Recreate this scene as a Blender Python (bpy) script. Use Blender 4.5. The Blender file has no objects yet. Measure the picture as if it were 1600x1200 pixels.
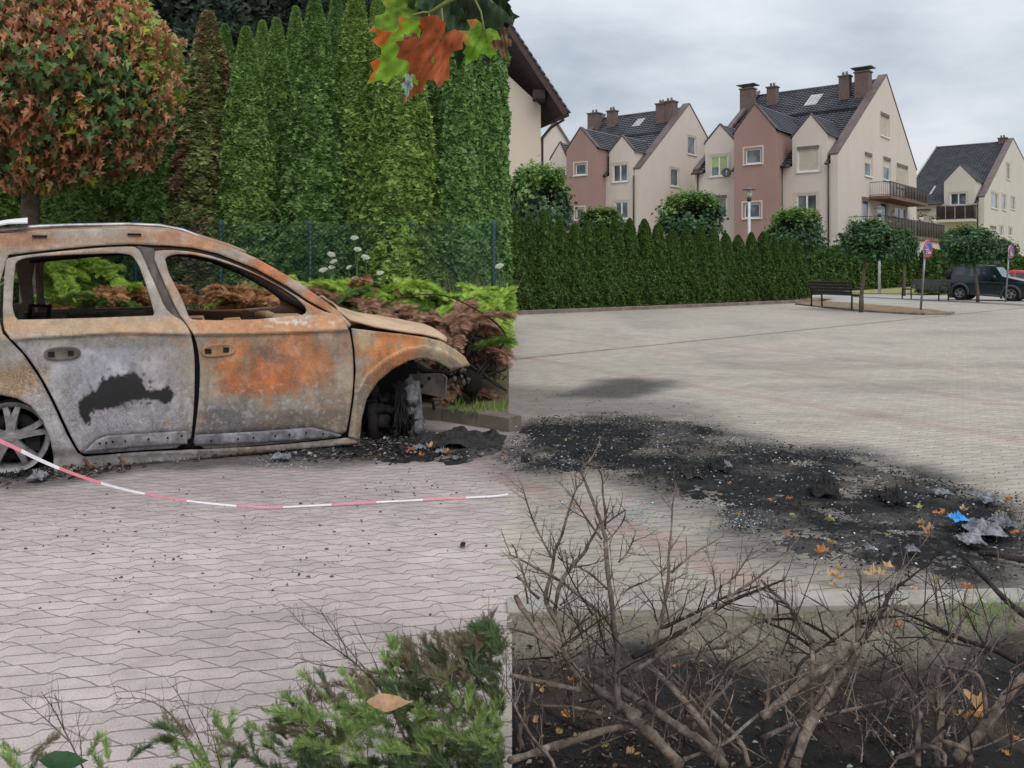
import bpy, bmesh, math, random
import numpy as np
from mathutils import Vector, Matrix
from mathutils.geometry import delaunay_2d_cdt
SC = bpy.context.scene
COL = SC.collection
# ------------------------------------------------------------------ camera, sky, sun, exposure
F, H, YH, CX = 1350.0, 1.35, 420.0, 800.0     # focal length in photo pixels, eye height, horizon row, centre column
cam_d = bpy.data.cameras.new('camera'); cam = bpy.data.objects.new('camera', cam_d); COL.objects.link(cam)
cam.location = (0, 0, H); cam.rotation_euler = (math.radians(90), 0, 0)
cam_d.sensor_width = 36.0; cam_d.lens = F/1600*36.0
cam_d.shift_y = -(600-YH)/1600.0
cam_d.clip_start = 0.05; cam_d.clip_end = 3000
SC.camera = cam
SC.view_settings.view_transform = 'Standard'; SC.view_settings.look = 'None'
SC.view_settings.exposure = 0.0; SC.view_settings.gamma = 1.0
SUN_EL, SUN_AZ = math.radians(48), math.radians(158)   # azimuth from +Y towards +X: behind the camera, to the right
world = bpy.data.worlds.new("World"); SC.world = world; world.use_nodes = True
def build_world():
    nt = world.node_tree; nt.nodes.clear(); N = nt.nodes; L = nt.links
    out = N.new('ShaderNodeOutputWorld'); bg = N.new('ShaderNodeBackground'); bg.inputs['Strength'].default_value = 0.1
    sky = N.new('ShaderNodeTexSky'); sky.sky_type = 'NISHITA'; sky.sun_disc = False
    sky.sun_elevation = SUN_EL; sky.sun_rotation = SUN_AZ
    tc = N.new('ShaderNodeTexCoord'); sep = N.new('ShaderNodeSeparateXYZ'); L.new(tc.outputs['Generated'], sep.inputs[0])
    def m(op, a, b=None, c=None):
        n = N.new('ShaderNodeMath'); n.operation = op
        for i, v in enumerate((a, b, c)):
            if v is None: continue
            if isinstance(v, (int, float)): n.inputs[i].default_value = v
            else: L.new(v, n.inputs[i])
        return n.outputs[0]
    zc = m('ADD', m('MAXIMUM', sep.outputs['Z'], 0.0), 0.22)
    u = m('DIVIDE', sep.outputs['X'], zc); v = m('DIVIDE', sep.outputs['Y'], zc)
    cmb = N.new('ShaderNodeCombineXYZ'); L.new(u, cmb.inputs[0]); L.new(v, cmb.inputs[1])
    nz = N.new('ShaderNodeTexNoise'); nz.inputs['Scale'].default_value = 1.15; nz.inputs['Detail'].default_value = 7
    nz.inputs['Roughness'].default_value = 0.55; nz.inputs['Distortion'].default_value = 0.25
    mp = N.new('ShaderNodeMapping'); mp.inputs['Location'].default_value = (3.7, 3.3, 0); L.new(cmb.outputs[0], mp.inputs[0])
    L.new(mp.outputs[0], nz.inputs['Vector'])
    cr = N.new('ShaderNodeValToRGB'); L.new(nz.outputs['Fac'], cr.inputs[0])
    e = cr.color_ramp.elements
    e[0].position = 0.34; e[0].color = (4.3, 4.95, 5.75, 1)
    e[1].position = 0.64; e[1].color = (7.9, 8.3, 8.8, 1)
    k = e.new(0.48); k.color = (6.1, 6.65, 7.3, 1)
    # an overcast sky is brighter overhead than at the horizon
    up = m('ADD', m('MULTIPLY', m('POWER', m('MAXIMUM', sep.outputs['Z'], 0.0), 1.3), 1.0), 0.92)
    vm = N.new('ShaderNodeVectorMath'); vm.operation = 'SCALE'; L.new(cr.outputs[0], vm.inputs[0]); L.new(up, vm.inputs['Scale'])
    mix = N.new('ShaderNodeMixRGB'); mix.inputs[0].default_value = 0.94
    L.new(sky.outputs[0], mix.inputs[1]); L.new(vm.outputs[0], mix.inputs[2])
    L.new(mix.outputs[0], bg.inputs['Color']); L.new(bg.outputs[0], out.inputs[0])
build_world()
sun_d = bpy.data.lights.new('sun', 'SUN'); sun_d.energy = 1.5; sun_d.angle = math.radians(40); sun_d.color = (1.0, 0.965, 0.92)
sun = bpy.data.objects.new('sun', sun_d); COL.objects.link(sun)
sd = Vector((math.sin(SUN_AZ)*math.cos(SUN_EL), math.cos(SUN_AZ)*math.cos(SUN_EL), math.sin(SUN_EL)))
sun.rotation_euler = sd.to_track_quat('Z', 'Y').to_euler(); sun.location = (0, -10, 30)

# ------------------------------------------------------------------ helpers
rng = np.random.default_rng(7)
rnd = random.Random(11)
def S(r, g, b):
    f = lambda c: (c/12.92 if c <= 0.04045 else ((c+0.055)/1.055)**2.4)
    return (f(r/255.0), f(g/255.0), f(b/255.0))
def SA(a):
    a = np.asarray(a, float)/255.0
    return np.where(a <= 0.04045, a/12.92, ((a+0.055)/1.055)**2.4)
def G(px, py, z=0.0):
    Y = F*(H-z)/(py-YH); return Vector(((px-CX)/F*Y, Y, z))
def P(px, py, Y): return Vector(((px-CX)/F*Y, Y, H+(YH-py)/F*Y))
def hash3(i, j, k, seed):
    n = (i.astype(np.int64)*374761393 + j.astype(np.int64)*668265263 + k.astype(np.int64)*2147483647 + seed*1274126177) & 0xffffffff
    n = ((n ^ (n >> 13))*1274126177) & 0xffffffff
    n = (n ^ (n >> 16)) & 0xffffff
    return n/float(0xffffff)*2-1
def vnoise(x, y, z=None, seed=0):
    x = np.asarray(x, float); y = np.asarray(y, float); z = np.zeros_like(x) if z is None else np.asarray(z, float)
    i, j, k = np.floor(x), np.floor(y), np.floor(z)
    fx, fy, fz = x-i, y-j, z-k
    fx, fy, fz = [t*t*(3-2*t) for t in (fx, fy, fz)]
    r = 0
    for a in (0, 1):
        for b in (0, 1):
            for c in (0, 1):
                w = (fx if a else 1-fx)*(fy if b else 1-fy)*(fz if c else 1-fz)
                r = r + w*hash3(i+a, j+b, k+c, seed)
    return r
def fbm(x, y, z=None, seed=0, o=4):
    r = 0; a = 0.5; f = 1.0
    for q in range(o):
        r = r + a*vnoise(np.asarray(x)*f, np.asarray(y)*f, None if z is None else np.asarray(z)*f, seed+q*17); a *= 0.5; f *= 2.03
    return r
def sstep(a, b, x):
    t = np.clip((x-a)/(b-a), 0, 1); return t*t*(3-2*t)
def inpoly(x, y, poly):
    x = np.asarray(x, float); y = np.asarray(y, float); r = np.zeros(x.shape, bool); n = len(poly)
    for q in range(n):
        x0, y0 = poly[q][0], poly[q][1]; x1, y1 = poly[(q+1) % n][0], poly[(q+1) % n][1]
        c = ((y0 > y) != (y1 > y))
        r ^= c & (x < (x1-x0)*(y-y0)/((y1-y0) if y1 != y0 else 1e-9)+x0)
    return r
def pdist(x, y, poly, closed=True):
    x = np.asarray(x, float); y = np.asarray(y, float); d = np.full(x.shape, 1e9); n = len(poly)
    for q in range(n if closed else n-1):
        x0, y0 = poly[q][0], poly[q][1]; x1, y1 = poly[(q+1) % n][0], poly[(q+1) % n][1]
        dx, dy = x1-x0, y1-y0; L2 = dx*dx+dy*dy+1e-12
        t = np.clip(((x-x0)*dx+(y-y0)*dy)/L2, 0, 1)
        d = np.minimum(d, np.hypot(x-x0-t*dx, y-y0-t*dy))
    return d
def sdist(x, y, poly):   # positive inside
    d = pdist(x, y, poly); return np.where(inpoly(x, y, poly), d, -d)

MW = {}
def settag(o, label=None, cat=None, group=None, kind=None):
    if label: o['label'] = label
    if cat: o['category'] = cat
    if group: o['group'] = group
    if kind: o['kind'] = kind
    return o
def thing(name, label, cat, loc=(0, 0, 0), rz=0.0, group=None):
    o = bpy.data.objects.new(name, None); COL.objects.link(o); o.location = loc; o.rotation_euler = (0, 0, rz)
    o.empty_display_size = 0.2
    MW[o.name] = Matrix.Translation(Vector(loc)) @ Matrix.Rotation(rz, 4, 'Z')
    return settag(o, label, cat, group)
def link(name, me, parent=None, mats=None):
    o = bpy.data.objects.new(name, me); COL.objects.link(o)
    if parent: o.parent = parent
    if mats:
        for m in (mats if isinstance(mats, (list, tuple)) else [mats]): me.materials.append(m)
    return o
def topm(o):     # world matrix of the nearest ancestor Empty
    while o is not None:
        if o.name in MW: return MW[o.name]
        o = o.parent
    return Matrix.Identity(4)
class MB:
    """collects boxes, tubes, sheets; build() links them as one mesh. Points are WORLD unless local=True at build."""
    def __init__(s): s.v = []; s.f = []; s.mi = []; s.sm = []
    def add(s, vs, fs, mi=0, smooth=False):
        b = len(s.v); s.v.extend([tuple(v) for v in vs]); s.f.extend([tuple(i+b for i in f) for f in fs])
        s.mi.extend([mi]*len(fs)); s.sm.extend([smooth]*len(fs)); return s
    def box(s, c, d, mi=0, M=None, bev=0.0):
        x, y, z = d[0]/2, d[1]/2, d[2]/2
        vs = [Vector((sx*x, sy*y, sz*z)) for sz in (-1, 1) for sy in (-1, 1) for sx in (-1, 1)]
        vs = [((M @ v) if M is not None else v)+Vector(c) for v in vs]
        return s.add(vs, [(0, 2, 3, 1), (4, 5, 7, 6), (0, 1, 5, 4), (2, 6, 7, 3), (0, 4, 6, 2), (1, 3, 7, 5)], mi)
    def hexa(s, p, mi=0):   # 8 points: bottom ring 0-3, top ring 4-7
        return s.add(p, [(3, 2, 1, 0), (4, 5, 6, 7), (0, 1, 5, 4), (1, 2, 6, 5), (2, 3, 7, 6), (3, 0, 4, 7)], mi)
    def tube(s, pts, rad, n=8, mi=0, cap=True, smooth=True, jit=0.0):
        pts = [Vector(p) for p in pts]; m = len(pts)
        if not isinstance(rad, (list, tuple, np.ndarray)): rad = [rad]*m
        vs = []; prev = None
        for i, p in enumerate(pts):
            t = (pts[min(i+1, m-1)]-pts[max(i-1, 0)])
            t = t.normalized() if t.length > 1e-9 else Vector((0, 0, 1))
            if prev is None:
                a = Vector((0, 0, 1)) if abs(t.z) < 0.9 else Vector((1, 0, 0)); u = t.cross(a).normalized()
            else:
                u = (prev-t*prev.dot(t)); u = u.normalized() if u.length > 1e-6 else t.orthogonal().normalized()
            prev = u; w = t.cross(u)
            for k in range(n):
                a = 2*math.pi*k/n; r = rad[i]*(1+(rnd.uniform(-jit, jit) if jit else 0))
                vs.append(p+(u*math.cos(a)+w*math.sin(a))*r)
        fs = [(i*n+k, i*n+(k+1) % n, (i+1)*n+(k+1) % n, (i+1)*n+k) for i in range(m-1) for k in range(n)]
        if cap: fs += [tuple(reversed(range(n))), tuple((m-1)*n+k for k in range(n))]
        return s.add(vs, fs, mi, smooth)
    def lathe(s, prof, n=24, M=None, mi=0, smooth=True, closed=False):   # prof (r,z) about local z
        vs = []
        for r, z in prof:
            for k in range(n):
                a = 2*math.pi*k/n; v = Vector((r*math.cos(a), r*math.sin(a), z)); vs.append((M @ v) if M is not None else v)
        m = len(prof); fs = []
        for i in range(m if closed else m-1):
            j = (i+1) % m
            for k in range(n): fs.append((i*n+k, i*n+(k+1) % n, j*n+(k+1) % n, j*n+k))
        return s.add(vs, fs, mi, smooth)
    def prism(s, poly, fn, d0, d1, mi=0):    # poly list of 2D; fn(x,y,d)->world
        n = len(poly); vs = [fn(p[0], p[1], d0) for p in poly]+[fn(p[0], p[1], d1) for p in poly]
        fs = [tuple(range(n)), tuple(reversed(range(n, 2*n)))]+[(k, n+k, n+(k+1) % n, (k+1) % n) for k in range(n)]
        return s.add(vs, fs, mi)
    def build(s, name, mats=None, parent=None, local=False, sharp=None, tri=False):
        me = bpy.data.meshes.new(name); vs = s.v
        if parent is not None and not local:
            inv = topm(parent).inverted(); vs = [tuple(inv @ Vector(v)) for v in vs]
        me.from_pydata(vs, [], s.f); 
        me.polygons.foreach_set('material_index', s.mi); me.polygons.foreach_set('use_smooth', s.sm)
        bm = bmesh.new(); bm.from_mesh(me); bmesh.ops.recalc_face_normals(bm, faces=bm.faces); bm.to_mesh(me); bm.free()
        if sharp is not None: me.set_sharp_from_angle(angle=math.radians(sharp))
        me.update()
        return link(name, me, parent, mats)
def mesh_np(name, V, faces, k, col=None, smooth=False):
    """fast mesh from numpy: V (n,3), faces (m,k)"""
    me = bpy.data.meshes.new(name); n = len(V); m = len(faces)
    me.vertices.add(n); me.vertices.foreach_set('co', np.asarray(V, np.float32).ravel())
    me.loops.add(m*k); me.loops.foreach_set('vertex_index', np.asarray(faces, np.int32).ravel())
    me.polygons.add(m); me.polygons.foreach_set('loop_start', np.arange(0, m*k, k, dtype=np.int32))
    try: me.polygons.foreach_set('loop_total', np.full(m, k, np.int32))
    except Exception: pass
    if smooth: me.polygons.foreach_set('use_smooth', np.ones(m, bool))
    me.update(calc_edges=True)
    if col is not None:
        a = me.attributes.new('Col', 'FLOAT_COLOR', 'POINT'); c = np.ones((n, 4), np.float32); c[:, :col.shape[1]] = col
        a.data.foreach_set('color', c.ravel())
    me.validate()
    return me
# ------------------------------------------------------------------ materials
MATS = {}
def nodes(name):
    m = bpy.data.materials.new(name); m.use_nodes = True; nt = m.node_tree
    return m, nt.nodes, nt.links, nt.nodes['Principled BSDF']
def noise_node(N, L, scale, detail=4, rough=0.6, coord='Object', dist=0.0, vec=None):
    n = N.new('ShaderNodeTexNoise'); n.inputs['Scale'].default_value = scale; n.inputs['Detail'].default_value = detail
    n.inputs['Roughness'].default_value = rough; n.inputs['Distortion'].default_value = dist
    if vec is None:
        t = N.new('ShaderNodeTexCoord'); L.new(t.outputs[coord], n.inputs['Vector'])
    else: L.new(vec, n.inputs['Vector'])
    return n
def ramp(N, L, src, stops):
    r = N.new('ShaderNodeValToRGB'); L.new(src, r.inputs[0]); e = r.color_ramp.elements
    e[0].position, e[0].color = stops[0][0], (*stops[0][1], 1); e[1].position, e[1].color = stops[-1][0], (*stops[-1][1], 1)
    for p, c in stops[1:-1]:
        k = e.new(p); k.color = (*c, 1)
    return r
def bump(N, L, b, src, strength=0.3, dist=0.01):
    n = N.new('ShaderNodeBump'); n.inputs['Strength'].default_value = strength; n.inputs['Distance'].default_value = dist
    L.new(src, n.inputs['Height']); L.new(n.outputs[0], b.inputs['Normal']); return n
def mat(name, c, rough=0.7, c2=None, scale=4.0, metal=0.0, bmp=0.0, bdist=0.01, bscale=None, spec=0.4, detail=5, lo=0.35, hi=0.65):
    if name in MATS: return MATS[name]
    m, N, L, b = nodes(name); b.inputs['Roughness'].default_value = rough; b.inputs['Metallic'].default_value = metal
    b.inputs['Specular IOR Level'].default_value = spec
    c2 = c2 or tuple(x*0.8 for x in c)
    n = noise_node(N, L, scale, detail, 0.65); r = ramp(N, L, n.outputs['Fac'], [(lo, c2), (hi, c)])
    L.new(r.outputs[0], b.inputs['Base Color'])
    if bmp: bump(N, L, b, noise_node(N, L, bscale or scale*6, 5, 0.7).outputs['Fac'], bmp, bdist)
    MATS[name] = m; return m
def mat_foliage(name, trans=0.25, rough=0.55, gain=1.0):
    if name in MATS: return MATS[name]
    m, N, L, b = nodes(name); a = N.new('ShaderNodeAttribute'); a.attribute_name = 'Col'
    b.inputs['Roughness'].default_value = rough; b.inputs['Specular IOR Level'].default_value = 0.25
    L.new(a.outputs['Color'], b.inputs['Base Color'])
    t = N.new('ShaderNodeBsdfTranslucent'); L.new(a.outputs['Color'], t.inputs['Color'])
    mx = N.new('ShaderNodeMixShader'); mx.inputs[0].default_value = trans
    L.new(b.outputs[0], mx.inputs[1]); L.new(t.outputs[0], mx.inputs[2]); L.new(mx.outputs[0], N['Material Output'].inputs['Surface'])
    MATS[name] = m; return m
def mat_attr(name, rough=0.8, nscale=30, namt=0.25, bmp=0.2, bdist=0.004, metal=0.0, spec=0.3, speckle=None):
    """base colour from the painted attribute, broken up by fine noise; alpha of the attribute drives pale speckle"""
    if name in MATS: return MATS[name]
    m, N, L, b = nodes(name); a = N.new('ShaderNodeAttribute'); a.attribute_name = 'Col'
    b.inputs['Roughness'].default_value = rough; b.inputs['Metallic'].default_value = metal; b.inputs['Specular IOR Level'].default_value = spec
    n = noise_node(N, L, nscale, 6, 0.7)
    r = ramp(N, L, n.outputs['Fac'], [(0.3, (1-namt,)*3), (0.7, (1+namt*0.6,)*3)])
    mu = N.new('ShaderNodeMixRGB'); mu.blend_type = 'MULTIPLY'; mu.inputs[0].default_value = 1
    L.new(a.outputs['Color'], mu.inputs[1]); L.new(r.outputs[0], mu.inputs[2]); src = mu.outputs[0]
    if speckle:
        n2 = noise_node(N, L, speckle[0], 5, 0.75); th = N.new('ShaderNodeMath'); th.operation = 'MULTIPLY'
        r2 = ramp(N, L, n2.outputs['Fac'], [(0.5, (0, 0, 0)), (0.62, (1, 1, 1))])
        L.new(r2.outputs[0], th.inputs[0]); L.new(a.outputs['Alpha'], th.inputs[1])
        mx = N.new('ShaderNodeMixRGB'); L.new(th.outputs[0], mx.inputs[0]); L.new(src, mx.inputs[1]); mx.inputs[2].default_value = (*speckle[1], 1)
        n3 = noise_node(N, L, speckle[0]*0.55, 6, 0.8); r3 = ramp(N, L, n3.outputs['Fac'], [(0.28, (0.3, 0.28, 0.28)), (0.42, (1, 1, 1))])
        m3 = N.new('ShaderNodeMixRGB'); m3.blend_type = 'MULTIPLY'; L.new(a.outputs['Alpha'], m3.inputs[0]); L.new(mx.outputs[0], m3.inputs[1]); L.new(r3.outputs[0], m3.inputs[2])
        src = m3.outputs[0]
    L.new(src, b.inputs['Base Color'])
    if bmp: bump(N, L, b, n.outputs['Fac'], bmp, bdist)
    MATS[name] = m; return m
def copy_tree(o, parent=None):
    c = o.copy(); COL.objects.link(c)
    if parent: c.parent = parent
    for ch in list(o.children): copy_tree(ch, c)
    return c
# ------------------------------------------------------------------ ground, paving, kerbs, beds
BURN = [G(*p) for p in [(800,668),(860,655),(950,646),(1010,648),(1080,660),(1150,680),(1250,702),(1330,708),(1400,728),(1500,758),(1600,790),(1640,860),(1620,915),(1500,912),(1430,908),(1350,900),(1250,888),(1180,850),(1100,800),(1020,768),(940,742),(870,745),(806,742),(796,720),(796,690)]]
SOOT = [G(*p) for p in [(935,598),(1000,591),(1050,595),(1058,603),(1030,612),(990,622),(930,628),(860,622),(880,610)]]
VEIL = [G(*p) for p in [(800,606),(900,606),(1000,625),(1060,632),(1120,650),(1120,660),(1000,650),(800,665)]]
def xy(p): return [(q.x, q.y) for q in p]
def graded(segs):
    r = []
    for a, b, s in segs:
        n = max(1, int(round((b-a)/s))); r += list(np.linspace(a, b, n, endpoint=False))
    return np.array(r+[segs[-1][1]])
def sheet(name, xs, ys, zf, colf=None):
    X, Y = np.meshgrid(xs, ys); nx, ny = len(xs), len(ys)
    x, y = X.ravel(), Y.ravel(); z = zf(x, y) if callable(zf) else np.full_like(x, zf)
    i = np.arange((ny-1)*nx).reshape(ny-1, nx)[:, :-1].ravel()
    fs = np.stack([i, i+1, i+1+nx, i+nx], 1)
    return mesh_np(name, np.stack([x, y, z], 1), fs, 4, colf(x, y) if colf else None)
# far ground: one sheet out to the horizon
gm, N_, L_, b_ = nodes('far_ground'); b_.inputs['Roughness'].default_value = 0.95
_n = noise_node(N_, L_, 0.35, 6, 0.7); _r = ramp(N_, L_, _n.outputs['Fac'], [(0.35, S(128, 126, 96)), (0.65, S(158, 150, 118))]); L_.new(_r.outputs[0], b_.inputs['Base Color'])
o = MB().add([(-700, -60, -0.06), (700, -60, -0.06), (700, 1500, -0.06), (-700, 1500, -0.06)], [(0, 1, 2, 3)]).build('ground', gm); settag(o, kind='structure')

def paving_material():
    m, N, L, b = nodes('interlocking_paving')
    def M(op, a, bb=None, c=None, cl=False):
        n = N.new('ShaderNodeMath'); n.operation = op; n.use_clamp = cl
        for i, v in enumerate((a, bb, c)):
            if v is None: continue
            if isinstance(v, (int, float)): n.inputs[i].default_value = v
            else: L.new(v, n.inputs[i])
        return n.outputs[0]
    def mixc(f, a, bb, mode='MIX'):
        n = N.new('ShaderNodeMixRGB'); n.blend_type = mode
        for i, v in ((0, f), (1, a), (2, bb)):
            if isinstance(v, tuple): n.inputs[i].default_value = (*v, 1)
            elif isinstance(v, (int, float)): n.inputs[i].default_value = v
            else: L.new(v, n.inputs[i])
        return n.outputs[0]
    tc = N.new('ShaderNodeTexCoord'); mp = N.new('ShaderNodeMapping'); mp.inputs['Rotation'].default_value = (0, 0, math.radians(-21)); L.new(tc.outputs['Object'], mp.inputs[0])
    wob = noise_node(N, L, 9.0, 3, 0.5, vec=mp.outputs[0]); sp = N.new('ShaderNodeSeparateXYZ'); L.new(mp.outputs[0], sp.inputs[0])
    x, y = sp.outputs[0], sp.outputs[1]
    wv = M('MULTIPLY', M('SUBTRACT', wob.outputs['Fac'], 0.5), 0.014)
    y = M('ADD', y, wv); x = M('ADD', x, wv)
    # unequal zig-zag: rise slowly, drop fast, like interlocking double-T stones
    ph = M('FRACT', M('DIVIDE', x, 0.19))
    zz = M('MINIMUM', M('DIVIDE', ph, 0.86), M('DIVIDE', M('SUBTRACT', 1.0, ph), 0.14))
    v = M('DIVIDE', M('ADD', y, M('MULTIPLY', zz, 0.027)), 0.084)
    row = M('FLOOR', v); fv = M('SUBTRACT', v, row)
    u = M('ADD', M('ADD', M('DIVIDE', x, 0.19), M('MULTIPLY', row, 0.5)), M('MULTIPLY', M('SUBTRACT', fv, 0.5), 0.42))
    cl = M('FLOOR', u); fu = M('SUBTRACT', u, cl)
    ev = M('MINIMUM', fv, M('SUBTRACT', 1.0, fv)); eu = M('MULTIPLY', M('MINIMUM', fu, M('SUBTRACT', 1.0, fu)), 2.2)
    e = M('MINIMUM', ev, eu)
    mr = N.new('ShaderNodeMapRange'); mr.interpolation_type = 'SMOOTHSTEP'; L.new(e, mr.inputs[0]); mr.inputs[1].default_value = 0.01; mr.inputs[2].default_value = 0.07
    stone = mr.outputs[0]
    cb = N.new('ShaderNodeCombineXYZ'); L.new(row, cb.inputs[0]); L.new(cl, cb.inputs[1])
    wn = N.new('ShaderNodeTexWhiteNoise'); wn.noise_dimensions = '2D'; L.new(cb.outputs[0], wn.inputs[0])
    big = noise_node(N, L, 0.9, 5, 0.6); med = noise_node(N, L, 6.0, 5, 0.7); fine = noise_node(N, L, 150.0, 4, 0.75)
    # the left bays are laid in pinkish stone, the rest in grey
    osp = N.new('ShaderNodeSeparateXYZ'); L.new(tc.outputs['Object'], osp.inputs[0])
    side = N.new('ShaderNodeMapRange'); side.interpolation_type = 'SMOOTHSTEP'; L.new(M('ADD', osp.outputs[0], M('MULTIPLY', M('SUBTRACT', wn.outputs['Value'], 0.5), 0.25)), side.inputs[0])
    side.inputs[1].default_value = -0.12; side.inputs[2].default_value = 0.12
    pink = mixc(big.outputs['Fac'], S(156, 142, 137), S(203, 190, 186)); grey = mixc(big.outputs['Fac'], S(152, 143, 133), S(188, 178, 165))
    c = mixc(side.outputs[0], pink, grey)
    vr = ramp(N, L, wn.outputs['Value'], [(0.0, (0.93, 0.93, 0.93)), (1.0, (1.06, 1.055, 1.04))]); c = mixc(1.0, c, vr.outputs[0], 'MULTIPLY')
    # bay lines in red stone
    def line(p0, p1, w, amp):
        nonlocal c
        d = (p1-p0); d2 = Vector((d.x, d.y)).normalized(); nx, ny = -d2.y, d2.x; off = nx*p0.x+ny*p0.y
        sd_ = M('ABSOLUTE', M('ADD', M('SUBTRACT', M('ADD', M('MULTIPLY', osp.outputs[0], nx), M('MULTIPLY', osp.outputs[1], ny)), off), M('MULTIPLY', wv, 6)))
        return M('MULTIPLY', M('MULTIPLY', M('LESS_THAN', sd_, w), amp), M('ADD', 0.55, M('MULTIPLY', wn.outputs['Value'], 0.9)), None, True)
    for p0, p1, w, a in ((G(1200, 622), G(1587, 686), .11, .28), (G(1320, 560), G(1587, 589), .14, .20), (G(1300, 553), G(1587, 588-14), .1, .18), (G(830, 762), G(1090, 872), .11, .28), (G(806, 520), G(980, 545), .12, .2)):
        c = mixc(line(p0, p1, w, a), c, S(164, 122, 116))
    p0, p1 = G(806, 561), G(1400, 501)
    c = mixc(line(p0, p1, .075, .55), c, S(92, 86, 78))
    sp_ = ramp(N, L, fine.outputs['Fac'], [(0.3, (0.62, 0.61, 0.60)), (0.5, (1, 1, 1)), (0.72, (1.22, 1.22, 1.21))]); c = mixc(1.0, c, sp_.outputs[0], 'MULTIPLY')
    md = ramp(N, L, med.outputs['Fac'], [(0.3, (0.80, 0.795, 0.79)), (0.62, (1.06, 1.06, 1.06))]); c = mixc(1.0, c, md.outputs[0], 'MULTIPLY')
    jn = noise_node(N, L, 3.0, 3, 0.6); jf = M('MULTIPLY', M('SUBTRACT', 1.0, stone), M('ADD', 0.30, M('MULTIPLY', jn.outputs['Fac'], 0.75)), None, True)
    c = mixc(jf, c, S(82, 74, 68))
    # soot burnt into the stones: painted attribute
    at = N.new('ShaderNodeAttribute'); at.attribute_name = 'Col'; ssp = N.new('ShaderNodeSeparateColor'); L.new(at.outputs['Color'], ssp.inputs[0])
    sn = noise_node(N, L, 26.0, 6, 0.8); soot = M('MULTIPLY', ssp.outputs[0], M('ADD', 0.45, M('MULTIPLY', sn.outputs['Fac'], 1.05)), None, True)
    c = mixc(soot, c, S(34, 33, 34))
    L.new(c, b.inputs['Base Color']); b.inputs['Roughness'].default_value = 0.88; b.inputs['Specular IOR Level'].default_value = 0.3
    hgt = M('ADD', M('MULTIPLY', stone, 1.0), M('MULTIPLY', fine.outputs['Fac'], 0.35))
    bump(N, L, b, hgt, 0.55, 0.006)
    return m
def sootf(x, y):
    wx = x+0.35*fbm(x*1.6, y*1.6, seed=3); wy = y+0.35*fbm(x*1.6+9, y*1.6, seed=5)
    s1 = sstep(-0.60, 0.30, sdist(wx, wy, xy(BURN))); s1 = s1*np.clip(0.85+0.9*fbm(x*4, y*4, seed=8), 0.25, 1)
    s2 = sstep(-0.35, 0.3, sdist(wx, wy, xy(SOOT)))*0.86
    s3 = sstep(-0.5, 0.4, sdist(wx, wy, xy(VEIL)))*0.5
    car = [G(*p) for p in [(-300, 760), (0, 770), (300, 738), (560, 728), (790, 705), (790, 680), (560, 670), (0, 690), (-300, 690)]]
    s4 = sstep(-0.25, 0.2, sdist(wx, wy, xy(car)))*0.75
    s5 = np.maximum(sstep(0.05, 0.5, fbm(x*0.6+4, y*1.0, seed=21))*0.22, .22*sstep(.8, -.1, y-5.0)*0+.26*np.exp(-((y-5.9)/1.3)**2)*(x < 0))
    s6 = sstep(-.3, .25, sdist(wx, wy, xy([G(*p) for p in [(800,745),(940,760),(1020,785),(1200,865),(1600,925),(1600,948),(806,962)]])))*.20*(x > .02); s7 = sstep(-.2, .2, sdist(wx, wy, xy([G(*p) for p in [(1190,850),(1350,890),(1600,905),(1600,938),(1240,925)]])))*.62
    s = np.maximum.reduce([s1, s2, s3, s4, s5, s6, s7]); return np.stack([s, s, s], 1)
xs = graded([(-22, -6, 2), (-6, -3, .25), (-3, 4.2, .06), (4.2, 8, .4), (8, 60, 4)])
ys = graded([(-6, 2.2, 1), (2.2, 8.6, .06), (8.6, 13.5, .14), (13.5, 20, 1), (20, 62, 6)])
o = link('paving', sheet('paving', xs, ys, 0.0, sootf), None, paving_material()); settag(o, kind='structure')

M_conc = mat('kerb_concrete', S(166, 160, 150), 0.9, S(128, 122, 114), 3.0, bmp=0.25, bscale=90)
M_conc2 = mat('old_kerb_concrete', S(138, 124, 112), 0.9, S(98, 88, 80), 2.0, bmp=0.25, bscale=60)
def kerb(name, pts, w, z0, z1, m, side=1, seg=1.0):
    b = MB(); acc = []
    for a, c in zip(pts[:-1], pts[1:]):
        a = Vector((a[0], a[1], 0)); c = Vector((c[0], c[1], 0)); d = c-a; n = max(1, int(d.length/seg))
        nr = Vector((-d.y, d.x, 0)).normalized()*w*side
        for k in range(n):
            p = a+d*(k/n)+d.normalized()*0.004; q = a+d*((k+1)/n)-d.normalized()*0.004
            j = rnd.uniform(-.004, .004); ch = 0.012
            ring = [(0, z0), (0, z1-ch+j), (0.012/w, z1+j), (1-0.012/w, z1+j), (1, z1-ch+j), (1, z0)]
            vs = [p+nr*t+Vector((0, 0, z)) for t, z in ring]+[q+nr*t+Vector((0, 0, z)) for t, z in ring]
            b.add(vs, [(i, i+1, 7+i, 6+i) for i in range(5)]+[(0, 1, 2, 3, 4, 5), (11, 10, 9, 8, 7, 6)])
    o = b.build(name, m); settag(o, kind='structure'); return o
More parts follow.
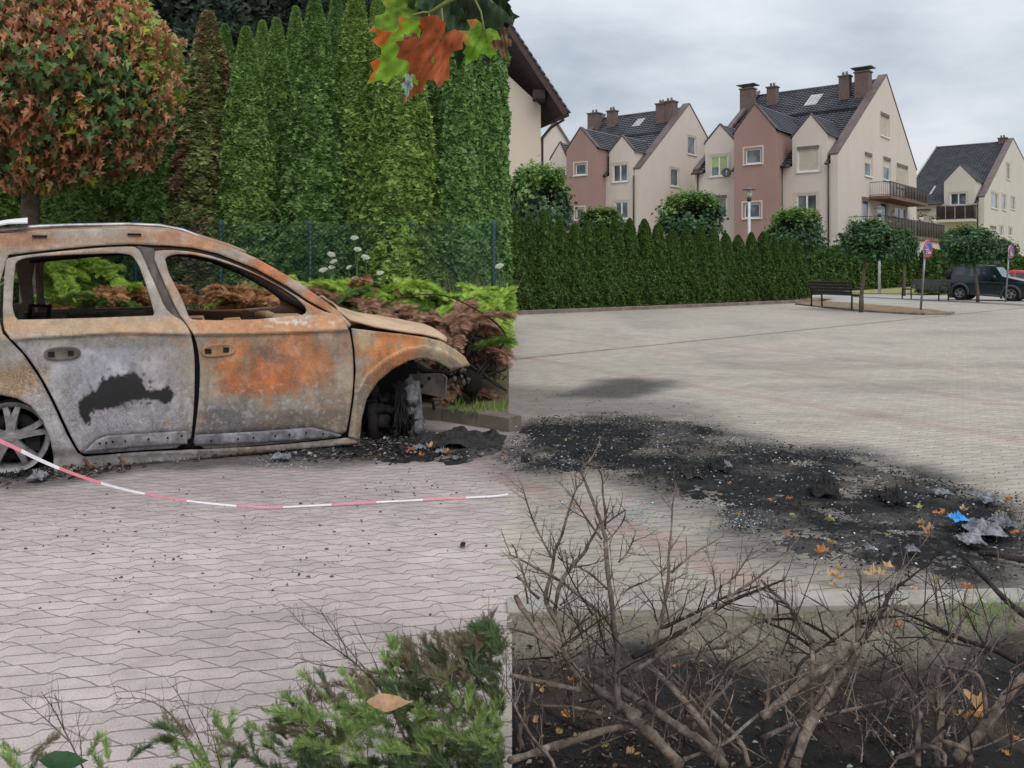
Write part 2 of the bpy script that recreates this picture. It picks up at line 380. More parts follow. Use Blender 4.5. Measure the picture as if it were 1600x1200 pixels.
# front bed in the right half, bordered by a flush kerb; corner at the seam between the two bays
k0, k1 = Vector((-0.02, 3.375, 0)), Vector((3.2, 3.535, 0))
kerb('kerb', [(k0.x, k0.y), (k1.x, k1.y)], 0.13, -0.14, 0.02, M_conc, 1, 1.0)
def bedz(x, y):
    t = np.clip((3.4-y)/0.9, 0, 1); return -0.016+0.0*t+0.02*fbm(x*2.1, y*2.1, seed=31)+0.016*fbm(x*9, y*9, seed=32)+0.008*fbm(x*30, y*30, seed=33)
def bedcol(x, y):
    d = (k0.y+(k1.y-k0.y)*(x-k0.x)/(k1.x-k0.x))-y+0.25*fbm(x*2.2, y*2.2, seed=41)
    blk = sstep(0.24, 0.5, d); n = fbm(x*14, y*14, seed=42)
    sand = SA([128, 119, 104])*(1+0.35*n)[:, None]; char = SA([38, 35, 34])*(1+0.8*n)[:, None]; brown = SA([66, 54, 45])*(1+0.6*n)[:, None]
    bn = sstep(0.02, 0.3, fbm(x*3+7, y*3, seed=43))
    c = sand*(1-blk)[:, None]+blk[:, None]*(char*(1-bn)[:, None]+brown*bn[:, None])
    return np.clip(c, 0.004, 1)
M_soil = mat_attr('burnt_soil', 0.95, 70, 0.6, 0.8, 0.02)
# the paving sheet is cut away under the bed by a lowered rectangle of soil set in a pit
xs = graded([(-0.02, 3.3, .022)]); ys = graded([(1.75, 3.53, .022)])
def bedmesh():
    X, T = np.meshgrid(graded([(-0.02, 3.3, .02)]), np.linspace(0, 1, 90)); x = X.ravel(); t = T.ravel()
    y = 1.7+(k0.y+(k1.y-k0.y)*(x-k0.x)/(k1.x-k0.x)-1.7)*t; nx = X.shape[1]; ny = X.shape[0]
    i = np.arange((ny-1)*nx).reshape(ny-1, nx)[:, :-1].ravel()
    return mesh_np('soil', np.stack([x, y, bedz(x, y)], 1), np.stack([i, i+1, i+1+nx, i+nx], 1), 4, bedcol(x, y), True)
o = link('soil', bedmesh(), None, M_soil); settag(o, kind='structure')
# rebuild the paving without the quads that lie over the sunken bed
def cut_bed():
    me = bpy.data.objects['paving'].data; bm = bmesh.new(); bm.from_mesh(me); kill = []
    for f in bm.faces:
        c = f.calc_center_median()
        yk = k0.y+(k1.y-k0.y)*(c.x-k0.x)/(k1.x-k0.x)
        if c.x > -0.02 and c.x < 3.3 and c.y < yk+0.07 and c.y > 1.7: kill.append(f)
    bmesh.ops.delete(bm, geom=kill, context='FACES'); bm.to_mesh(me); bm.free()
cut_bed()
# kerb and raised planting bank behind the car
bk = [G(*p) for p in [(800, 675), (744, 666.5), (690, 658)]]; bk = [(p.x, p.y) for p in bk]+[(-2.2, 8.35), (-6.5, 8.1), (-14, 8.0)]
kerb('bank_kerb', [(-0.02, 7.13)]+bk[1:], 0.15, -0.05, 0.125, M_conc2, -1, 1.0)
def bankz(x, y):
    front = np.interp(x, [b[0] for b in bk[::-1]], [b[1] for b in bk[::-1]])
    return 0.10+0.42*sstep(0.1, 3.0, y-front)+0.04*fbm(x*2, y*2, seed=51)+0.015*fbm(x*9, y*9, seed=52)
def bankmesh():
    X, T = np.meshgrid(graded([(-14, -4, .25), (-4, -0.03, .06)]), np.linspace(0, 1, 70)); x = X.ravel(); t = T.ravel()
    fr = np.interp(x, [b[0] for b in bk[::-1]], [b[1] for b in bk[::-1]])+0.15; y = fr+(20-fr)*t**1.6; nx = X.shape[1]; ny = X.shape[0]
    i = np.arange((ny-1)*nx).reshape(ny-1, nx)[:, :-1].ravel(); n = fbm(x*5, y*5, seed=53)
    c = SA([112, 98, 78])*(1+0.7*n)[:, None]; g = sstep(0.0, 0.25, fbm(x*1.5, y*1.5, seed=54)); c = c*(1-0.5*g)[:, None]+0.5*g[:, None]*SA([104, 108, 62])
    z = bankz(x, y); z = np.where(t < 0.001, 0.11, z)
    return mesh_np('planting_bank', np.stack([x, y, z], 1), np.stack([i, i+1, i+1+nx, i+nx], 1), 4, np.clip(c, .01, 1), True)
o = link('planting_bank', bankmesh(), None, mat_attr('bank_soil', 0.95, 40, 0.5, 0.7, 0.02)); settag(o, kind='structure')
# strip under the right-hand hedge, its kerb, verges, road strip
ha, hb = G(800, 490), Vector((12.6, 36.6, 0))
def flat(name, pts, z, m, sub=0):
    b = MB(); b.add([(p[0], p[1], z) for p in pts], [tuple(range(len(pts)))]); o = b.build(name, m); settag(o, kind='structure'); return o
M_litter = mat('bark_litter', S(150, 128, 96), 0.95, S(96, 80, 58), 5.0, bmp=0.6, bscale=30, bdist=0.03)
M_lawn = mat('dry_lawn', S(172, 158, 108), 0.95, S(120, 124, 72), 1.6, bmp=0.6, bscale=40, bdist=0.03)
M_asph = mat('road_concrete', S(170, 165, 158), 0.9, S(150, 146, 140), 0.8, bmp=0.1, bscale=60)
flat('hedge_strip', [(-0.3, 25.05), (12.4, 35.1), (14.2, 38), (12, 39), (-2, 28)], 0.07, M_litter)
kerb('hedge_kerb', [(-0.3, 24.9), (12.45, 34.95)], 0.15, -0.05, 0.12, M_conc2, 1, 1.0)
isl = [G(*p) for p in [(1248, 476), (1300, 482), (1345, 486.5), (1400, 490), (1440, 492), (1478, 491.5), (1484, 489.5), (1460, 486), (1410, 481), (1360, 477), (1310, 473.5), (1258, 470)]]
flat('verge', [(p.x, p.y) for p in isl], 0.045, M_litter)
kerb('verge_kerb', [(p.x, p.y) for p in isl[:7]], 0.14, -0.05, 0.06, M_conc2, -1, 1.0)
flat('road', [(10, 37.2), (18, 31.5), (60, 26), (60, 43), (26, 43), (12, 46)], 0.004, M_asph)
bandp = [G(*p) for p in [(1335, 463.2), (1480, 469.4), (1600, 475.5), (1600, 478), (1480, 471.4), (1335, 464.6)]]
flat('road_edge', [(p.x, p.y) for p in bandp], 0.012, M_conc2)
flat('lawn', [(19.5, 46.6), (24.0, 42.8), (26.5, 40.5), (32, 37.2), (44, 42), (60, 60), (60, 90), (15, 90), (15, 52)], 0.03, M_lawn)
# ------------------------------------------------------------------ burnt estate car
CO = G(15, 744); CU = Vector((0.929, 0.370, 0)); CW = Vector((-0.370, 0.929, 0)); CANG = math.atan2(0.370, 0.929); CWID = 1.76
def tumble(z): return 0.02*sstep(0.30, 0.0, z)+0.055*sstep(0.90, 1.03, z)+0.30*np.clip(z-1.0, 0, 1)
class PlaneMap:
    """photo pixel -> local (x along, y away, z up) on a near-vertical side surface y = extra + profile(z) + relief"""
    def __init__(s, O, U, W, prof): s.O, s.U, s.W, s.prof = O, U, W, prof
    def __call__(s, px, py, extra=0.0):
        px = np.asarray(px, float); py = np.asarray(py, float); dx = (px-CX)/F; dz = (YH-py)/F
        den = dx*s.W.x+s.W.y; ow = s.O.x*s.W.x+s.O.y*s.W.y; t = np.zeros_like(px)+extra
        for _ in range(8):
            D = (ow+t)/den; z = H+dz*D; t = extra+s.prof(z)
        X, Y = dx*D, D
        return np.stack([(X-s.O.x)*s.U.x+(Y-s.O.y)*s.U.y, t, z], -1)
cmap = PlaneMap(CO, CU, CW, tumble)
def resample(poly, step, closed=True):
    out = []; n = len(poly)
    for q in range(n if closed else n-1):
        a, b = np.array(poly[q], float), np.array(poly[(q+1) % n], float); k = max(1, int(round(np.hypot(*(b-a))/step)))
        for i in range(k): out.append(tuple(a+(b-a)*i/k))
    if not closed: out.append(tuple(poly[-1]))
    return out
def smooth_poly(p, it=1, closed=True):
    for _ in range(it):
        q = []; n = len(p)
        for i in range(n if closed else n-1):
            a, b = p[i], p[(i+1) % n]; q += [(a[0]*.75+b[0]*.25, a[1]*.75+b[1]*.25), (a[0]*.25+b[0]*.75, a[1]*.25+b[1]*.75)]
        if not closed: q = [p[0]]+q+[p[-1]]
        p = q
    return p
def tri2d(outer, holes, step):
    """triangulated 2D region with holes, interior filled with points"""
    loops = [resample(outer, step)]+[resample(h, step) for h in holes]; vs = []; es = []
    for lp in loops:
        b = len(vs); vs += lp; es += [(b+i, b+(i+1) % len(lp)) for i in range(len(lp))]
    a = np.array(outer); x0, y0 = a.min(0); x1, y1 = a.max(0)
    gx, gy = np.meshgrid(np.arange(x0, x1, step), np.arange(y0, y1, step*0.87)); gx = gx+((np.arange(gx.shape[0]) % 2)*step/2)[:, None]; gx, gy = gx.ravel(), gy.ravel()
    d = pdist(gx, gy, outer); ok = inpoly(gx, gy, outer) & (d > step*0.55)
    for h in holes: ok &= ~inpoly(gx, gy, h) & (pdist(gx, gy, h) > step*0.55)
    vs += list(zip(gx[ok], gy[ok]))
    r = delaunay_2d_cdt([Vector(v) for v in vs], es, [], 2 if holes else 1, 1e-5)
    V = np.array([tuple(v) for v in r[0]]); T = [tuple(f) for f in r[2]]
    if True:
        c = np.array([V[list(f)].mean(0) for f in T]); ok = inpoly(c[:, 0], c[:, 1], loops[0])
        for h in loops[1:]: ok &= ~inpoly(c[:, 0], c[:, 1], h)
        T = [f for f, k in zip(T, ok) if k]
    return V, np.array(T)
# --- paint: burnt finish in photo pixels
arch = [(562,688),(565,655),(573,623),(590,597),(613,577),(640,563),(663,560),(683,565),(697,573),(704,577.5)]
def mixin(c, w, col): w = w[:, None]; return c*(1-w)+w*np.array(col, float)
BLK = [(a*.375, 330+b*.375) for a, b in [(325,800),(345,780),(400,745),(415,715),(460,690),(520,685),(575,675),(605,720),(620,755),(650,745),(710,740),(730,765),(700,800),(680,808),(650,785),(600,780),(540,792),(480,815),(400,830),(368,850),(378,890),(350,880),(330,850)]]
def carpaint(px, py):
    wx = px+16*fbm(px/45, py/45, seed=61)+5*fbm(px/9, py/9, seed=62); wy = py+14*fbm(px/50, py/40, seed=63)+5*fbm(px/9, py/9, seed=64)
    c = np.zeros((len(px), 3))+np.array([146, 138, 130]); al = np.full(len(px), 0.22); nf = .30*fbm(px/11, py/9, seed=75, o=3)+.12*fbm(px/3.5, py/3.5, seed=76, o=2)
    def E(cx, cy, rx, ry, col, s=1.0, soft=0.5):
        nonlocal c
        d = np.hypot((wx-cx)/rx, (wy-cy)/ry)+nf; c = mixin(c, s*sstep(1+soft, 1-soft, d), col)
    n1 = fbm(px/30, py/26, seed=65); n2 = fbm(px/7, py/7, seed=66)
    # rear door and quarter: grey ash, tan waist band
    E(190, 600, 130, 110, (158, 156, 165), 1); E(60, 600, 60, 90, (152, 149, 150), .8); E(250, 560, 40, 60, (152, 144, 138), .6)
    E(190, 655, 90, 40, (136, 132, 138), .8); E(260, 640, 40, 60, (152, 149, 154), .7)
    E(30, 590, 40, 30, (146, 112, 72), .9); E(20, 545, 20, 30, (168, 160, 154), .7)
    E(150, 508, 170, 14, (176, 140, 104), .95, .35); E(60, 512, 80, 10, (170, 132, 90), .6); E(160, 533, 120, 12, (128, 122, 110), .7)
    E(90, 470, 60, 60, (152, 142, 132), .6)
    # front door
    E(420, 585, 120, 110, (156, 132, 108), 1); E(310, 600, 22, 80, (150, 138, 120), .8)
    E(408, 585, 62, 44, (180, 102, 54), .95, .24); E(460, 548, 40, 30, (176, 110, 66), .8, .25); E(500, 575, 26, 36, (176, 108, 64), .7, .25); E(365, 560, 40, 30, (176, 112, 66), .7)
    E(420, 553, 30, 12, (120, 90, 74), .8, .3); E(385, 575, 18, 18, (128, 92, 66), .6)
    E(430, 640, 120, 26, (146, 132, 114), .85); E(420, 668, 130, 20, (120, 112, 104), .8); E(520, 640, 26, 50, (158, 138, 112), .7)
    E(350, 660, 60, 30, (124, 120, 122), .85); E(470, 625, 30, 16, (172, 168, 162), .5); E(400, 510, 120, 13, (180, 122, 78), .9, .35); E(470, 497, 45, 10, (170, 160, 156), .75, .4); E(520, 503, 22, 16, (182, 128, 88), .8)
    # fender
    E(620, 545, 70, 34, (182, 112, 60), 1, .25); E(595, 590, 26, 34, (178, 112, 64), .9, .25); E(690, 545, 34, 26, (160, 140, 110), .95, .4); E(570, 530, 22, 18, (164, 140, 110), .9)
    E(560, 630, 12, 50, (166, 148, 122), .9, .4); E(725, 560, 18, 16, (164, 136, 104), .9); E(575, 560, 8, 40, (160, 134, 104), .5)
    # roof edge, pillars
    up = sstep(492, 478, py); c = mixin(c, up, (158, 146, 134))
    E(120, 385, 150, 16, (160, 136, 116), 1, .4); E(300, 378, 90, 18, (166, 120, 88), 1, .4); E(430, 425, 60, 24, (176, 108, 66), 1, .4); E(505, 470, 36, 26, (166, 106, 68), .9, .4); E(470, 440, 20, 10, (186, 170, 160), .8, .4)
    E(270, 430, 18, 50, (160, 122, 96), .7); E(238, 440, 14, 60, (166, 158, 150), .8); E(40, 375, 60, 14, (158, 112, 82), .9)
    # general mottling
    k = sstep(-0.15, 0.5, n1); c = c*(0.92+0.18*k)[:, None]; c = c*(1+0.10*n2)[:, None]
    w = sstep(0.22, 0.42, fbm(px/16, py/16, seed=70))*0.45; c = mixin(c, w*.6, (178, 172, 168))
    w = sstep(0.25, 0.45, fbm(px/22+5, py/22, seed=71))*0.4; c = mixin(c, w*(px > 240)*.8, (168, 106, 66))
    yc = np.interp(px, [0, 187, 302, 400, 545], [531, 519, 522, 521, 515]); w = sstep(yc+1.5, yc-1.0, py)*sstep(488, 499, py)*(px < 546); tn = np.where((px > 306)[:, None], np.array([[184, 134, 94]]), np.array([[178, 148, 114]])); c = c*(1-.55*w)[:, None]+(.55*w)[:, None]*tn*(1+.12*n2)[:, None]
    w = np.exp(-((py-yc-2)/2.2)**2)*(px < 546)*sstep(20, 40, px); c = c*(1-.35*w)[:, None]  # narrow shade line under the pressed crease, painted into the colour
    yl = np.interp(px, [302, 420, 545], [640, 641, 637]); w = sstep(yl-1, yl+1.5, py)*sstep(688, 676, py)*(px > 306)*(px < 541); c = c*(1-.16*w)[:, None]
    w = np.exp(-((px-np.interp(py, [500, 560, 640, 700], [288, 303, 306, 299]))/7.0)**2)*.35; c = mixin(c, w, (176, 168, 160))
    da = pdist(px, py, arch, False); w = sstep(19.5, 17.5, da)*(px > 556); c = c*(1-.22*w)[:, None]; w = np.exp(-((da-19.5)/1.6)**2)*(px > 556)*.4; c = mixin(c, w, (206, 176, 140))  # darker brown flare band; the pale rim on its edge is a painted highlight
    w = sstep(.20, .34, fbm(px/14, py/6, seed=84))*np.exp(-(((px-460)/85)**2+((py-503)/12)**2)); c = mixin(c, w*.85, (204, 198, 194)); w = sstep(.22, .34, fbm(px/6, py/18, seed=85))*.35*(py > 520); c = mixin(c, w, (98, 90, 84)); w = sstep(.26, .36, fbm(px/5, py/5, seed=86))*.4*(py > 600); c = mixin(c, w, (196, 192, 192))
    # black unburnt skin on the rear door
    d = sdist(px+5*fbm(px/8, py/8, seed=67)+2.5*fbm(px/3, py/3, seed=68), py+5*fbm(px/8, py/8, seed=69), BLK)
    hl = sstep(.30, .42, fbm(px/4.5, py/4.5, seed=72))*sstep(-12, 0, d)*.9; ch = sstep(.34, .46, fbm(px/5+3, py/5, seed=73))*sstep(-16, -2, d)*(1-sstep(-2, 2, d)); w = np.maximum(sstep(-1.2, 1.0, d)*(1-hl*sstep(5, 0, d)), ch); c = mixin(c, w, (36, 35, 36)); al = al*(1-w)
    al = al+0.6*np.exp(-(((px-60)/60)**2+((py-640)/80)**2))+0.5*np.exp(-(((px-200)/90)**2+((py-660)/30)**2))
    # sooty sill edge and gaps
    c = np.clip(c, 8, 235); return SA(c), np.clip(al*(1-w), 0, 1)
M_burnt = mat_attr('burnt_paint', 0.72, 55, 0.22, 0.28, 0.003, metal=0.0, spec=0.35, speckle=(120, S(196, 190, 186)))
M_char = mat('charred_steel', S(46, 42, 40), 0.8, S(22, 20, 20), 9, bmp=0.4, bscale=40)
M_charg = mat('ashen_steel', S(112, 104, 96), 0.85, S(62, 56, 52), 7, bmp=0.3, bscale=60)
M_tan = mat('heat_tanned_steel', S(178, 146, 112), 0.8, S(140, 104, 74), 6, bmp=0.2, bscale=50)
M_rail = mat('rail_metal', S(168, 164, 166), 0.35, S(126, 120, 122), 8, metal=0.7)
M_alloy = mat('ash_alloy', S(150, 148, 148), 0.55, S(108, 104, 104), 14, metal=0.35, bmp=0.25, bscale=70)
M_dark = mat('soot_and_shade_black', S(24, 22, 22), 0.9, S(12, 11, 11), 8)
M_ash = mat('white_ash', S(186, 184, 186), 0.9, S(110, 106, 106), 24, bmp=0.6, bscale=60)
M_rust = mat('rusty_wire', S(128, 84, 52), 0.9, S(80, 54, 38), 12)
car = thing('burnt_car', 'burnt out estate car with rusty and ash grey doors standing on bare rims', 'car', CO, CANG)
def car_panel(name, outer, holes=(), step=5.0, extra=0.0, relief=None, parent=None, thick=0.012, mirror=True, paint=carpaint, m=None, sm=1):
    outer = smooth_poly(list(outer), sm) if sm else list(outer); holes = [smooth_poly(resample(list(h), 14), 1) for h in holes]
    V2, T = tri2d(outer, holes, step); px, py = V2[:, 0], V2[:, 1]
    ex = extra+0.004*fbm(px/38, py/38, seed=77)
    if relief is not None: ex = ex+relief(px, py)
    V = cmap(px, py, ex); c, a = paint(px, py); col = np.concatenate([c, a[:, None]], 1)
    v = V[T[0]]; nrm = np.cross(v[1]-v[0], v[2]-v[0])
    if nrm[1] > 0: T = T[:, ::-1]
    objs = []
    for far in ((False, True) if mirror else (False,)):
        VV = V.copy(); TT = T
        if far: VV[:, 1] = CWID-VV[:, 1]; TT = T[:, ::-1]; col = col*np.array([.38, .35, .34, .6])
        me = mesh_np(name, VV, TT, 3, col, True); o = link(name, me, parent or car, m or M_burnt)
        if thick:
            sm_ = o.modifiers.new('thickness', 'SOLIDIFY'); sm_.thickness = thick; sm_.offset = -1
        objs.append(o)
    return objs
rear_door = [(14,402),(75,394.5),(161,386.5),(203,385),(215,386.5),(224,402),(233,424),(247,455),(257,480),(270,493),(284,500),(296,515),(303,545),(304.5,580),(303,640),(297,699),(210,704),(133,710),(124,706),(108,676),(88,632),(66,590),(40,552),(8,520),(4,500),(6,440),(9,408)]
rear_win = [(24,409),(38,403),(62,400),(120,397),(185,395),(206,398),(216,412),(226,438),(235,466),(242,493),(150,496.5),(60,499),(25,499.5),(19,480),(21,440)]
front_door = [(236,393),(262,390),(300,393),(340,402),(400,426),(452,455),(490,479),(512,489),(526,489),(545,511),(551,545),(552.5,580),(551,612),(545,655),(539,682),(470,690),(380,698),(301,702),(307,660),(312,610),(312.5,562),(305,525),(288,500),(279,490),(256,440)]
front_win = [(257,402),(274,396.5),(300,397),(332,404),(368,415.5),(404,430.5),(438,448),(466,467),(480,482),(476,492),(400,499),(340,500.5),(297,499),(283,464),(264,428)]
def bump_line(px, py, pts, w, amp):   # a pressed line: outward below it, inward above
    yl = np.interp(px, [p[0] for p in pts], [p[1] for p in pts]); return yl
def door_relief(px, py):
    yc = np.interp(px, [0, 187, 302, 400, 545], [531, 519, 522, 521, 515]); low = np.interp(px, [120, 150, 165, 292, 302, 400, 490, 540], [712, 686, 680, 671, 677, 672, 666, 681])
    r = -0.016*np.exp(-((py-yc)/3.2)**2)+0.010*sstep(yc-3, yc-14, py)*sstep(480, 500, py)
    r = r-0.018*np.exp(-((py-(yc+85))/50.0)**2)
    return r+0.016*sstep(low-3, low+3, py)
def frame_relief(px, py): return door_relief(px, py)
d1 = car_panel('rear_door', rear_door, [rear_win], 3.6, 0.0, door_relief)
d2 = car_panel('front_door', front_door, [front_win], 3.6, 0.0, door_relief)
side = [(-272,560),(-266,470),(-236,430),(-160,394),(-60,372),(13,367),(90,359),(200,355),(262,359),(315,372),(360,386),(400,403),(427,418),(467,441),(500,465),(529,486),(549,507),(546,512),(530,497),(512,486),(480,468.5),(450,447.5),(400,419.5),(340,395.5),(300,386.5),(262,383.5),(205,381),(150,383.5),(75,390.5),(13,398),(0,440),(-1,500),(4,521),(36,554),(62,592),(84,634),(104,678),(121,709),(132,714),(210,708),(300,704),(400,698),(470,692),(540,684.5),(563,686),(562,693),(460,703),(400,709),(210,727),(110,739),(82,742),(84,715),(78,684),(66,656),(48,634),(26,622),(0,617),(-26,622),(-50,634),(-72,660),(-84,690),(-88,740),(-200,735),(-258,725)]
def side_relief(px, py):
    d = pdist(px, py, [(84, 715), (78, 684), (66, 656), (48, 634), (26, 622), (0, 617), (-26, 622), (-50, 634), (-72, 660)], False)
    r = -0.018*sstep(30, 4, d); return r+0.03*sstep(700, 716, py)+0.02*sstep(500, 470, py)*0
car_panel('body_side', side, [[(-205,440),(-150,412),(-30,408),(-24,488),(-110,494)]], 4.2, 0.012, side_relief, sm=0)
fender = [(549,513),(587,517.5),(633,522.5),(667,527.5),(690,533.5),(713,547),(726,557),(733,568),(729,572.5)]+arch[::-1]+[(544,683),(553,620),(556,580),(554,546)]
def fender_relief(px, py):
    d = pdist(px, py, arch, False); r = -0.024*sstep(20, 16.5, d)*sstep(540, 580, px)
    yc = 515+(px-550)*0.12; r = r+0.03*sstep(25, 0, py-yc)
    return r+0.05*sstep(700, 735, px)**2
car_panel('fender', fender, [], 3.4, 0.004, fender_relief, sm=0)
# dark seal channel between roof edge and door frames
DK = lambda px, py: (np.zeros((len(px), 3))+np.array(S(40, 34, 31))*(1+.5*fbm(px/9, py/9, seed=81))[:, None], np.zeros(len(px)))
car_panel('seal_channel', [(0,398),(75,388),(150,381),(205,378.5),(262,381),(300,384),(340,393),(400,417),(450,445),(480,466),(512,484),(534,500),(530,506),(505,492),(480,480),(450,459),(400,431),(340,407),(300,398),(262,394),(205,393),(150,395),(75,402),(0,409)], [], 6, 0.035, None, paint=DK, sm=0)
# B pillar between the door frames
def dkpaint(px, py):
    n = fbm(px/8, py/30, seed=80); c = np.zeros((len(px), 3))+np.array([92, 84, 78]); c = c*(1+0.5*n)[:, None]; return SA(np.clip(c, 10, 220)), np.zeros(len(px))
car_panel('pillar', [(214,384),(240,388),(262,440),(284,492),(300,515),(300,540),(286,520),(262,492),(246,460),(230,424)], [], 5, 0.022, None, paint=dkpaint, sm=0)
# dark inner skin behind the doors
def blkpaint(px, py): return np.zeros((len(px), 3))+np.array(S(26, 24, 24)), np.zeros(len(px))
car_panel('inner_skin', [(-10,520),(30,520),(150,512),(300,512),(540,516),(560,560),(558,690),(480,697),(300,706),(128,712),(90,640)], [], 14, 0.07, None, paint=blkpaint, sm=0, thick=0.004)
def paint_const(col, j=0.3, sc=20):
    def f(px, py):
        n = fbm(px/sc, py/sc, seed=90); c = np.zeros((len(px), 3))+np.array(col, float); return SA(np.clip(c*(1+j*n)[:, None], 6, 230)), np.zeros(len(px))
    return f
# lower trim strips with fixing holes on both doors
car_panel('trim_strip', [(131,707),(150,688),(167,681),(230,677),(291,673.5),(293,694),(220,698)], [], 4, -0.012, None, paint=paint_const((128, 124, 126), .5, 9), sm=0, mirror=False, thick=.006)
car_panel('trim_strip', [(304,680),(400,674.5),(488,668),(534,680),(530,683),(420,691),(304,697)], [], 4, -0.012, None, paint=paint_const((120, 118, 122), .5, 9), sm=0, mirror=False, thick=.006)
def L3(px, py, extra=0.0): return Vector(cmap(np.array([float(px)]), np.array([float(py)]), extra)[0])
# trim holes, handle recesses
for k, (x, y) in enumerate([(156,693),(166,692),(176,690),(196,689),(232,686),(262,684),(284,681),(330,689),(372,686),(396,684),(430,681),(452,679),(478,676),(505,678)]):
    p = L3(x, y, -0.021); hb_ = MB(); hb_.lathe([(0.0, 0), (0.007, 0), (0.007, 0.006)], 8, Matrix.Translation(p) @ Matrix.Rotation(math.pi/2, 4, 'X')); hb_.build('fixing_hole', M_dark, car, local=True)
for (hx, hy, w, h, tilt) in ((97, 552.5, 27, 9.5, -1.5), (341, 547.5, 25, 9, -2.0)):
    b = MB(); n = 28; ring = []
    for k in range(n):
        a = 2*math.pi*k/n; ring.append((math.copysign(abs(math.cos(a))**.7, math.cos(a))*w, math.copysign(abs(math.sin(a))**.8, math.sin(a))*h))
    rim = [L3(hx+x*1.08, hy+y*1.12+tilt*x/w, -0.020) for x, y in ring]; lip = [L3(hx+x, hy+y+tilt*x/w, -0.026) for x, y in ring]; inn = [L3(hx+x*.86, hy+y*.72+tilt*x/w, -0.016) for x, y in ring]
    b.add(rim+lip+inn, [(i, (i+1) % n, n+(i+1) % n, n+i) for i in range(n)]+[(n+i, n+(i+1) % n, 2*n+(i+1) % n, 2*n+i) for i in range(n)]+[tuple(range(2*n, 3*n))], 0, True)
    hr = b.build('handle_recess', M_charg if hx < 200 else M_tan, car, local=True)
    for ox, s in ((-.62, 1), (.5, .9)):
        q = MB(); x, y = hx+ox*w, hy+tilt*ox
        p4 = [L3(x-5*s, y-3.8, -0.024), L3(x+5*s, y-3.4, -0.024), L3(x+5*s, y+3.6, -0.024), L3(x-5*s, y+3.9, -0.024)]; q4 = [p+Vector((0, .006, 0)) for p in p4]
        q.hexa(q4+p4); q.build('latch_hole', M_dark, hr, local=True)
# roof skin
top = [(-236,428),(-160,392),(-60,370),(13,365),(90,357.5),(200,353.5),(262,357),(315,370),(360,384),(385,394)]
edge = np.array([L3(x, y, 0.02) for x, y in resample(top, 12, False)]); ny = 25; V = []
for p in edge:
    w = CWID-2*p[1]
    for k in range(ny):
        t = k/(ny-1); V.append((p[0]+0.22*4*t*(1-t)*sstep(1.5, 2.1, p[0])*0.5, p[1]+w*t, p[2]+0.035*(1-(2*t-1)**2)**0.7))
V = np.array(V); i = np.arange((len(edge)-1)*ny).reshape(-1, ny)[:, :-1].ravel(); fc = np.stack([i, i+ny, i+ny+1, i+1], 1)
n = fbm(V[:, 0]*3, V[:, 1]*3, seed=95); cc = SA(np.clip(np.array([164, 126, 98])*(1+0.35*n)[:, None], 10, 230))
o = link('roof', mesh_np('roof', V, fc, 4, np.concatenate([cc, np.full((len(cc), 1), .3)], 1), True), car, M_burnt); q = o.modifiers.new('thickness', 'SOLIDIFY'); q.thickness = 0.02; q.offset = -1
# roof rails
rl = resample([(-120,370),(-60,364),(13,358.5),(60,354.5),(110,352.5),(200,351),(250,353),(285,360),(308,368),(322,376)], 14, False)
for far in (0, 1):
    b = MB(); pts = [L3(x, y, 0.05) for x, y in rl]
    if far: pts = [Vector((p.x, CWID-p.y, p.z+.01)) for p in pts]
    b.tube(pts, [0.016]*(len(pts)-3)+[0.014, 0.012, 0.008], 10); b.build('roof_rail', M_rail, car, local=True)
for fx, fy in ((62, 369), (210, 366)): b = MB(); b.box(L3(fx, fy, 0.0), (.09, .02, .012)); b.build('rail_foot', M_dark, car, local=True)
# hood
def hood():
    near = [(531,488),(552,504),(590,513.5),(633,519),(667,524),(692,531),(704,538)]; st = resample(near, 6, False); V = []; ny = 33
    for k, (x, y) in enumerate(st):
        p = L3(x, y, 0.0); p.y = 0.10; w = CWID-0.20; u = k/(len(st)-1)
        for q in range(ny):
            t = q/(ny-1); cr = (1-(2*t-1)**2)**0.8
            V.append((p.x+0.10*cr*sstep(0.75, 1, u), p.y+w*t, p.z+0.012+0.085*cr*(1-0.35*u)+0.006*math.sin(u*7+q*.5)))
    V = np.array(V); i = np.arange((len(st)-1)*ny).reshape(-1, ny)[:, :-1].ravel(); fc = np.stack([i, i+ny, i+ny+1, i+1], 1)
    n = fbm(V[:, 0]*4, V[:, 1]*4, seed=96); cc = SA(np.clip(np.array([176, 148, 120])*(1+0.25*n)[:, None], 10, 230))
    o = link('hood', mesh_np('hood', V, fc, 4, np.concatenate([cc, np.full((len(cc), 1), .2)], 1), True), car, M_burnt); q = o.modifiers.new('thickness', 'SOLIDIFY'); q.thickness = 0.015; q.offset = -1
hood()
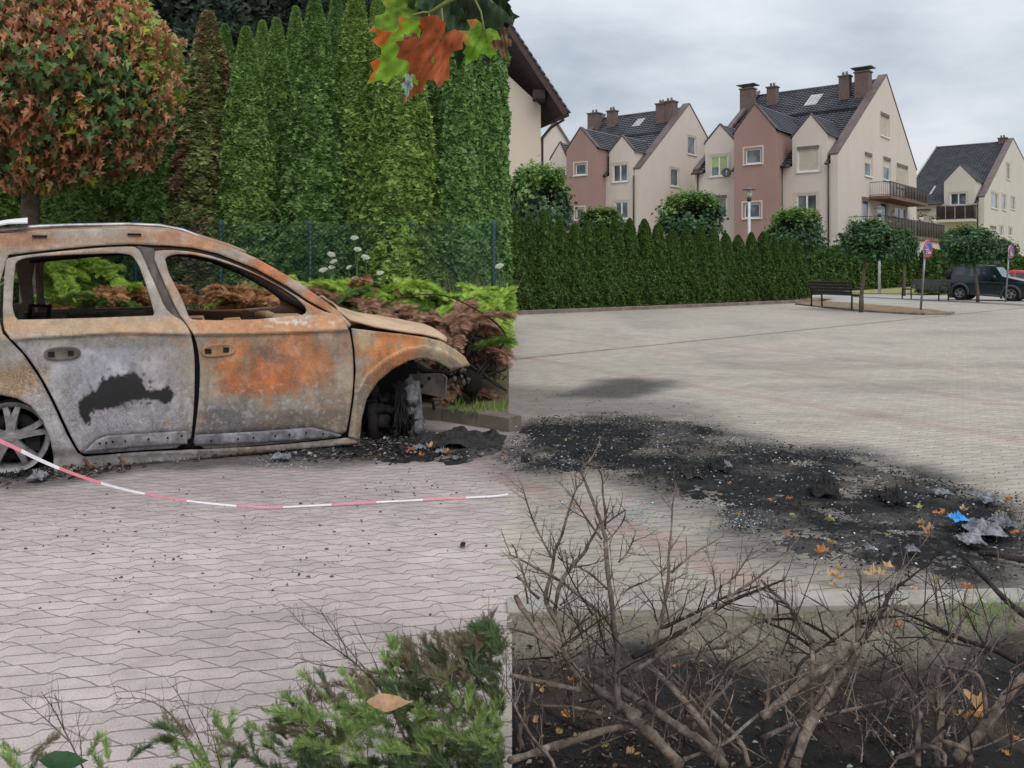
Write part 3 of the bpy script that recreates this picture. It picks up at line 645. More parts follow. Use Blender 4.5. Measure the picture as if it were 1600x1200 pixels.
# rim on the ground
def rim():
    R = 0.236; c = L3(13, 684, 0.05); c = Vector((0.0, 0.06, R+0.005)); Mx = Matrix.Translation(c) @ Matrix.Rotation(math.pi/2, 4, 'X')
    b = MB(); prof = [(R*.86, -.17), (R*.99, -.18), (R, -.165), (R*.93, -.14), (R*.85, -.12), (R*.84, .0), (R*.9, .02), (R*.98, .03), (R, .02), (R*.995, .008), (R*.93, .012), (R*.87, .0), (R*.81, -.05), (R*.81, -.16)]
    b.lathe(prof, 48, Mx); wh = b.build('wheel_rim', M_alloy, car, local=True, sharp=40)
    for q in range(5):
        a = 2*math.pi*q/5+0.30; s = MB()
        for da in (-.17, .17):
            pts = [];
            for t in np.linspace(0, 1, 7):
                r = R*(0.16+0.74*t); an = a+da*(0.35+0.75*t); z = .028-.03*(1-t)**2*0-.018*math.sin(t*3.1)*-1*.3-.02*t
                pts.append((r*math.cos(an), r*math.sin(an), z))
            for p0, p1, t in zip(pts[:-1], pts[1:], np.linspace(0, 1, 6)):
                wd = .027-.007*t; d = Vector(p1)-Vector(p0); nn = Vector((-d.y, d.x, 0)).normalized()*wd; zz = Vector((0, 0, -.035))
                A, B = Vector(p0)-d*.06, Vector(p1)+d*.06; up = Vector((0, 0, .004))
                s.hexa([Mx @ v for v in (A+nn+zz, B+nn+zz, B-nn+zz, A-nn+zz, A+nn*.8, B+nn*.8, B-nn*.8, A-nn*.8)])
        s.build('spoke', M_alloy, wh, local=True)
    s = MB(); s.lathe([(0, .03), (R*.12, .032), (R*.22, .02), (R*.26, .0), (R*.26, -.03)], 24, Mx); s.build('hub', M_alloy, wh, local=True)
    s = MB(); s.lathe([(R*.3, -.07), (R*.66, -.07), (R*.66, -.09), (R*.3, -.09)], 32, Mx, closed=True); s.box(Mx @ Vector((R*.5, -R*.2, -.06)), (.09, .05, .12)); s.build('brake_disc', M_char, wh, local=True)
rim()
# wheel houses, floor, bulkheads, interior remains
for cx_, r0, a0, a1 in ((0.0, 0.40, -.08, 1.08), (2.44, 0.42, .42, 1.08)):
    for yc, sg in ((0.10, 1), (CWID-0.10, -1)):
        b = MB(); nn = 22; vs = []
        for k in range(nn+1):
            a = math.pi*(a0+(a1-a0)*k/nn); x, z = cx_+r0*math.cos(a), 0.22+r0*1.06*math.sin(a); vs += [(x, yc-0.02*sg, z), (x, yc+0.62*sg, z)]
        fs = [(2*i, 2*i+1, 2*i+3, 2*i+2) for i in range(nn)]; b.add(vs, fs, 0, True)
        if a0 < 0: b.add([v for v in vs[1::2]], [tuple(range(nn+1))])
        b.build('wheel_housing', M_dark, car, local=True)
b = MB(); b.box((.95, CWID/2, .16), (2.2, 1.5, .05)); b.box((2.12, CWID/2, .55), (.04, 1.55, .72)); b.box((-.35, CWID/2, .5), (.03, 1.4, .7)); b.box((1.15, CWID/2, .27), (1.9, .26, .2)); b.build('floor_pan', M_char, car, local=True)
b = MB(); b.tube([(1.72, .14, .93), (1.74, .5, .95), (1.74, 1.2, .95), (1.72, CWID-.14, .93)], .045, 10); b.box((1.9, CWID/2, .93), (.30, 1.48, .03)); b.build('dash_beam', M_tan, car, local=True)
b = MB(); b.tube([(1.32, .42, .90), (1.36, .44, .965), (1.46, .46, .97), (1.5, .46, .9)], .014, 8); b.tube([(1.05, .5, .9), (1.07, .5, .985), (1.2, .5, .985), (1.22, .5, .9)], .014, 8); b.box((1.1, .6, .905), (.75, .5, .05)); b.tube([(1.2, .5, .92), (1.62, .62, .9)], .03, 8); b.build('column_bracket', M_tan, car, local=True)
b = MB(); b.box((.35, CWID-.16, .93), (1.05, .05, .13)); b.box((-.12, CWID/2, .98), (.08, 1.3, .05)); b.box((.30, CWID-.24, 1.0), (.2, .02, .05))
for x in (-.05, .2, .42, .68): b.lathe([(0, 0), (.016, 0), (.016, .02)], 10, Matrix.Translation((x, CWID-.187, .955)) @ Matrix.Rotation(math.pi/2, 4, 'X'))
b.build('inner_sill', M_charg, car, local=True)
b = MB()
for k in range(2): b = MB(); b.tube([(.02+.05*k, .2+1.1*k, .90), (.03+.05*k, .25+1.1*k, 1.05), (-.05, .4+.9*k, 1.06), (-.06, .5+.8*k, .9)], .02, 7); b.build('seat_frame', M_dark, car, local=True)
# seen through the front arch: hub carrier, inner wing, cables
b = MB()
def blob(b, c, r, n=8, sc=(1, 1, 1), jit=.25, mi=0):
    vs = []; rr = rnd
    for i in range(n):
        th = math.pi*i/(n-1)
        for k in range(n+2):
            ph = 2*math.pi*k/(n+2); q = r*(1+rr.uniform(-jit, jit)); vs.append((c[0]+q*sc[0]*math.sin(th)*math.cos(ph), c[1]+q*sc[1]*math.sin(th)*math.sin(ph), c[2]+q*sc[2]*math.cos(th)))
    m_ = n+2; fs = [(i*m_+k, i*m_+(k+1) % m_, (i+1)*m_+(k+1) % m_, (i+1)*m_+k) for i in range(n-1) for k in range(m_)]
    b.add(vs, fs, mi, True)
def A3(px, py, ex): return L3(px, py, ex)
for (x, y, r, ex) in ((641,610,.05,.22),(645,622,.06,.2),(640,640,.05,.22),(651,650,.035,.2),(655,668,.055,.18),(662,684,.05,.18),(672,690,.04,.15),(640,600,.05,.3)): blob(b, A3(x, y, ex), r, 9, (1, 1, 1.1), .22)
pts = [A3(646, 596, .26), A3(650, 620, .24), A3(652, 645, .22), A3(660, 675, .2)]; b.tube(pts, [.05, .045, .04, .035], 9, jit=.1)
b.build('hub_carrier', mat('ashen_hub', S(128, 126, 128), .9, S(70, 68, 70), 24, bmp=.8, bscale=60), car, local=True)
b = MB(); p = [A3(640, 586, .42), A3(694, 584, .42), A3(694, 621, .42), A3(642, 612, .42)]; q_ = [v+Vector((0, .06, 0)) for v in p]; b.hexa(p+q_)
b.tube([A3(690, 585, .36), A3(697, 590, .36), A3(696, 618, .36), A3(690, 625, .36), A3(676, 624, .36)], .012, 6)
wing = b.build('inner_wing', M_charg, car, local=True)
for (x, y) in ((671, 591), (659, 603)): b = MB(); b.lathe([(0, .0), (.016, 0), (.016, -.01)], 10, Matrix.Translation(A3(x, y, .415)) @ Matrix.Rotation(math.pi/2, 4, 'X')); b.build('bolt_hole', M_dark, wing, local=True)
b = MB(); b.tube([A3(640, 575, .3), A3(665, 578, .22), A3(700, 583, .12), A3(722, 573, .1)], .014, 7); b.build('bumper_bracket', M_char, car, local=True)
b = MB(); b.tube([A3(655, 565, .3), A3(662, 572, .3), A3(672, 578, .3)], .02, 7); b.build('bent_bracket', M_charg, car, local=True)
b = MB(); b.tube([A3(676, 622, .4), A3(678, 640, .4)], .012, 6); b.build('tow_bracket', M_char, car, local=True)
b = MB()
for k in range(30):
    x0 = rnd.uniform(618, 636); x1 = x0+rnd.uniform(-12, 22); yb = rnd.uniform(660, 692)
    b.tube([A3(x0, 598+rnd.uniform(-4, 6), .22), A3((x0*2+x1)/3+rnd.uniform(-3, 3), 630, .18+rnd.uniform(-.03, .03)), A3((x0+2*x1)/3+rnd.uniform(-5, 5), 655, .17), A3(x1, yb, .15+rnd.uniform(-.05, .05))], rnd.uniform(.0025, .0045), 4)
b.build('cable_strands', M_char, car, local=True)
b = MB(); p = [A3(x, y, .62) for x, y in ((566, 705), (566, 600), (600, 572), (652, 566), (652, 640), (648, 700))]; b.add(p, [tuple(range(6))]); b.build('dark_backing_plate', M_dark, car, local=True)  # added dark plate; its black colour stands for the shade in the wheel well
b = MB()
for k in range(40):
    x, y = rnd.uniform(572, 640), rnd.uniform(600, 690); blob(b, A3(x, y, rnd.uniform(.3, .5)), rnd.uniform(.025, .07), 7, (1, 1, rnd.uniform(.6, 1.4)), .3)
b.tube([A3(580, 630, .3), A3(583, 690, .3)], .05, 9, jit=.15); b.tube([A3(590, 660, .35), A3(630, 640, .35)], .03, 8); b.build('engine_remains', M_char, car, local=True)
for k in range(14):
    b = MB(); x = rnd.uniform(702, 733); y = rnd.uniform(576, 606); blob(b, A3(x, y, .3+rnd.uniform(0, .3)), rnd.uniform(.008, .022), 6, (1, 1, 1.2), .35); b.build('headlight_fragment', M_charg, car, local=True)
b = MB(); b.tube([A3(703, 580, .06), A3(718, 574, .07), A3(733, 570, .12)], .008, 6); b.build('fender_edge', M_tan, car, local=True)
b = MB()
b.tube([L3(131, 716, -.02), L3(140, 728, -.05), L3(150, 738, -.08), L3(168, 739, -.1), L3(190, 737, -.08), L3(193, 722, -.03), L3(185, 714, -.01)], [.012, .012, .012, .01, .01, .01, .008], 7)
b.tube([L3(150, 739, -.09), L3(160, 732, -.08), L3(176, 728, -.05), L3(190, 738, -.09)], .005, 5); b.build('hanging_seal', M_rust, car, local=True)
# tape stretched in front of the car
def tape():
    base = [(-60, 664), (13, 694), (60, 718), (100, 735), (160, 756), (220, 771), (300, 784), (380, 791.5), (470, 793.5), (560, 792), (650, 787.5), (730, 780), (794, 772.5)]
    st = smooth_poly(base, 2, False); Ys = np.interp([p[0] for p in st], [-60, 300, 794], [4.95, 4.75, 5.1]); pts = [P(x, y, Yv) for (x, y), Yv in zip(st, Ys)]
    pts[-1].z = max(pts[-1].z, 0.012)
    # resample evenly
    d = [0]; 
    for a, c in zip(pts[:-1], pts[1:]): d.append(d[-1]+(c-a).length)
    n = 220; out = []
    for s_ in np.linspace(0, d[-1], n): out.append(Vector((np.interp(s_, d, [p.x for p in pts]), np.interp(s_, d, [p.y for p in pts]), max(.012, np.interp(s_, d, [p.z for p in pts])))))
    b = MB(); vs = []; L = d[-1]
    for i, p in enumerate(out):
        s_ = L*i/(n-1); a = 1.15+0.12*math.sin(s_*2.3)-.35*float(sstep(.3*L, L, s_)); w = .0115-.0065*float(sstep(.05*L, .45*L, s_))
        vs += [p+Vector((0.0, math.cos(a)*w, math.sin(a)*w)), p-Vector((0.0, math.cos(a)*w, math.sin(a)*w))]
    for i in range(n-1): b.add([vs[2*i], vs[2*i+1], vs[2*i+3], vs[2*i+2]], [(0, 1, 2, 3)], int((L*i/(n-1)+.13)/.26) % 2)
    o = b.build('barrier_tape', [mat('tape_white', S(226, 220, 222), .45, S(206, 198, 202), 9), mat('tape_red', S(216, 132, 142), .45, S(204, 112, 124), 9)])
    m_ = o.modifiers.new('thickness', 'SOLIDIFY'); m_.thickness = .0012
    settag(o, 'red and white barrier tape sagging in front of the burnt car', 'tape')
tape()
b = MB(); vs = []
for (x, y) in ((-20, 353), (13, 348.5), (43, 346.5)):
    for k in range(5): vs.append(P(x, y, 5.8+.06*k)+Vector((0, 0, rnd.uniform(-.004, .006)+.006*k)))
fs = [(i*5+k, i*5+k+1, (i+1)*5+k+1, (i+1)*5+k) for i in range(2) for k in range(4)]; b.add(vs, fs); o = b.build('paper_sheet', mat('white_paper', S(226, 224, 224), .8, S(200, 198, 200), 8)); q = o.modifiers.new('t', 'SOLIDIFY'); q.thickness = .01; settag(o, 'white crumpled sheet lying on the burnt car roof', 'sheet')
# ------------------------------------------------------------------ foliage tools
def unit(a): return a/np.maximum(np.linalg.norm(a, axis=1, keepdims=True), 1e-9)
# templates: (verts (k,3) x across, y along, z normal), quads
def tmpl_thuja():
    V = []; Q = []
    for ang, l, w, oy in ((0, 1.0, .20, 0), (.62, .78, .18, .10), (-.62, .78, .18, .10), (1.15, .55, .18, .05), (-1.15, .55, .18, .05)):
        b = len(V); s, c = math.sin(ang), math.cos(ang)
        for x, y in ((0, 0), (w, l*.55), (0, l), (-w, l*.55)):
            X, Y = x*c+y*s, oy+y*c-x*s; V.append((X, Y, -0.55*(Y*Y)+.25*abs(X)))
        Q.append((b, b+1, b+2, b+3))
    return np.array(V), np.array(Q)
def tmpl_sprig():
    V = []; Q = []
    for ang, l, w, oy in ((0, 1.0, .034, 0), (.45, .55, .030, .38), (-.45, .55, .030, .40), (.55, .5, .032, .2), (-.55, .5, .032, .22), (.65, .42, .032, .04), (-.65, .42, .032, .06), (.35, .35, .028, .62), (-.35, .35, .028, .64)):
        b = len(V); s, c = math.sin(ang), math.cos(ang)
        for x, y in ((0, 0), (w, l*.5), (0, l), (-w, l*.5)):
            X, Y = x*c+y*s, oy+y*c-x*s; V.append((X, Y, -.2*Y*Y+.35*abs(X)))
        Q.append((b, b+1, b+2, b+3))
    return np.array(V), np.array(Q)
def tmpl_fan():
    V = []; Q = []
    for ang, l, w, oy in ((0, 1.0, .20, 0), (.75, .75, .19, .06), (-.75, .75, .19, .06)):
        b = len(V); s, c = math.sin(ang), math.cos(ang)
        for x, y in ((0, 0), (w, l*.55), (0, l), (-w, l*.55)):
            X, Y = x*c+y*s, oy+y*c-x*s; V.append((X, Y, -.6*Y*Y+.3*abs(X)))
        Q.append((b, b+1, b+2, b+3))
    return np.array(V), np.array(Q)
def tmpl_needle(): return np.array([(0, 0, 0), (.5, .45, .06), (0, 1, -.1), (-.5, .45, .06)]), np.array([(0, 1, 2, 3)])
def tmpl_leaf(): return np.array([(0, 0, 0), (.42, .3, .14), (.36, .68, .1), (0, 1, -.12), (-.36, .68, .1), (-.42, .3, .14), (0, .5, 0)]), np.array([(0, 1, 2, 6), (6, 2, 3, 3), (0, 6, 4, 5), (6, 3, 3, 4)])
RIGHT = [(.10, -.10), (.30, -.12), (.50, .02), (.34, .12), (.33, .22), (.62, .40), (.52, .44), (.50, .56), (.30, .52), (.20, .58), (.22, .76), (.10, .80)]
def tmpl_maple(curl=.25):
    out = [(0, 0)]+RIGHT+[(0, 1.02)]+[(-x, y) for x, y in RIGHT[::-1]]; c = (0, .28); V = [(x, y, curl*(abs(x)**1.3)-curl*.5*max(0, y-.5)**2) for x, y in out]+[(c[0], c[1], 0)]
    n = len(out); return np.array(V), np.array([(i, (i+1) % n, n, n) for i in range(n)])
def tmpl_lobed(): # small maple-like leaf, cheap
    V = [(0, 0, 0), (.42, .02, .1), (.24, .3, .03), (.55, .5, .14), (.2, .62, .03), (0, 1, -.1), (-.2, .62, .03), (-.55, .5, .14), (-.24, .3, .03), (-.42, .02, .1)]
    return np.array(V), np.array([(0, 1, 2, 8), (0, 8, 9, 9), (2, 3, 4, 8), (8, 4, 6, 7), (4, 5, 6, 6)])
def scatter(tm, pos, fwd, nrm, ln, wd, col, cvar=None):
    """instances of a leaf template as raw arrays; col (n,3)"""
    tv, tq = tm; n = len(pos); k = len(tv); y = unit(fwd); x = unit(np.cross(y, nrm)); z = np.cross(x, y)
    V = pos[:, None, :]+(tv[None, :, 0:1]*wd[:, None, None])*x[:, None, :]+(tv[None, :, 1:2]*ln[:, None, None])*y[:, None, :]+(tv[None, :, 2:3]*ln[:, None, None])*z[:, None, :]
    Q = tq[None]+(np.arange(n)*k)[:, None, None]
    C = np.repeat(col[:, None, :], k, 1)
    if cvar is not None: C = C*cvar[None, :, None]
    return V.reshape(-1, 3), Q.reshape(-1, tq.shape[1]), C.reshape(-1, 3)
def tri_fix(Q): return Q
def merge(parts):
    V = []; Q = []; C = []; b = 0
    for v, q, c in parts: V.append(v); Q.append(q+b); C.append(c); b += len(v)
    return np.concatenate(V), np.concatenate(Q), np.concatenate(C)
def fmesh(name, parts):
    V, Q, C = merge(parts); deg = (Q[:, 2] == Q[:, 3]) if Q.shape[1] == 4 else np.zeros(len(Q), bool)
    # degenerate quads become triangles: build two meshes' worth of loops in one mesh
    me = bpy.data.meshes.new(name); q4 = Q[~deg]; q3 = Q[deg][:, :3]
    loops = np.concatenate([q4.ravel(), q3.ravel()]).astype(np.int32)
    tot = np.concatenate([np.full(len(q4), 4, np.int32), np.full(len(q3), 3, np.int32)]); st = np.concatenate([[0], np.cumsum(tot)[:-1]]).astype(np.int32)
    me.vertices.add(len(V)); me.vertices.foreach_set('co', V.astype(np.float32).ravel()); me.loops.add(len(loops)); me.loops.foreach_set('vertex_index', loops)
    me.polygons.add(len(tot)); me.polygons.foreach_set('loop_start', st)
    try: me.polygons.foreach_set('loop_total', tot)
    except Exception: pass
    me.update(calc_edges=True)
    a = me.attributes.new('Col', 'FLOAT_COLOR', 'POINT'); c = np.ones((len(V), 4), np.float32); c[:, :3] = np.clip(C, 0.002, 1); a.data.foreach_set('color', c.ravel())
    return me
M_thuja = mat_foliage('thuja_leaf', .22); M_leaf = mat_foliage('broad_leaf', .3, .45); M_jun = mat_foliage('juniper_leaf', .25); M_bark = mat('bark', S(112, 98, 84), .95, S(72, 62, 52), 14, bmp=.7, bscale=40)
def palette(n, cols, r, var=.18):
    c = np.array([SA(q) for q in cols]); i = r.integers(0, len(cols), n); return c[i]*(1+var*r.standard_normal(n))[:, None].clip(.4, 1.8)
def thuja_mesh(name, h, rad, n, spray, cols, seed, brown=None, tipc=None, pw=.62, base=.72):
    """narrow conifer: many flat sprays over a lumpy cone, a brown inner mass behind them"""
    r = np.random.default_rng(seed); t = r.random(n)**0.9; th = r.random(n)*2*math.pi
    env = np.minimum(1, base+(1-base)*sstep(0, .16, t))*np.power(np.clip(1-t, 0, 1), pw)*(1.0)+.02
    env = env/np.max(env); ph = seed*1.7
    lump = 1+.12*vnoise(3*np.cos(th)+ph, 3*np.sin(th), t*h*1.6, seed)+.15*vnoise(6*np.cos(th)+ph, 6*np.sin(th), t*h*4.5, seed+1)+.07*vnoise(11*np.cos(th), 11*np.sin(th), t*h*9, seed+2)
    dep = 1-.28*r.random(n)**2; R = rad*env*lump*dep
    pos = np.stack([R*np.cos(th), R*np.sin(th), .02*h+t*h*.97], 1)
    out = np.stack([np.cos(th), np.sin(th), np.zeros(n)], 1); tang = np.stack([-np.sin(th), np.cos(th), np.zeros(n)], 1)
    j = r.standard_normal((n, 3)); up = np.array([0, 0, 1.0])
    fwd = out*(.35+.35*r.random(n))[:, None]+up*(.55+.5*r.random(n))[:, None]+tang*(.65*r.standard_normal(n))[:, None]+.25*j
    nrm = out*.9+up*.45+.50*r.standard_normal((n, 3))
    ln = spray*(.7+.6*r.random(n))*(.75+.35*np.clip(env*1.6, 0, 1)); wd = ln*(.75+.4*r.random(n))
    col = palette(n, cols, r, .16)
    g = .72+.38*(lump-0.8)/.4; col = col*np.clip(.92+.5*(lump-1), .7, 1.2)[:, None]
    if brown is not None:
        bz = sstep(-.1, .35, vnoise(2*np.cos(th)+5, 2*np.sin(th), t*h*.8, seed+9)+brown-0.5); k = (r.random(n) < bz)
        col[k] = palette(k.sum(), [(150, 118, 94), (164, 134, 106), (136, 116, 90), (138, 130, 92)], r, .2)
    cv = np.ones(len(tmpl_thuja()[0])); parts = [scatter(tmpl_fan(), pos, fwd, nrm, ln, wd, col)]
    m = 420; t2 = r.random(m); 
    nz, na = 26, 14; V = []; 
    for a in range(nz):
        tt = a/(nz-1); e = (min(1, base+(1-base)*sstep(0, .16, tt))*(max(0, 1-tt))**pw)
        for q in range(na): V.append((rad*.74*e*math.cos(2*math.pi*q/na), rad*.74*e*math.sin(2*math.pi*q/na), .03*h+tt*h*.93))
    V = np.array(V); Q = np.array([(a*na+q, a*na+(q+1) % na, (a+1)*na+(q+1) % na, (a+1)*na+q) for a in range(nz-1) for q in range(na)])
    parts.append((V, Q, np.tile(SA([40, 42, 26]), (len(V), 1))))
    return fmesh(name, parts)
def trunk_mesh(h, r0):
    b = MB(); b.tube([(0, 0, -.1), (.01, 0, h*.4), (0, .01, h)], [r0, r0*.7, r0*.2], 8); o = b.build('trunk', M_bark); me = o.data; bpy.data.objects.remove(o); return me
def plant(name, crown, trunk, label, cat, loc, rz, sc, group, mcrown, mtrunk=M_bark):
    t = thing(name, label, cat, loc, rz, group); t.scale = sc
    c = link('crown', crown, t); t2 = link('trunk', trunk, t)
    if not crown.materials: crown.materials.append(mcrown)
    if not trunk.materials: trunk.materials.append(mtrunk)
    return t
ORD = ['first', 'second', 'third', 'fourth', 'fifth', 'sixth', 'seventh', 'eighth', 'ninth', 'tenth', 'eleventh', 'twelfth', 'thirteenth', 'fourteenth', 'fifteenth', 'sixteenth', 'seventeenth', 'eighteenth', 'nineteenth', 'twentieth']
ORD += ['twenty '+w for w in ORD[:9]]+['thirtieth']+['thirty '+w for w in ORD[:9]]
# ---- tall hedge behind the car
green = [(124, 156, 84), (140, 172, 92), (108, 142, 80), (150, 180, 100), (120, 150, 92)]
olive = [(142, 150, 92), (128, 142, 86), (152, 156, 104), (120, 138, 82)]
gsets = [green, [(136, 164, 84), (150, 178, 94), (122, 152, 80)], [(116, 150, 84), (130, 164, 92), (104, 138, 80)]]
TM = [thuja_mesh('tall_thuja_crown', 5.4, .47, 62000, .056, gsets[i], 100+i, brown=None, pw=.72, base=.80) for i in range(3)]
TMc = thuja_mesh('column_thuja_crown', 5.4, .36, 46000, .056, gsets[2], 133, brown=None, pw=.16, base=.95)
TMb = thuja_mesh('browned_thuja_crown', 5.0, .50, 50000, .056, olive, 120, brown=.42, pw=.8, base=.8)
TR = trunk_mesh(4.5, .06)
row = [(-150,0,1.0,60,0),(-85,1,1.0,60,.0),(-15,2,1.0,60,0),(55,0,.95,60,.1),(120,1,.98,60,0),(190,2,.95,64,.1),(255,0,.95,70,0),(325,3,1.45,16,-.35),(385,1,1.0,40,0),(432,2,.95,26,.2),(492,0,1.1,-8,-.1),(556,1,1.15,-25,0),(628,2,1.15,-30,-.2),(696,0,1.15,-40,0),(716,1,.9,-40,.15),(757,5,.9,-60,.0)]
for k, (px, v, w, ytip, dy) in enumerate(row):
    Y = 11.0+dy+(.22 if k % 2 else -.22)+.1*math.sin(k*2.1); x = (px-CX)/F*Y; zt = H+(YH-ytip)/F*Y; z0 = .45; hh = (5.0 if v == 3 else 5.4); s = (zt-z0)/hh
    lab = 'tall thuja with brown scorched foliage standing out in the green hedge behind the car' if v == 3 else 'tall green thuja, %s from left in the front hedge row behind the burnt car' % ORD[k]
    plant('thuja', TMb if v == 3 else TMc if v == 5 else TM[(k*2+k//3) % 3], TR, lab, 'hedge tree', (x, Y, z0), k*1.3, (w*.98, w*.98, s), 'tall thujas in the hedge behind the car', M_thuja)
row2 = [(20,1,300),(90,0,260),(160,2,260),(225,1,250),(275,0,62),(352,2,36),(410,1,30),(462,0,8),(525,2,-20),(592,1,-30),(662,0,-30)]
for k, (px, v, ytip) in enumerate(row2):
    Y = 12.1+.2*math.sin(k*3.3); x = (px-CX)/F*Y; zt = H+(YH-min(ytip, 120))/F*Y; z0 = .45; s = (zt-z0)/5.4
    plant('thuja', TM[v], TR, 'tall dark thuja, %s from left in the rear hedge row' % ORD[k], 'hedge tree', (x, Y, z0), k*2.1+1, (.85, .85, s), 'tall thujas in the rear row of the hedge', M_thuja)
# dark conifers further back
dark = [(62, 76, 64), (72, 86, 70), (56, 68, 60)]
SPm = [thuja_mesh('dark_conifer_crown', 8.5, 1.5, 22000, .17, dark, 140+i, pw=.8) for i in range(2)]; TRs = trunk_mesh(7.5, .14)
for k, (px, Y) in enumerate([(-60, 15.5), (60, 16.5), (170, 15), (255, 16.5), (330, 15.2), (420, 16.4), (510, 15.5)]):
    plant('spruce', SPm[k % 2], TRs, 'dark conifer looming behind the tall hedge, %s from the left' % ORD[k], 'tree', ((px-CX)/F*Y, Y, .3), k*1.7, (1.1, 1.1, 1.0), 'dark conifers behind the tall hedge', M_thuja)
# ---- green wire fence in front of that hedge
M_fence = mat('fence_green', S(44, 78, 74), .5, S(36, 62, 60), 8)
fe = thing('wire_fence', 'green chain link fence with dark posts in front of the tall hedge', 'fence', (0, 10.15, .4))
for px in (40, 125, 212, 345, 485, 641, 771):
    x = (px-CX)/F*10.15; b = MB(); b.tube([(x, 10.15, .3), (x, 10.15, H+(YH-343)/F*10.15)], .025, 10); b.build('post', M_fence, fe)
b = MB(); x0, x1, z0, z1 = -8.0, -.12, .5, H+(YH-350)/F*10.15; st = .06
k = x0-(z1-z0)
while k < x1:
    for sg in (1, -1):
        a = (k, z0) if sg > 0 else (k, z1); e = (k+(z1-z0), z1) if sg > 0 else (k+(z1-z0), z0)
        (ax, az), (ex, ez) = a, e
        if ax < x0: t = (x0-ax)/(ex-ax); ax, az = x0, az+(ez-az)*t
        if ex > x1: t = (x1-ax)/(ex-ax); ex, ez = x1, az+(ez-az)*t
        if ex-ax > .01: b.tube([(ax, 10.12, az), (ex, 10.12, ez)], .0032, 3, cap=False, smooth=False)
    k += st
for z in (z0, (z0+z1)/2, z1): b.tube([(x0, 10.12, z), (x1, 10.12, z)], .003, 4, cap=False)
b.build('wire_mesh', M_fence, fe)
# ---- maple with scorched leaves
def maple():
    r = np.random.default_rng(5); Y = 8.75; c = P(70, 118, Y); R = np.array([1.27, 1.15, 1.14]); n = 13500
    base = P(47, 470, Y); t = thing('maple_tree', 'round crowned maple with half its leaves scorched brown behind the car', 'tree', (base.x, Y, .3))
    d = unit(r.standard_normal((n, 3))); lump = 1+.10*vnoise(d[:, 0]*3, d[:, 1]*3, d[:, 2]*3, 3)+.07*vnoise(d[:, 0]*7, d[:, 1]*7, d[:, 2]*7, 4)
    rad = (.62+.40*r.random(n)**.6)*lump; pos = np.array(c)+d*R*rad[:, None]
    ok = pos[:, 2] > P(0, 292, Y).z-.06*r.random(n); pos, d = pos[ok], d[ok]; n = len(pos)
    fwd = d*.5+np.array([0, 0, -.9])+.55*r.standard_normal((n, 3)); nrm = d+np.array([0, 0, .9])+.5*r.standard_normal((n, 3))
    br = sstep(-.15, .45, vnoise(pos[:, 0]*1.6, pos[:, 1]*1.6, pos[:, 2]*1.6, 11)*.5+(.34-.26*(pos[:, 0]-c.x)/R[0])+.1*(pos[:, 2]-c.z)); k = r.random(n) < np.clip(br*.72+.10, 0, .70)
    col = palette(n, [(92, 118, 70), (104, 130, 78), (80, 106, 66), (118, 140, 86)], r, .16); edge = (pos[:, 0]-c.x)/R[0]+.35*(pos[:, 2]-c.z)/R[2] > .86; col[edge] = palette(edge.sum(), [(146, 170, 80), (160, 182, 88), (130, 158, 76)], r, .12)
    col[k] = palette(k.sum(), [(190, 134, 102), (206, 156, 122), (172, 116, 88), (170, 142, 106), (196, 142, 98)], r, .16)
    yel = r.random(n) < .02; col[yel] = palette(yel.sum(), [(168, 176, 60)], r, .1)
    ln = .082*(.55+.75*r.random(n)); cur = (r.random(n) < .45) | k
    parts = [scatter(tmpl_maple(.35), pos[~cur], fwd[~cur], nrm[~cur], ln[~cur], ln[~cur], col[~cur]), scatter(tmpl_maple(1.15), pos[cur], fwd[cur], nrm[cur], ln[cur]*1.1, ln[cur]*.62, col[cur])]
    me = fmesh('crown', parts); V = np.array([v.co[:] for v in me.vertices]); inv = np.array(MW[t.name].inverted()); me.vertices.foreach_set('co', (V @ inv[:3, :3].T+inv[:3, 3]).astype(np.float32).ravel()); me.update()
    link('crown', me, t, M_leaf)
    b = MB(); top = P(50, 240, Y); b.tube([base+Vector((0, 0, -.4)), base, P(46, 350, Y), top, P(60, 150, Y)], [.11, .1, .085, .08, .04], 12, jit=.04)
    for k in range(14):
        a = rnd.uniform(0, 6.28); e = c+Vector((math.cos(a)*.9, math.sin(a)*.8, rnd.uniform(-.4, .7))); m_ = (top+e)/2+Vector((0, 0, .1)); b.tube([top+Vector((0, 0, rnd.uniform(-.1, .5))), m_, e], [.035, .02, .006], 6)
    b.build('trunk', M_bark, t)
maple()
# ---- juniper shrubs on the bank
def plume_parts(r, o, direction, L, droop, cols, leafl, nleaf, xmax=9e9):
    """one arching juniper plume with fine scale leaves along it"""
    t = np.sort(r.random(nleaf)); d = direction/np.linalg.norm(direction); ax = np.array([0, 0, 1.0])
    p = o[None]+d[None]*(t*L)[:, None]+ax[None]*(-droop*L*t*t)[:, None]; tang = d[None]-ax[None]*(2*droop*t)[:, None]
    n = nleaf; sd = unit(np.cross(unit(tang), np.array([[0, 0, 1.0]]))); sgn = r.choice([-1, 1], n)[:, None]
    wid = (.16*L*np.sin(np.pi*np.clip(t*.95+.04, 0, 1))**.8)[:, None]; off = sd*sgn*wid*r.random(n)[:, None]**.7+.03*L*r.standard_normal((n, 3))
    fwd = unit(tang)*1.0+sd*sgn*.75+.25*r.standard_normal((n, 3))+ax*.25; nrm = np.cross(sd, unit(tang))+.5*r.standard_normal((n, 3))
    ln = leafl*(.6+.8*r.random(n)); pp = p+off*.6; kk = (pp[:, 0] < xmax) & (pp[:, 2] > -.02); return scatter(tmpl_sprig(), pp[kk], fwd[kk], nrm[kk], ln[kk]*2.1, ln[kk]*1.9, palette(n, cols, r, .18)[kk])
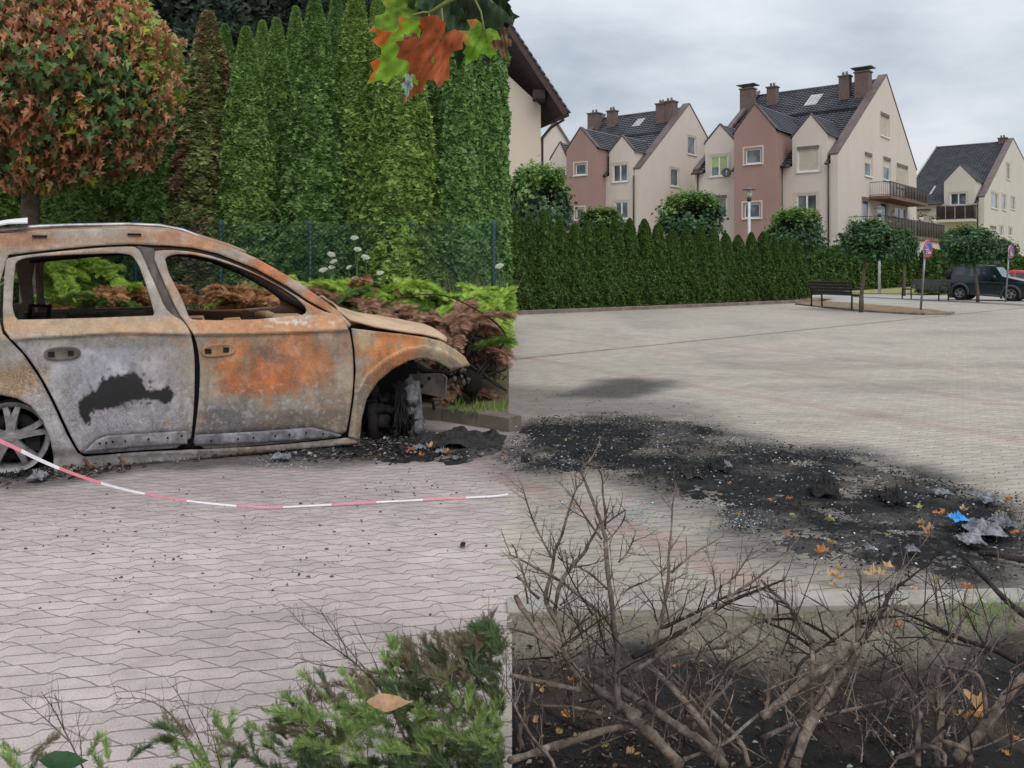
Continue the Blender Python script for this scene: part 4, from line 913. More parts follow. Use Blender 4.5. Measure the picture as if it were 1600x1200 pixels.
lime = [(172, 200, 84), (156, 186, 76), (186, 208, 104), (138, 170, 72)]; jg = [(108, 142, 70), (126, 156, 78), (96, 128, 66)]; dead = [(190, 144, 102), (174, 128, 92), (202, 160, 114), (160, 120, 88)]; pinkd = [(166, 128, 106), (150, 114, 94), (182, 146, 120)]
def juniper(label, cx, Y, halfw, ytop, mix, seed, nplume=46, L=.55, parent_group='junipers on the planting bank'):
    r = np.random.default_rng(seed); x = (cx-CX)/F*Y; zt = H+(YH-ytop)/F*Y; zb = float(bankz(np.array([x]), np.array([Y]))[0]); W = halfw/F*Y
    t = thing('juniper_shrub', label, 'shrub', (x, Y, zb), 0, parent_group); parts = []; h = max(.25, zt-zb)
    for k in range(nplume):
        a = r.random()*2*math.pi; e = .15+.75*r.random(); o = np.array([W*.75*(2*r.random()-1), .45*(2*r.random()-1), h*(.1+.9*r.random())])
        d = np.array([math.cos(a)*.9, math.sin(a)*.7-.15, e]); u = r.random(); acc = 0; cs = mix[-1][1]
        for w, cl in mix:
            acc += w
            if u < acc: cs = cl; break
        L2 = L*(.7+.5*r.random()); d = d/np.linalg.norm(d); o[2] = min(o[2], max(.03, h*(1.02-.1*r.random())-max(0, d[2])*L2*.55)); parts.append(plume_parts(r, o, d, L2, .35+.3*r.random(), cs, .042, 260, -.03-x))
    me = fmesh('foliage', parts); link('foliage', me, t, M_jun)
    b = MB(); 
    for k in range(9):
        a = rnd.uniform(0, 6.28); b.tube([(0, 0, -.05), (math.cos(a)*W*.4, math.sin(a)*.2, h*.4), (math.cos(a)*W*.8, math.sin(a)*.35, h*.7)], [.02, .012, .004], 5)
    b.build('stem', M_bark, t, local=True); return t
juniper('lime green juniper seen through the rear window opening', 105, 9.4, 85, 398, [(.85, lime), (.1, jg), (.05, dead)], 1, 60)
juniper('juniper with browning tips seen through the rear window beside the pillar', 215, 9.0, 60, 436, [(.35, lime), (.65, dead)], 2, 40)
juniper('scorched juniper low behind the rear door window line', 120, 8.7, 80, 446, [(.25, jg), (.75, dead)], 3, 34)
juniper('orange brown scorched juniper seen through the front window opening', 370, 8.9, 80, 444, [(.1, lime), (.9, dead)], 4, 60)
juniper('lime green juniper behind the windscreen pillar of the car', 450, 9.5, 60, 424, [(.9, lime), (.1, jg)], 5, 46)
juniper('lime green juniper spreading above the car bonnet', 585, 9.4, 75, 430, [(.9, lime), (.1, dead)], 6, 60)
juniper('reddish dead juniper beside the bonnet of the car', 560, 8.9, 55, 446, [(.1, jg), (.9, pinkd)], 7, 44)
juniper('bright green juniper above the burnt branches by the kerb', 760, 9.2, 38, 446, [(.92, lime), (.08, jg)], 8, 50)
juniper('dark green juniper between the dead ones on the bank', 655, 8.8, 50, 470, [(.6, lime), (.3, jg), (.1, pinkd)], 9, 40)
juniper('reddish dead juniper hanging over the burnt branches', 712, 8.2, 42, 478, [(.06, jg), (.94, pinkd)], 10, 44, .45)
juniper('brown dead juniper low in front of the kerb bank', 640, 8.3, 40, 486, [(.15, jg), (.85, pinkd)], 12, 36, .4)
# burnt bare branches beside the car front
M_burntwood = mat('burnt_wood', S(62, 52, 48), .95, S(30, 26, 25), 16, bmp=.7, bscale=60)
bb = MB(); r_ = random.Random(3)
def curve(pts, Y0, Y1, r0, r1, b, n=6):
    st = smooth_poly(pts, 2, False); m_ = len(st); b.tube([P(x, y, Y0+(Y1-Y0)*i/(m_-1)) for i, (x, y) in enumerate(st)], [r0+(r1-r0)*i/(m_-1) for i in range(m_)], n, jit=.12)
for pts, r0, r1 in ([(738,612),(745,580),(775,552),(789,535),(790,520),(770,500),(735,478),(700,462),(660,459),(620,466),(595,480)], .013, .004), ([(745,578),(720,560),(700,545),(690,530)], .014, .005), ([(740,592),(790,578)], .012, .008), ([(745,570),(770,600),(792,610)], .014, .008), ([(735,590),(700,560),(672,548)], .016, .006), ([(760,560),(730,530),(690,520),(670,500)], .012, .004), ([(740,600),(770,560),(745,530),(710,510)], .013, .005), ([(775,552),(792,548)], .016, .012):
    curve(pts, 7.75, 7.9, r0, r1, bb)
for k in range(60):
    x, y = r_.uniform(690, 790), r_.uniform(515, 600); a = r_.uniform(-.6, 3.4); l = r_.uniform(18, 60)
    curve([(x, y), (min(792, x+l*.5*math.cos(a)+r_.uniform(-6, 6)), y-l*.5*math.sin(a)), (min(793, x+l*math.cos(a)), y-l*math.sin(a)+r_.uniform(0, 12))], 7.7+r_.uniform(0, .5), 7.8+r_.uniform(0, .4), r_.uniform(.004, .010), .0025, bb, 5)
o = bb.build('burnt_shrub', M_burntwood); settag(o, 'charred bare shrub of tangled black branches beside the car front', 'shrub')
b = MB(); blob(b, P(738, 596, 7.8), .085, 10, (1, 1, 1.6), .15); o = b.build('burnt_stump', M_dark); settag(o, 'black charred stump on the bank beside the car front', 'stump')
# dry grass, wild carrot
def grass(name, boxes, n, cols, hmin, hmax, seed, zf, w=.006, lean=.35):
    r = np.random.default_rng(seed); P_ = []
    for (x0, x1, y0, y1, f) in boxes: k = int(n*f); P_.append(np.stack([x0+(x1-x0)*r.random(k), y0+(y1-y0)*r.random(k)], 1))
    p = np.concatenate(P_); n = len(p); z = zf(p[:, 0], p[:, 1]); fwd = np.array([0, 0, 1.0])+lean*r.standard_normal((n, 3)); fwd[:, 2] = np.abs(fwd[:, 2])
    ln = hmin+(hmax-hmin)*r.random(n)**1.5; me = fmesh(name, [scatter(tmpl_needle(), np.stack([p[:, 0], p[:, 1], z-.01], 1), fwd, r.standard_normal((n, 3)), ln, np.full(n, w), palette(n, cols, r, .2))])
    o = link(name, me, None, M_jun); settag(o, kind='stuff'); return o
straw = [(178, 156, 116), (196, 174, 132), (150, 132, 96), (122, 128, 84)]
o = grass('dry_grass', [(-5.4, -1.7, 9.5, 10.1, .75), (-1.7, -.15, 9.6, 10.1, .25)], 3600, straw, .15, .95, 71, bankz, .007, .22); settag(o, 'tall dry grass along the wire fence behind the car', 'grass')
o = grass('kerb_grass', [(-.55, -.05, 7.35, 7.75, 1)], 220, [(112, 148, 62), (132, 160, 70), (96, 130, 56)], .05, .16, 72, bankz, .008, .5); settag(o, 'green grass tufts on the bank behind the kerb', 'grass')
M_umb = mat('umbel_white', S(226, 228, 214), .8, S(198, 204, 180), 30); M_stemg = mat('stem_green', S(106, 124, 74), .8)
def carrot(px, py, Y, r0, lab):
    x = (px-CX)/F*Y; top = P(px, py, Y); t = thing('wild_carrot', lab, 'flower', (x, Y, .45), 0, 'white wild carrot flowers by the wire fence'); b = MB(); q = MB()
    foot = Vector((x+rnd.uniform(-.1, .1), Y+.05, .45)); b.tube([foot, (foot+top)/2+Vector((.02, 0, 0)), top-Vector((0, 0, .05))], [.003, .0025, .002], 5)
    nn = Vector((rnd.uniform(-.4, .4), -.5, .8)).normalized(); u = nn.orthogonal().normalized(); w = nn.cross(u)
    for k in range(34):
        a = 2.4*k; rr = r0*math.sqrt((k+.5)/34); c = top+u*rr*math.cos(a)+w*rr*math.sin(a)-nn*(rr*rr*2.5); blob(q, c, r0*.15, 5, (1, 1, .6), .35)
        if k % 2 == 0: b.tube([top-Vector((0, 0, .05)), c], .0012, 3, cap=False)
    b.build('stem', M_stemg, t); q.build('flower_head', M_umb, t)
for (px, py, r0, lab) in ((518, 397, .048, 'white umbel nearest the windscreen pillar, at mid height'), (505, 421, .05, 'white umbel lowest left in the flower cluster behind the bonnet'), (518, 417, .04, 'white umbel just right of the lowest left one'), (521, 408, .042, 'white umbel turned sideways left of the cluster centre'), (554, 371, .045, 'topmost white umbel in the flower cluster behind the bonnet'), (559, 389, .045, 'white umbel below the topmost one'), (571, 401, .05, 'rightmost large white umbel beside the fence'), (545, 417, .035, 'small flat umbel between the larger white ones'), (594, 426, .042, 'white umbel just above the green juniper plume'), (554, 434, .035, 'white umbel half sunk in the green juniper'), (636, 447, .03, 'tiny white umbel near the fence post'), (780, 415, .05, 'white umbel alone at the far right end of the fence')):
    carrot(px, py, 9.55, r0, lab)
# ---- overhanging maple branch, close to the eye
def big_leaf(b_px, t_px, Y, wpx, cols, parent, seed, yawz=0.0, curl=.25, spots=None):
    """detailed single leaf from stalk point to tip (photo px), real size at depth Y"""
    out = [(0, 0)]+RIGHT+[(0, 1.02)]+[(-x, y) for x, y in RIGHT[::-1]]
    V2, T = tri2d(out, [], .045); A, B = P(*b_px, Y), P(*t_px, Y+yawz); y = (B-A); L = y.length; y.normalize(); view = Vector((0, -1, 0)); x = y.cross(view).normalized(); z = x.cross(y); W = wpx/F*Y
    V = []
    for (u, v) in V2: 
        h_ = curl*L*(abs(u)**1.4)-.18*L*curl*4*max(0, v-.45)**2+.07*L*math.sin(u*13+v*5+seed)*abs(u)+.03*L*math.cos(v*12+u*4+seed)+.02*L*math.sin(u*31+seed)
        V.append(A+x*(u*W)+y*(v*L)+z*h_)
    n = fbm(V2[:, 0]*3+seed, V2[:, 1]*3, seed=seed); vein = np.minimum(np.abs(V2[:, 0]), np.minimum(np.abs(np.abs(V2[:, 0])-.9*(V2[:, 1]-.02)), np.abs(np.abs(V2[:, 0])-2.5*(V2[:, 1]+.02))))
    v2 = np.abs(((V2[:, 1]-.55*np.abs(V2[:, 0]))*7 % 1)-.5)/7; c = SA(cols[0])*(1+.45*n)[:, None]*(1+.35*vnoise(V2[:, 0]*9, V2[:, 1]*9, None, seed))[:, None]; k = np.maximum(sstep(.022, .0, vein), .5*sstep(.012, 0, v2))[:, None]; c = c*(1-.5*k)
    if spots is not None: w = sstep(.12, .22, fbm(V2[:, 0]*2.2+seed*3, V2[:, 1]*2.2, seed=seed+5))[:, None]; c = c*(1-w)+w*SA(spots)
    inv = topm(parent).inverted(); me = mesh_np('leaf', [tuple(inv @ v) for v in V], T, 3, np.clip(c, .003, 1), True); o = link('leaf', me, parent, M_leaf); return o
br = thing('maple_branch', 'maple twig with large green and orange leaves hanging in at the top', 'branch', (-.12, 1.3, 2.0))
b = MB(); b.tube([P(860, -160, 1.32), P(800, -60, 1.31), P(720, -10, 1.3), P(672, 20, 1.3)], [.006, .005, .004, .003], 8)
for a, c in (((690, 12), (688, 62)), ((672, 20), (655, 66)), ((672, 20), (645, 24)), ((740, -5), (757, 48)), ((720, -10), (735, -5)), ((745, -15), (770, 5))): b.tube([P(*a, 1.3), P((a[0]+c[0])/2+3, (a[1]+c[1])/2-3, 1.3), P(*c, 1.29)], .0016, 6)
b.build('twig', mat('leaf_stalk', S(120, 128, 70), .7), br)
big_leaf((697, 52), (628, 162), 1.29, 84, [(164, 88, 52)], br, 1, .03, .6)
big_leaf((655, 62), (573, 131), 1.31, 92, [(128, 168, 48)], br, 2, .02, .2, (190, 100, 40))
big_leaf((648, 22), (574, 48), 1.33, 78, [(120, 152, 52)], br, 3, .02, .2, (196, 90, 40))
big_leaf((732, -30), (716, 104), 1.34, 122, [(44, 66, 36)], br, 4, -.02, .1); big_leaf((762, -30), (762, 108), 1.36, 66, [(40, 60, 34)], br, 12, -.02, .12); big_leaf((705, -45), (684, 82), 1.35, 140, [(48, 72, 38)], br, 13, -.02, .1); big_leaf((768, -10), (757, 70), 1.345, 80, [(42, 64, 36)], br, 14, .0, .12); big_leaf((665, -50), (648, 30), 1.35, 90, [(70, 92, 48)], br, 15, .0, .15, (150, 96, 70))
big_leaf((700, -30), (655, 78), 1.335, 80, [(44, 66, 34)], br, 5, 0, .12, (120, 70, 56))
big_leaf((757, 46), (727, 102), 1.30, 62, [(110, 152, 44)], br, 6, .01, .25, (188, 140, 70))
big_leaf((775, -25), (774, 70), 1.35, 40, [(30, 48, 28)], br, 7, 0, .1)
big_leaf((655, 66), (628, 84), 1.30, 38, [(150, 104, 88)], br, 8, 0, .5)
big_leaf((781, 50), (789, 98), 1.33, 28, [(112, 82, 58)], br, 9, 0, .4)
big_leaf((640, 120), (634, 158), 1.295, 16, [(150, 172, 160)], br, 10, 0, .5)
# ------------------------------------------------------------------ houses
D1 = Vector((-.775, .632, 0)); D2 = Vector((.632, .775, 0))
def stucco(name, c, c2):
    if name in MATS: return MATS[name]
    m, N, L, b = nodes(name); b.inputs['Roughness'].default_value = .92; b.inputs['Specular IOR Level'].default_value = .2
    n = noise_node(N, L, .35, 6, .65); r = ramp(N, L, n.outputs['Fac'], [(.3, c2), (.7, c)])
    # rain streaks: noise stretched down the wall
    t = N.new('ShaderNodeTexCoord'); mp = N.new('ShaderNodeMapping'); mp.inputs['Scale'].default_value = (.7, .7, .10); L.new(t.outputs['Object'], mp.inputs[0])
    n2 = noise_node(N, L, 1.5, 5, .7, vec=mp.outputs[0]); r2 = ramp(N, L, n2.outputs['Fac'], [(.3, (.965, .96, .955)), (.62, (1, 1, 1))])
    mu = N.new('ShaderNodeMixRGB'); mu.blend_type = 'MULTIPLY'; mu.inputs[0].default_value = 1; L.new(r.outputs[0], mu.inputs[1]); L.new(r2.outputs[0], mu.inputs[2]); L.new(mu.outputs[0], b.inputs['Base Color'])
    bump(N, L, b, noise_node(N, L, 60, 3, .7).outputs['Fac'], .15, .01); MATS[name] = m; return m
M_beige = stucco('beige_render', S(206, 195, 186), S(198, 187, 178)); M_beige3 = stucco('pale_render', S(204, 198, 186), S(194, 188, 177)); M_red = stucco('dusky_red_render', S(160, 131, 124), S(150, 122, 115)); M_beige4 = stucco('cream_render', S(206, 192, 176), S(197, 183, 168))
M_tile = mat('roof_tile', S(76, 76, 82), .42, S(48, 48, 54), 1.2, bmp=.15, bscale=18, spec=.5)
M_cope = mat('brown_coping', S(104, 88, 84), .6, S(84, 70, 66), 1.2); M_pipe = mat('brown_pipe', S(72, 50, 44), .5, S(58, 40, 36), 3)
M_frame = mat('white_frame', S(226, 226, 226), .4, S(206, 206, 206), 2); M_trim = mat('window_surround', S(196, 184, 172), .9, S(186, 174, 162), 1.2)
def glassmat():
    m, N, L, b = nodes('window_glass'); n = noise_node(N, L, .8, 2, .5); r = ramp(N, L, n.outputs['Fac'], [(.4, S(52, 58, 64)), (.62, S(112, 118, 122))]); L.new(r.outputs[0], b.inputs['Base Color'])
    b.inputs['Roughness'].default_value = .06; b.inputs['Specular IOR Level'].default_value = .8; return m
M_glass = glassmat(); M_blind = mat('closed_shutter', S(204, 193, 176), .7, S(192, 182, 164), 2); M_box = mat('shutter_box', S(112, 104, 98), .6, S(92, 84, 80), 2); M_green = mat('green_blind', S(168, 184, 128), .8, S(150, 168, 112), 3)
def brickmat():
    m, N, L, b = nodes('chimney_brick'); t = N.new('ShaderNodeTexCoord'); w = N.new('ShaderNodeTexBrick'); L.new(t.outputs['UV'], w.inputs['Vector']); w.inputs['Scale'].default_value = 1
    w.inputs['Color1'].default_value = (*S(104, 76, 70), 1); w.inputs['Color2'].default_value = (*S(74, 56, 54), 1); w.inputs['Mortar'].default_value = (*S(140, 126, 118), 1)
    w.inputs['Brick Width'].default_value = .25; w.inputs['Row Height'].default_value = .085; w.inputs['Mortar Size'].default_value = .010
    L.new(w.outputs[0], b.inputs['Base Color']); b.inputs['Roughness'].default_value = .9; return m
M_brick = brickmat()
class House:
    def __init__(s, cpx, Y, e): s.C = Vector(((cpx-CX)/F*Y, Y, 0)); s.e = e
    def front(s, px, py, b=0.0):
        r = (px-CX)/F; c = s.C+D2*b; a = (r*c.y-c.x)/(D1.x-r*D1.y); Y = c.y+a*D1.y; return a, H+(YH-py)/F*Y
    def gable(s, px, py, a=0.0):
        r = (px-CX)/F; c = s.C+D1*a; b = (r*c.y-c.x)/(D2.x-r*D2.y); Y = c.y+b*D2.y; return b, H+(YH-py)/F*Y
    def fm(s, b0=0.0): return lambda a, z, d: s.C+D1*a+D2*(b0-d)+Vector((0, 0, z))
    def gm(s, a0=0.0): return lambda b, z, d: s.C+D1*(a0-d)+D2*b+Vector((0, 0, z))
def wall(name, outline, holes, fn, m, parent, reveal=.16, thick=None):
    vs = [Vector(p) for p in outline]; es = [(i, (i+1) % len(outline)) for i in range(len(outline))]; hp = []
    for (s0, s1, z0, z1) in holes:
        b = len(vs); q = [(s0, z0), (s1, z0), (s1, z1), (s0, z1)]; vs += [Vector(p) for p in q]; es += [(b+i, b+(i+1) % 4) for i in range(4)]; hp.append(q)
    r = delaunay_2d_cdt(vs, es, [], 2 if holes else 1, 1e-6); V = [tuple(v) for v in r[0]]; T = []
    for f in r[2]:
        c = np.mean([V[i] for i in f], axis=0)
        if any(min(p[0] for p in q) < c[0] < max(p[0] for p in q) and q[0][1] < c[1] < q[2][1] for q in hp): continue
        if not inpoly(np.array([c[0]]), np.array([c[1]]), outline)[0]: continue
        T.append(tuple(f))
    b = MB(); b.add([fn(x, z, 0) for x, z in V], T)
    for q in hp: b.add([fn(x, z, 0) for x, z in q]+[fn(x, z, -reveal) for x, z in q], [(i, (i+1) % 4, 4+(i+1) % 4, 4+i) for i in range(4)])
    if thick:
        n = len(outline); b.add([fn(x, z, 0) for x, z in outline]+[fn(x, z, -thick) for x, z in outline], [(i, (i+1) % n, n+(i+1) % n, n+i) for i in range(n)])
        b.add([fn(x, z, -thick) for x, z in outline], [tuple(range(n))])
    return b.build(name, m, parent)
def fbox(b, fn, s0, s1, z0, z1, d0, d1, mi=0):
    b.hexa([fn(s0, z0, d0), fn(s1, z0, d0), fn(s1, z0, d1), fn(s0, z0, d1), fn(s0, z1, d0), fn(s1, z1, d0), fn(s1, z1, d1), fn(s0, z1, d1)], mi)
def window(fn, rect, parent, kind='double', trim=True):
    s0, s1, z0, z1 = rect; w = s1-s0; h = z1-z0; t = .075
    b = MB(); fbox(b, fn, s0, s0+t, z0, z1, -.15, -.07); fbox(b, fn, s1-t, s1, z0, z1, -.15, -.07); fbox(b, fn, s0+t, s1-t, z0, z0+t, -.15, -.07); fbox(b, fn, s0+t, s1-t, z1-t, z1, -.15, -.07)
    if kind in ('double', 'green'): m_ = (s0+s1)/2; fbox(b, fn, m_-.06, m_+.06, z0+t, z1-t, -.145, -.06)
    f = b.build('window', M_frame, parent)
    if kind == 'shut':
        b = MB(); n = int(h/.06)
        for k in range(n): z = z0+t+(h-2*t-.2)*k/n; fbox(b, fn, s0+t, s1-t, z, z+(h-2*t-.2)/n-.012, -.10, -.085)
        fbox(b, fn, s0+t, s1-t, z0+t, z1-t, -.14, -.105); b.build('shutter', M_blind, f)
    else:
        b = MB(); fbox(b, fn, s0+t*.9, s1-t*.9, z0+t*.9, z1-t*.9, -.125, -.11); b.build('pane', M_glass, f)
        if kind == 'green': b = MB(); fbox(b, fn, s0+t, (s0+s1)/2-.07, z0+t, z1-t, -.105, -.10); fbox(b, fn, (s0+s1)/2+.07, s1-t, z0+.45*h, z1-t, -.105, -.10); b.build('blind', M_green, f)
        if kind == 'half': b = MB(); fbox(b, fn, s0+t, s1-t, z0+.62*h, z1-t, -.105, -.085); b.build('shutter', M_blind, f)
    if kind in ('shut', 'half', 'boxed'): b = MB(); fbox(b, fn, s0-.02, s1+.02, z1-.02, z1+.20, -.05, .05); b.build('shutter_box', M_box, f)
    b = MB(); fbox(b, fn, s0-.10, s1+.10, z0-.09, z0-.003, -.10, .10); b.build('sill', M_frame, f)
    if trim:
        b = MB(); g = .22; fbox(b, fn, s0-g, s0-.10, z0-.12, z1+g, .003, .022); fbox(b, fn, s1+.10, s1+g, z0-.12, z1+g, .003, .022); fbox(b, fn, s0-.10, s1+.10, z1+.10, z1+g, .003, .022); b.build('surround', M_trim, f)
    return f
def tiled(b, p00, p10, p11, p01, cu=.30, cv=.36, mi=0, amp=.055):
    """ridged tile surface over a bilinear patch: u along the eave, v up the slope"""
    p00, p10, p11, p01 = [Vector(p) for p in (p00, p10, p11, p01)]; lu = max((p10-p00).length, (p11-p01).length); lv = max((p01-p00).length, (p11-p10).length)
    nu = max(2, int(lu/cu)); nv = max(2, int(lv/cv)); n = (p10-p00).cross(p01-p00)
    if n.length < 1e-6: n = (p11-p01).cross(p01-p00)
    n.normalize(); n = n if n.z > 0 else -n; us = np.linspace(0, 1, nu*4+1); vs = []
    for j in range(nv):
        for e in (0, 1):
            v = (j+e)/nv; row = []
            for i, u in enumerate(us):
                base = (p00*(1-u)+p10*u)*(1-v)+(p01*(1-u)+p11*u)*v; hgt = amp*(0.5+0.5*math.cos(i/4*2*math.pi))*.8+(.065 if e == 0 else .0); row.append(base+n*hgt)
            vs += row
    m_ = len(us); fs = [(r_*m_+i, r_*m_+i+1, (r_+1)*m_+i+1, (r_+1)*m_+i) for r_ in range(2*nv-1) for i in range(m_-1)]; b.add(vs, fs, mi, False)
def chimney(hs, px0, px1, ytop, ybase, bpos, parent, cap):
    """brick stack standing on the front roof slope at depth bpos"""
    a0, zt = hs.front(px0, ytop, bpos); a1, _ = hs.front(px1, ytop, bpos); _, zb = hs.front((px0+px1)/2, ybase, bpos); w = abs(a0-a1)*.66; d = w*.8; am = max((a0+a1)/2, .56+w/2)
    me = bpy.data.meshes.new('chimney'); bm = bmesh.new(); uv = bm.loops.layers.uv.new('UVMap'); c = hs.C
    q = [(am-w/2, bpos), (am+w/2, bpos), (am+w/2, bpos+d), (am-w/2, bpos+d)]; inv = topm(parent).inverted(); base = zb-2.2
    lo = [bm.verts.new(inv @ (c+D1*a+D2*b+Vector((0, 0, base)))) for a, b in q]; hi = [bm.verts.new(inv @ (c+D1*a+D2*b+Vector((0, 0, zt)))) for a, b in q]
    for i in range(4):
        f = bm.faces.new((lo[i], lo[(i+1) % 4], hi[(i+1) % 4], hi[i])); L = w if i % 2 == 0 else d
        for lp, (u, v) in zip(f.loops, ((0, 0), (L, 0), (L, zt-base), (0, zt-base))): lp[uv].uv = (u, v)
    bm.faces.new(hi); bmesh.ops.recalc_face_normals(bm, faces=bm.faces); bm.to_mesh(me); bm.free(); o = link('chimney', me, parent, M_brick)
    fn = hs.fm(bpos); b = MB(); fbox(b, fn, am-w/2-.08, am+w/2+.08, zt+.003, zt+.10, -d-.08, .08)
    if cap == 'plate':
        for sx in (-.4, .4): fbox(b, fn, am+sx*w-.03, am+sx*w+.03, zt+.103, zt+.34, -d*.6, -d*.4)
        fbox(b, fn, am-w/2-.25, am+w/2+.25, zt+.343, zt+.40, -d-.2, .2)
    else:
        for sx in (-.15, .18): b.tube([hs.fm(bpos)(am+sx*w, zt+.1, -d/2), hs.fm(bpos)(am+sx*w, zt+.42, -d/2)], .10, 8)
    b.build('cap', M_box, o)
def saddle(b, hs, b0, aL, aR, ap, ze, zp, roofb):
    """small gable roof running back from plane b0 until it meets the main slope"""
    bp, be = roofb(zp), roofb(ze); fn = lambda a, bb, z: hs.C+D1*a+D2*bb+Vector((0, 0, z)); ov = .12
    for aE in (aL, aR):
        s = ov if aE == aL else -ov; tiled(b, fn(aE+s, b0, ze-.10), fn(aE+s, max(be-.1, b0+.2), ze-.10), fn(ap, bp+.15, zp+.02), fn(ap, b0, zp+.02), .28, .34)
def coping(b, fn, pts, w0, w1, t=.10, up=.03):
    for (x0, z0), (x1, z1) in zip(pts[:-1], pts[1:]):
        b.hexa([fn(x0, z0+up, w0), fn(x1, z1+up, w0), fn(x1, z1+up, w1), fn(x0, z0+up, w1), fn(x0, z0+t+up, w0), fn(x1, z1+t+up, w0), fn(x1, z1+t+up, w1), fn(x0, z0+t+up, w1)])
def build_house(name, label, hs, sp):
    t = thing(name, label, 'house', hs.C); mb = sp.get('mat', M_beige)
    # gable outline
    gl = hs.gable(*sp['g_eave']); ga = hs.gable(*sp['g_apex']); gr = hs.gable(*sp['g_far']); bE = gr[0]; zt = .35
    outl = [(0, -.1), (bE, -.1), (bE, gr[1]), ga, (0, gl[1])]; gw = [(hs.gable(x0, y0), hs.gable(x1, y0), hs.gable(x0, y1), k) for (x0, x1, y0, y1, k) in sp['gwin']]
    rects = [(a[0], c[0], d[1], a[1]) for a, c, d, k in gw]
    wall('gable_wall', outl, rects, hs.gm(0), mb, t, thick=.5)
    for rc, q in zip(rects, gw): window(hs.gm(0), rc, t, q[3])
    b = MB(); coping(b, hs.gm(0), [(-.05, gl[1]), ga, (bE+.05, gr[1])], .05, -.62); b.build('coping', M_cope, t)
    # front wall with wall dormers
    aL = hs.front(sp['left'], 300)[0]; ze = hs.front(*sp['eave'])[1]; o = [(.503, -.1), (.503, ze)]; dorm = []
    for d in sp['dormers']:   # right px, left px, eave y, peak px, peak y
        aR, z1 = hs.front(d[0], d[2]); a2, z2 = hs.front(d[1], d[2]); ap, zp = hs.front(d[3], d[4]); z1 = (z1+z2)/2; dorm.append((aR, a2, ap, z1, zp)); o += [(aR, ze), (aR, z1), (ap, zp), (a2, z1), (a2, ze)]
    o += [(aL, ze), (aL, -.1)]
    fr = []
    for (x0, x1, y0, y1, k) in sp['fwin']: p = hs.front(x0, y0); q = hs.front(x1, y0); r = hs.front(x0, y1); fr.append(((q[0], p[0], r[1], p[1]), k))
    wall('front_wall', o, [f[0] for f in fr], hs.fm(0), mb, t)
    for rc, k in fr: window(hs.fm(0), rc, t, k)
    # main roof slope
    za, ba = ga[1]-.32, ga[0]; k_ = (za-ze)/(ba+.35); rz = lambda bb: ze+k_*(bb+.35); roofb = lambda z: (z-ze)/k_-.35
    fn3 = lambda a, bb, z: hs.C+D1*a+D2*bb+Vector((0, 0, z))
    b = MB(); aM = aL+.1
    cuts = sorted([(min(q[0], q[1]), max(q[0], q[1])) for q in dorm]+([(min(hs.front(sp['bay'][0], 300, -sp['bay_out'])[0], hs.front(sp['bay'][1], 300, -sp['bay_out'])[0]), max(hs.front(sp['bay'][0], 300, -sp['bay_out'])[0], hs.front(sp['bay'][1], 300, -sp['bay_out'])[0]))] if 'bay' in sp else []))
    bmid = 1.3; cur = .503   # eave strips between dormers, then the whole slope above them
    for (c0, c1) in cuts+[(aM, aM)]:
        if c0-cur > .1: tiled(b, fn3(cur, -.35, ze), fn3(c0, -.35, ze), fn3(c0, bmid, rz(bmid)), fn3(cur, bmid, rz(bmid)))
        cur = max(cur, c1)
    tiled(b, fn3(.503, bmid, rz(bmid)), fn3(aM, bmid, rz(bmid)), fn3(aM, ba, za), fn3(.503, ba, za))
    b.hexa([fn3(.503, ba-.05, za-.05), fn3(aM, ba-.05, za-.05), fn3(aM, bE, gr[1]-.4), fn3(.503, bE, gr[1]-.4), fn3(.503, ba, za+.02), fn3(aM, ba, za+.02), fn3(aM, bE+.2, gr[1]-.3), fn3(.503, bE+.2, gr[1]-.3)])
    rr = MB(); rr.tube([fn3(.5, ba, za+.03), fn3(aM, ba, za+.03)], .13, 8)
    for q in dorm: saddle(b, hs, .02, q[1], q[0], q[2], q[3], q[4], roofb)
    roof = b.build('roof', M_tile, t); rr.build('ridge', M_tile, roof)
    for q in dorm: b = MB(); coping(b, hs.fm(0), [(q[0]-.05, q[3]), (q[2], q[4]), (q[1]+.05, q[3])], .05, -.30); b.build('dormer_coping', M_cope, t)
    # side cheeks of dormers
    for q in dorm:
        for aE in (q[0], q[1]):
            b = MB(); s = .002 if aE == q[0] else -.002; be = roofb(q[3]); b.add([fn3(aE+s, .003, ze-.2), fn3(aE+s, be, q[3]), fn3(aE+s, .003, q[3]-.003)], [(0, 1, 2)]); b.build('dormer_cheek', mb, t)
    # far-left gable and back, so that the house is closed
    b = MB(); b.add([fn3(aL, 0, -.1), fn3(aL, bE, -.1), fn3(aL, bE, gr[1]), fn3(aL, ba, ga[1]), fn3(aL, 0, gl[1])], [(0, 1, 2, 3, 4)]); b.add([fn3(aL, bE, -.1), fn3(.5, bE, -.1), fn3(.5, bE, gr[1]-.4), fn3(aL, bE, gr[1]-.4)], [(0, 1, 2, 3)]); b.build('rear_wall', mb, t)
    if sp.get('left_cope'):
        b = MB(); g2 = lambda bb, z, d: hs.C+D1*(aL+.05-d)+D2*bb+Vector((0, 0, z)); coping(b, g2, [(-.25, ze+.1), (ba, za+.25)], .0, .45, .22); b.build('coping', M_cope, t)
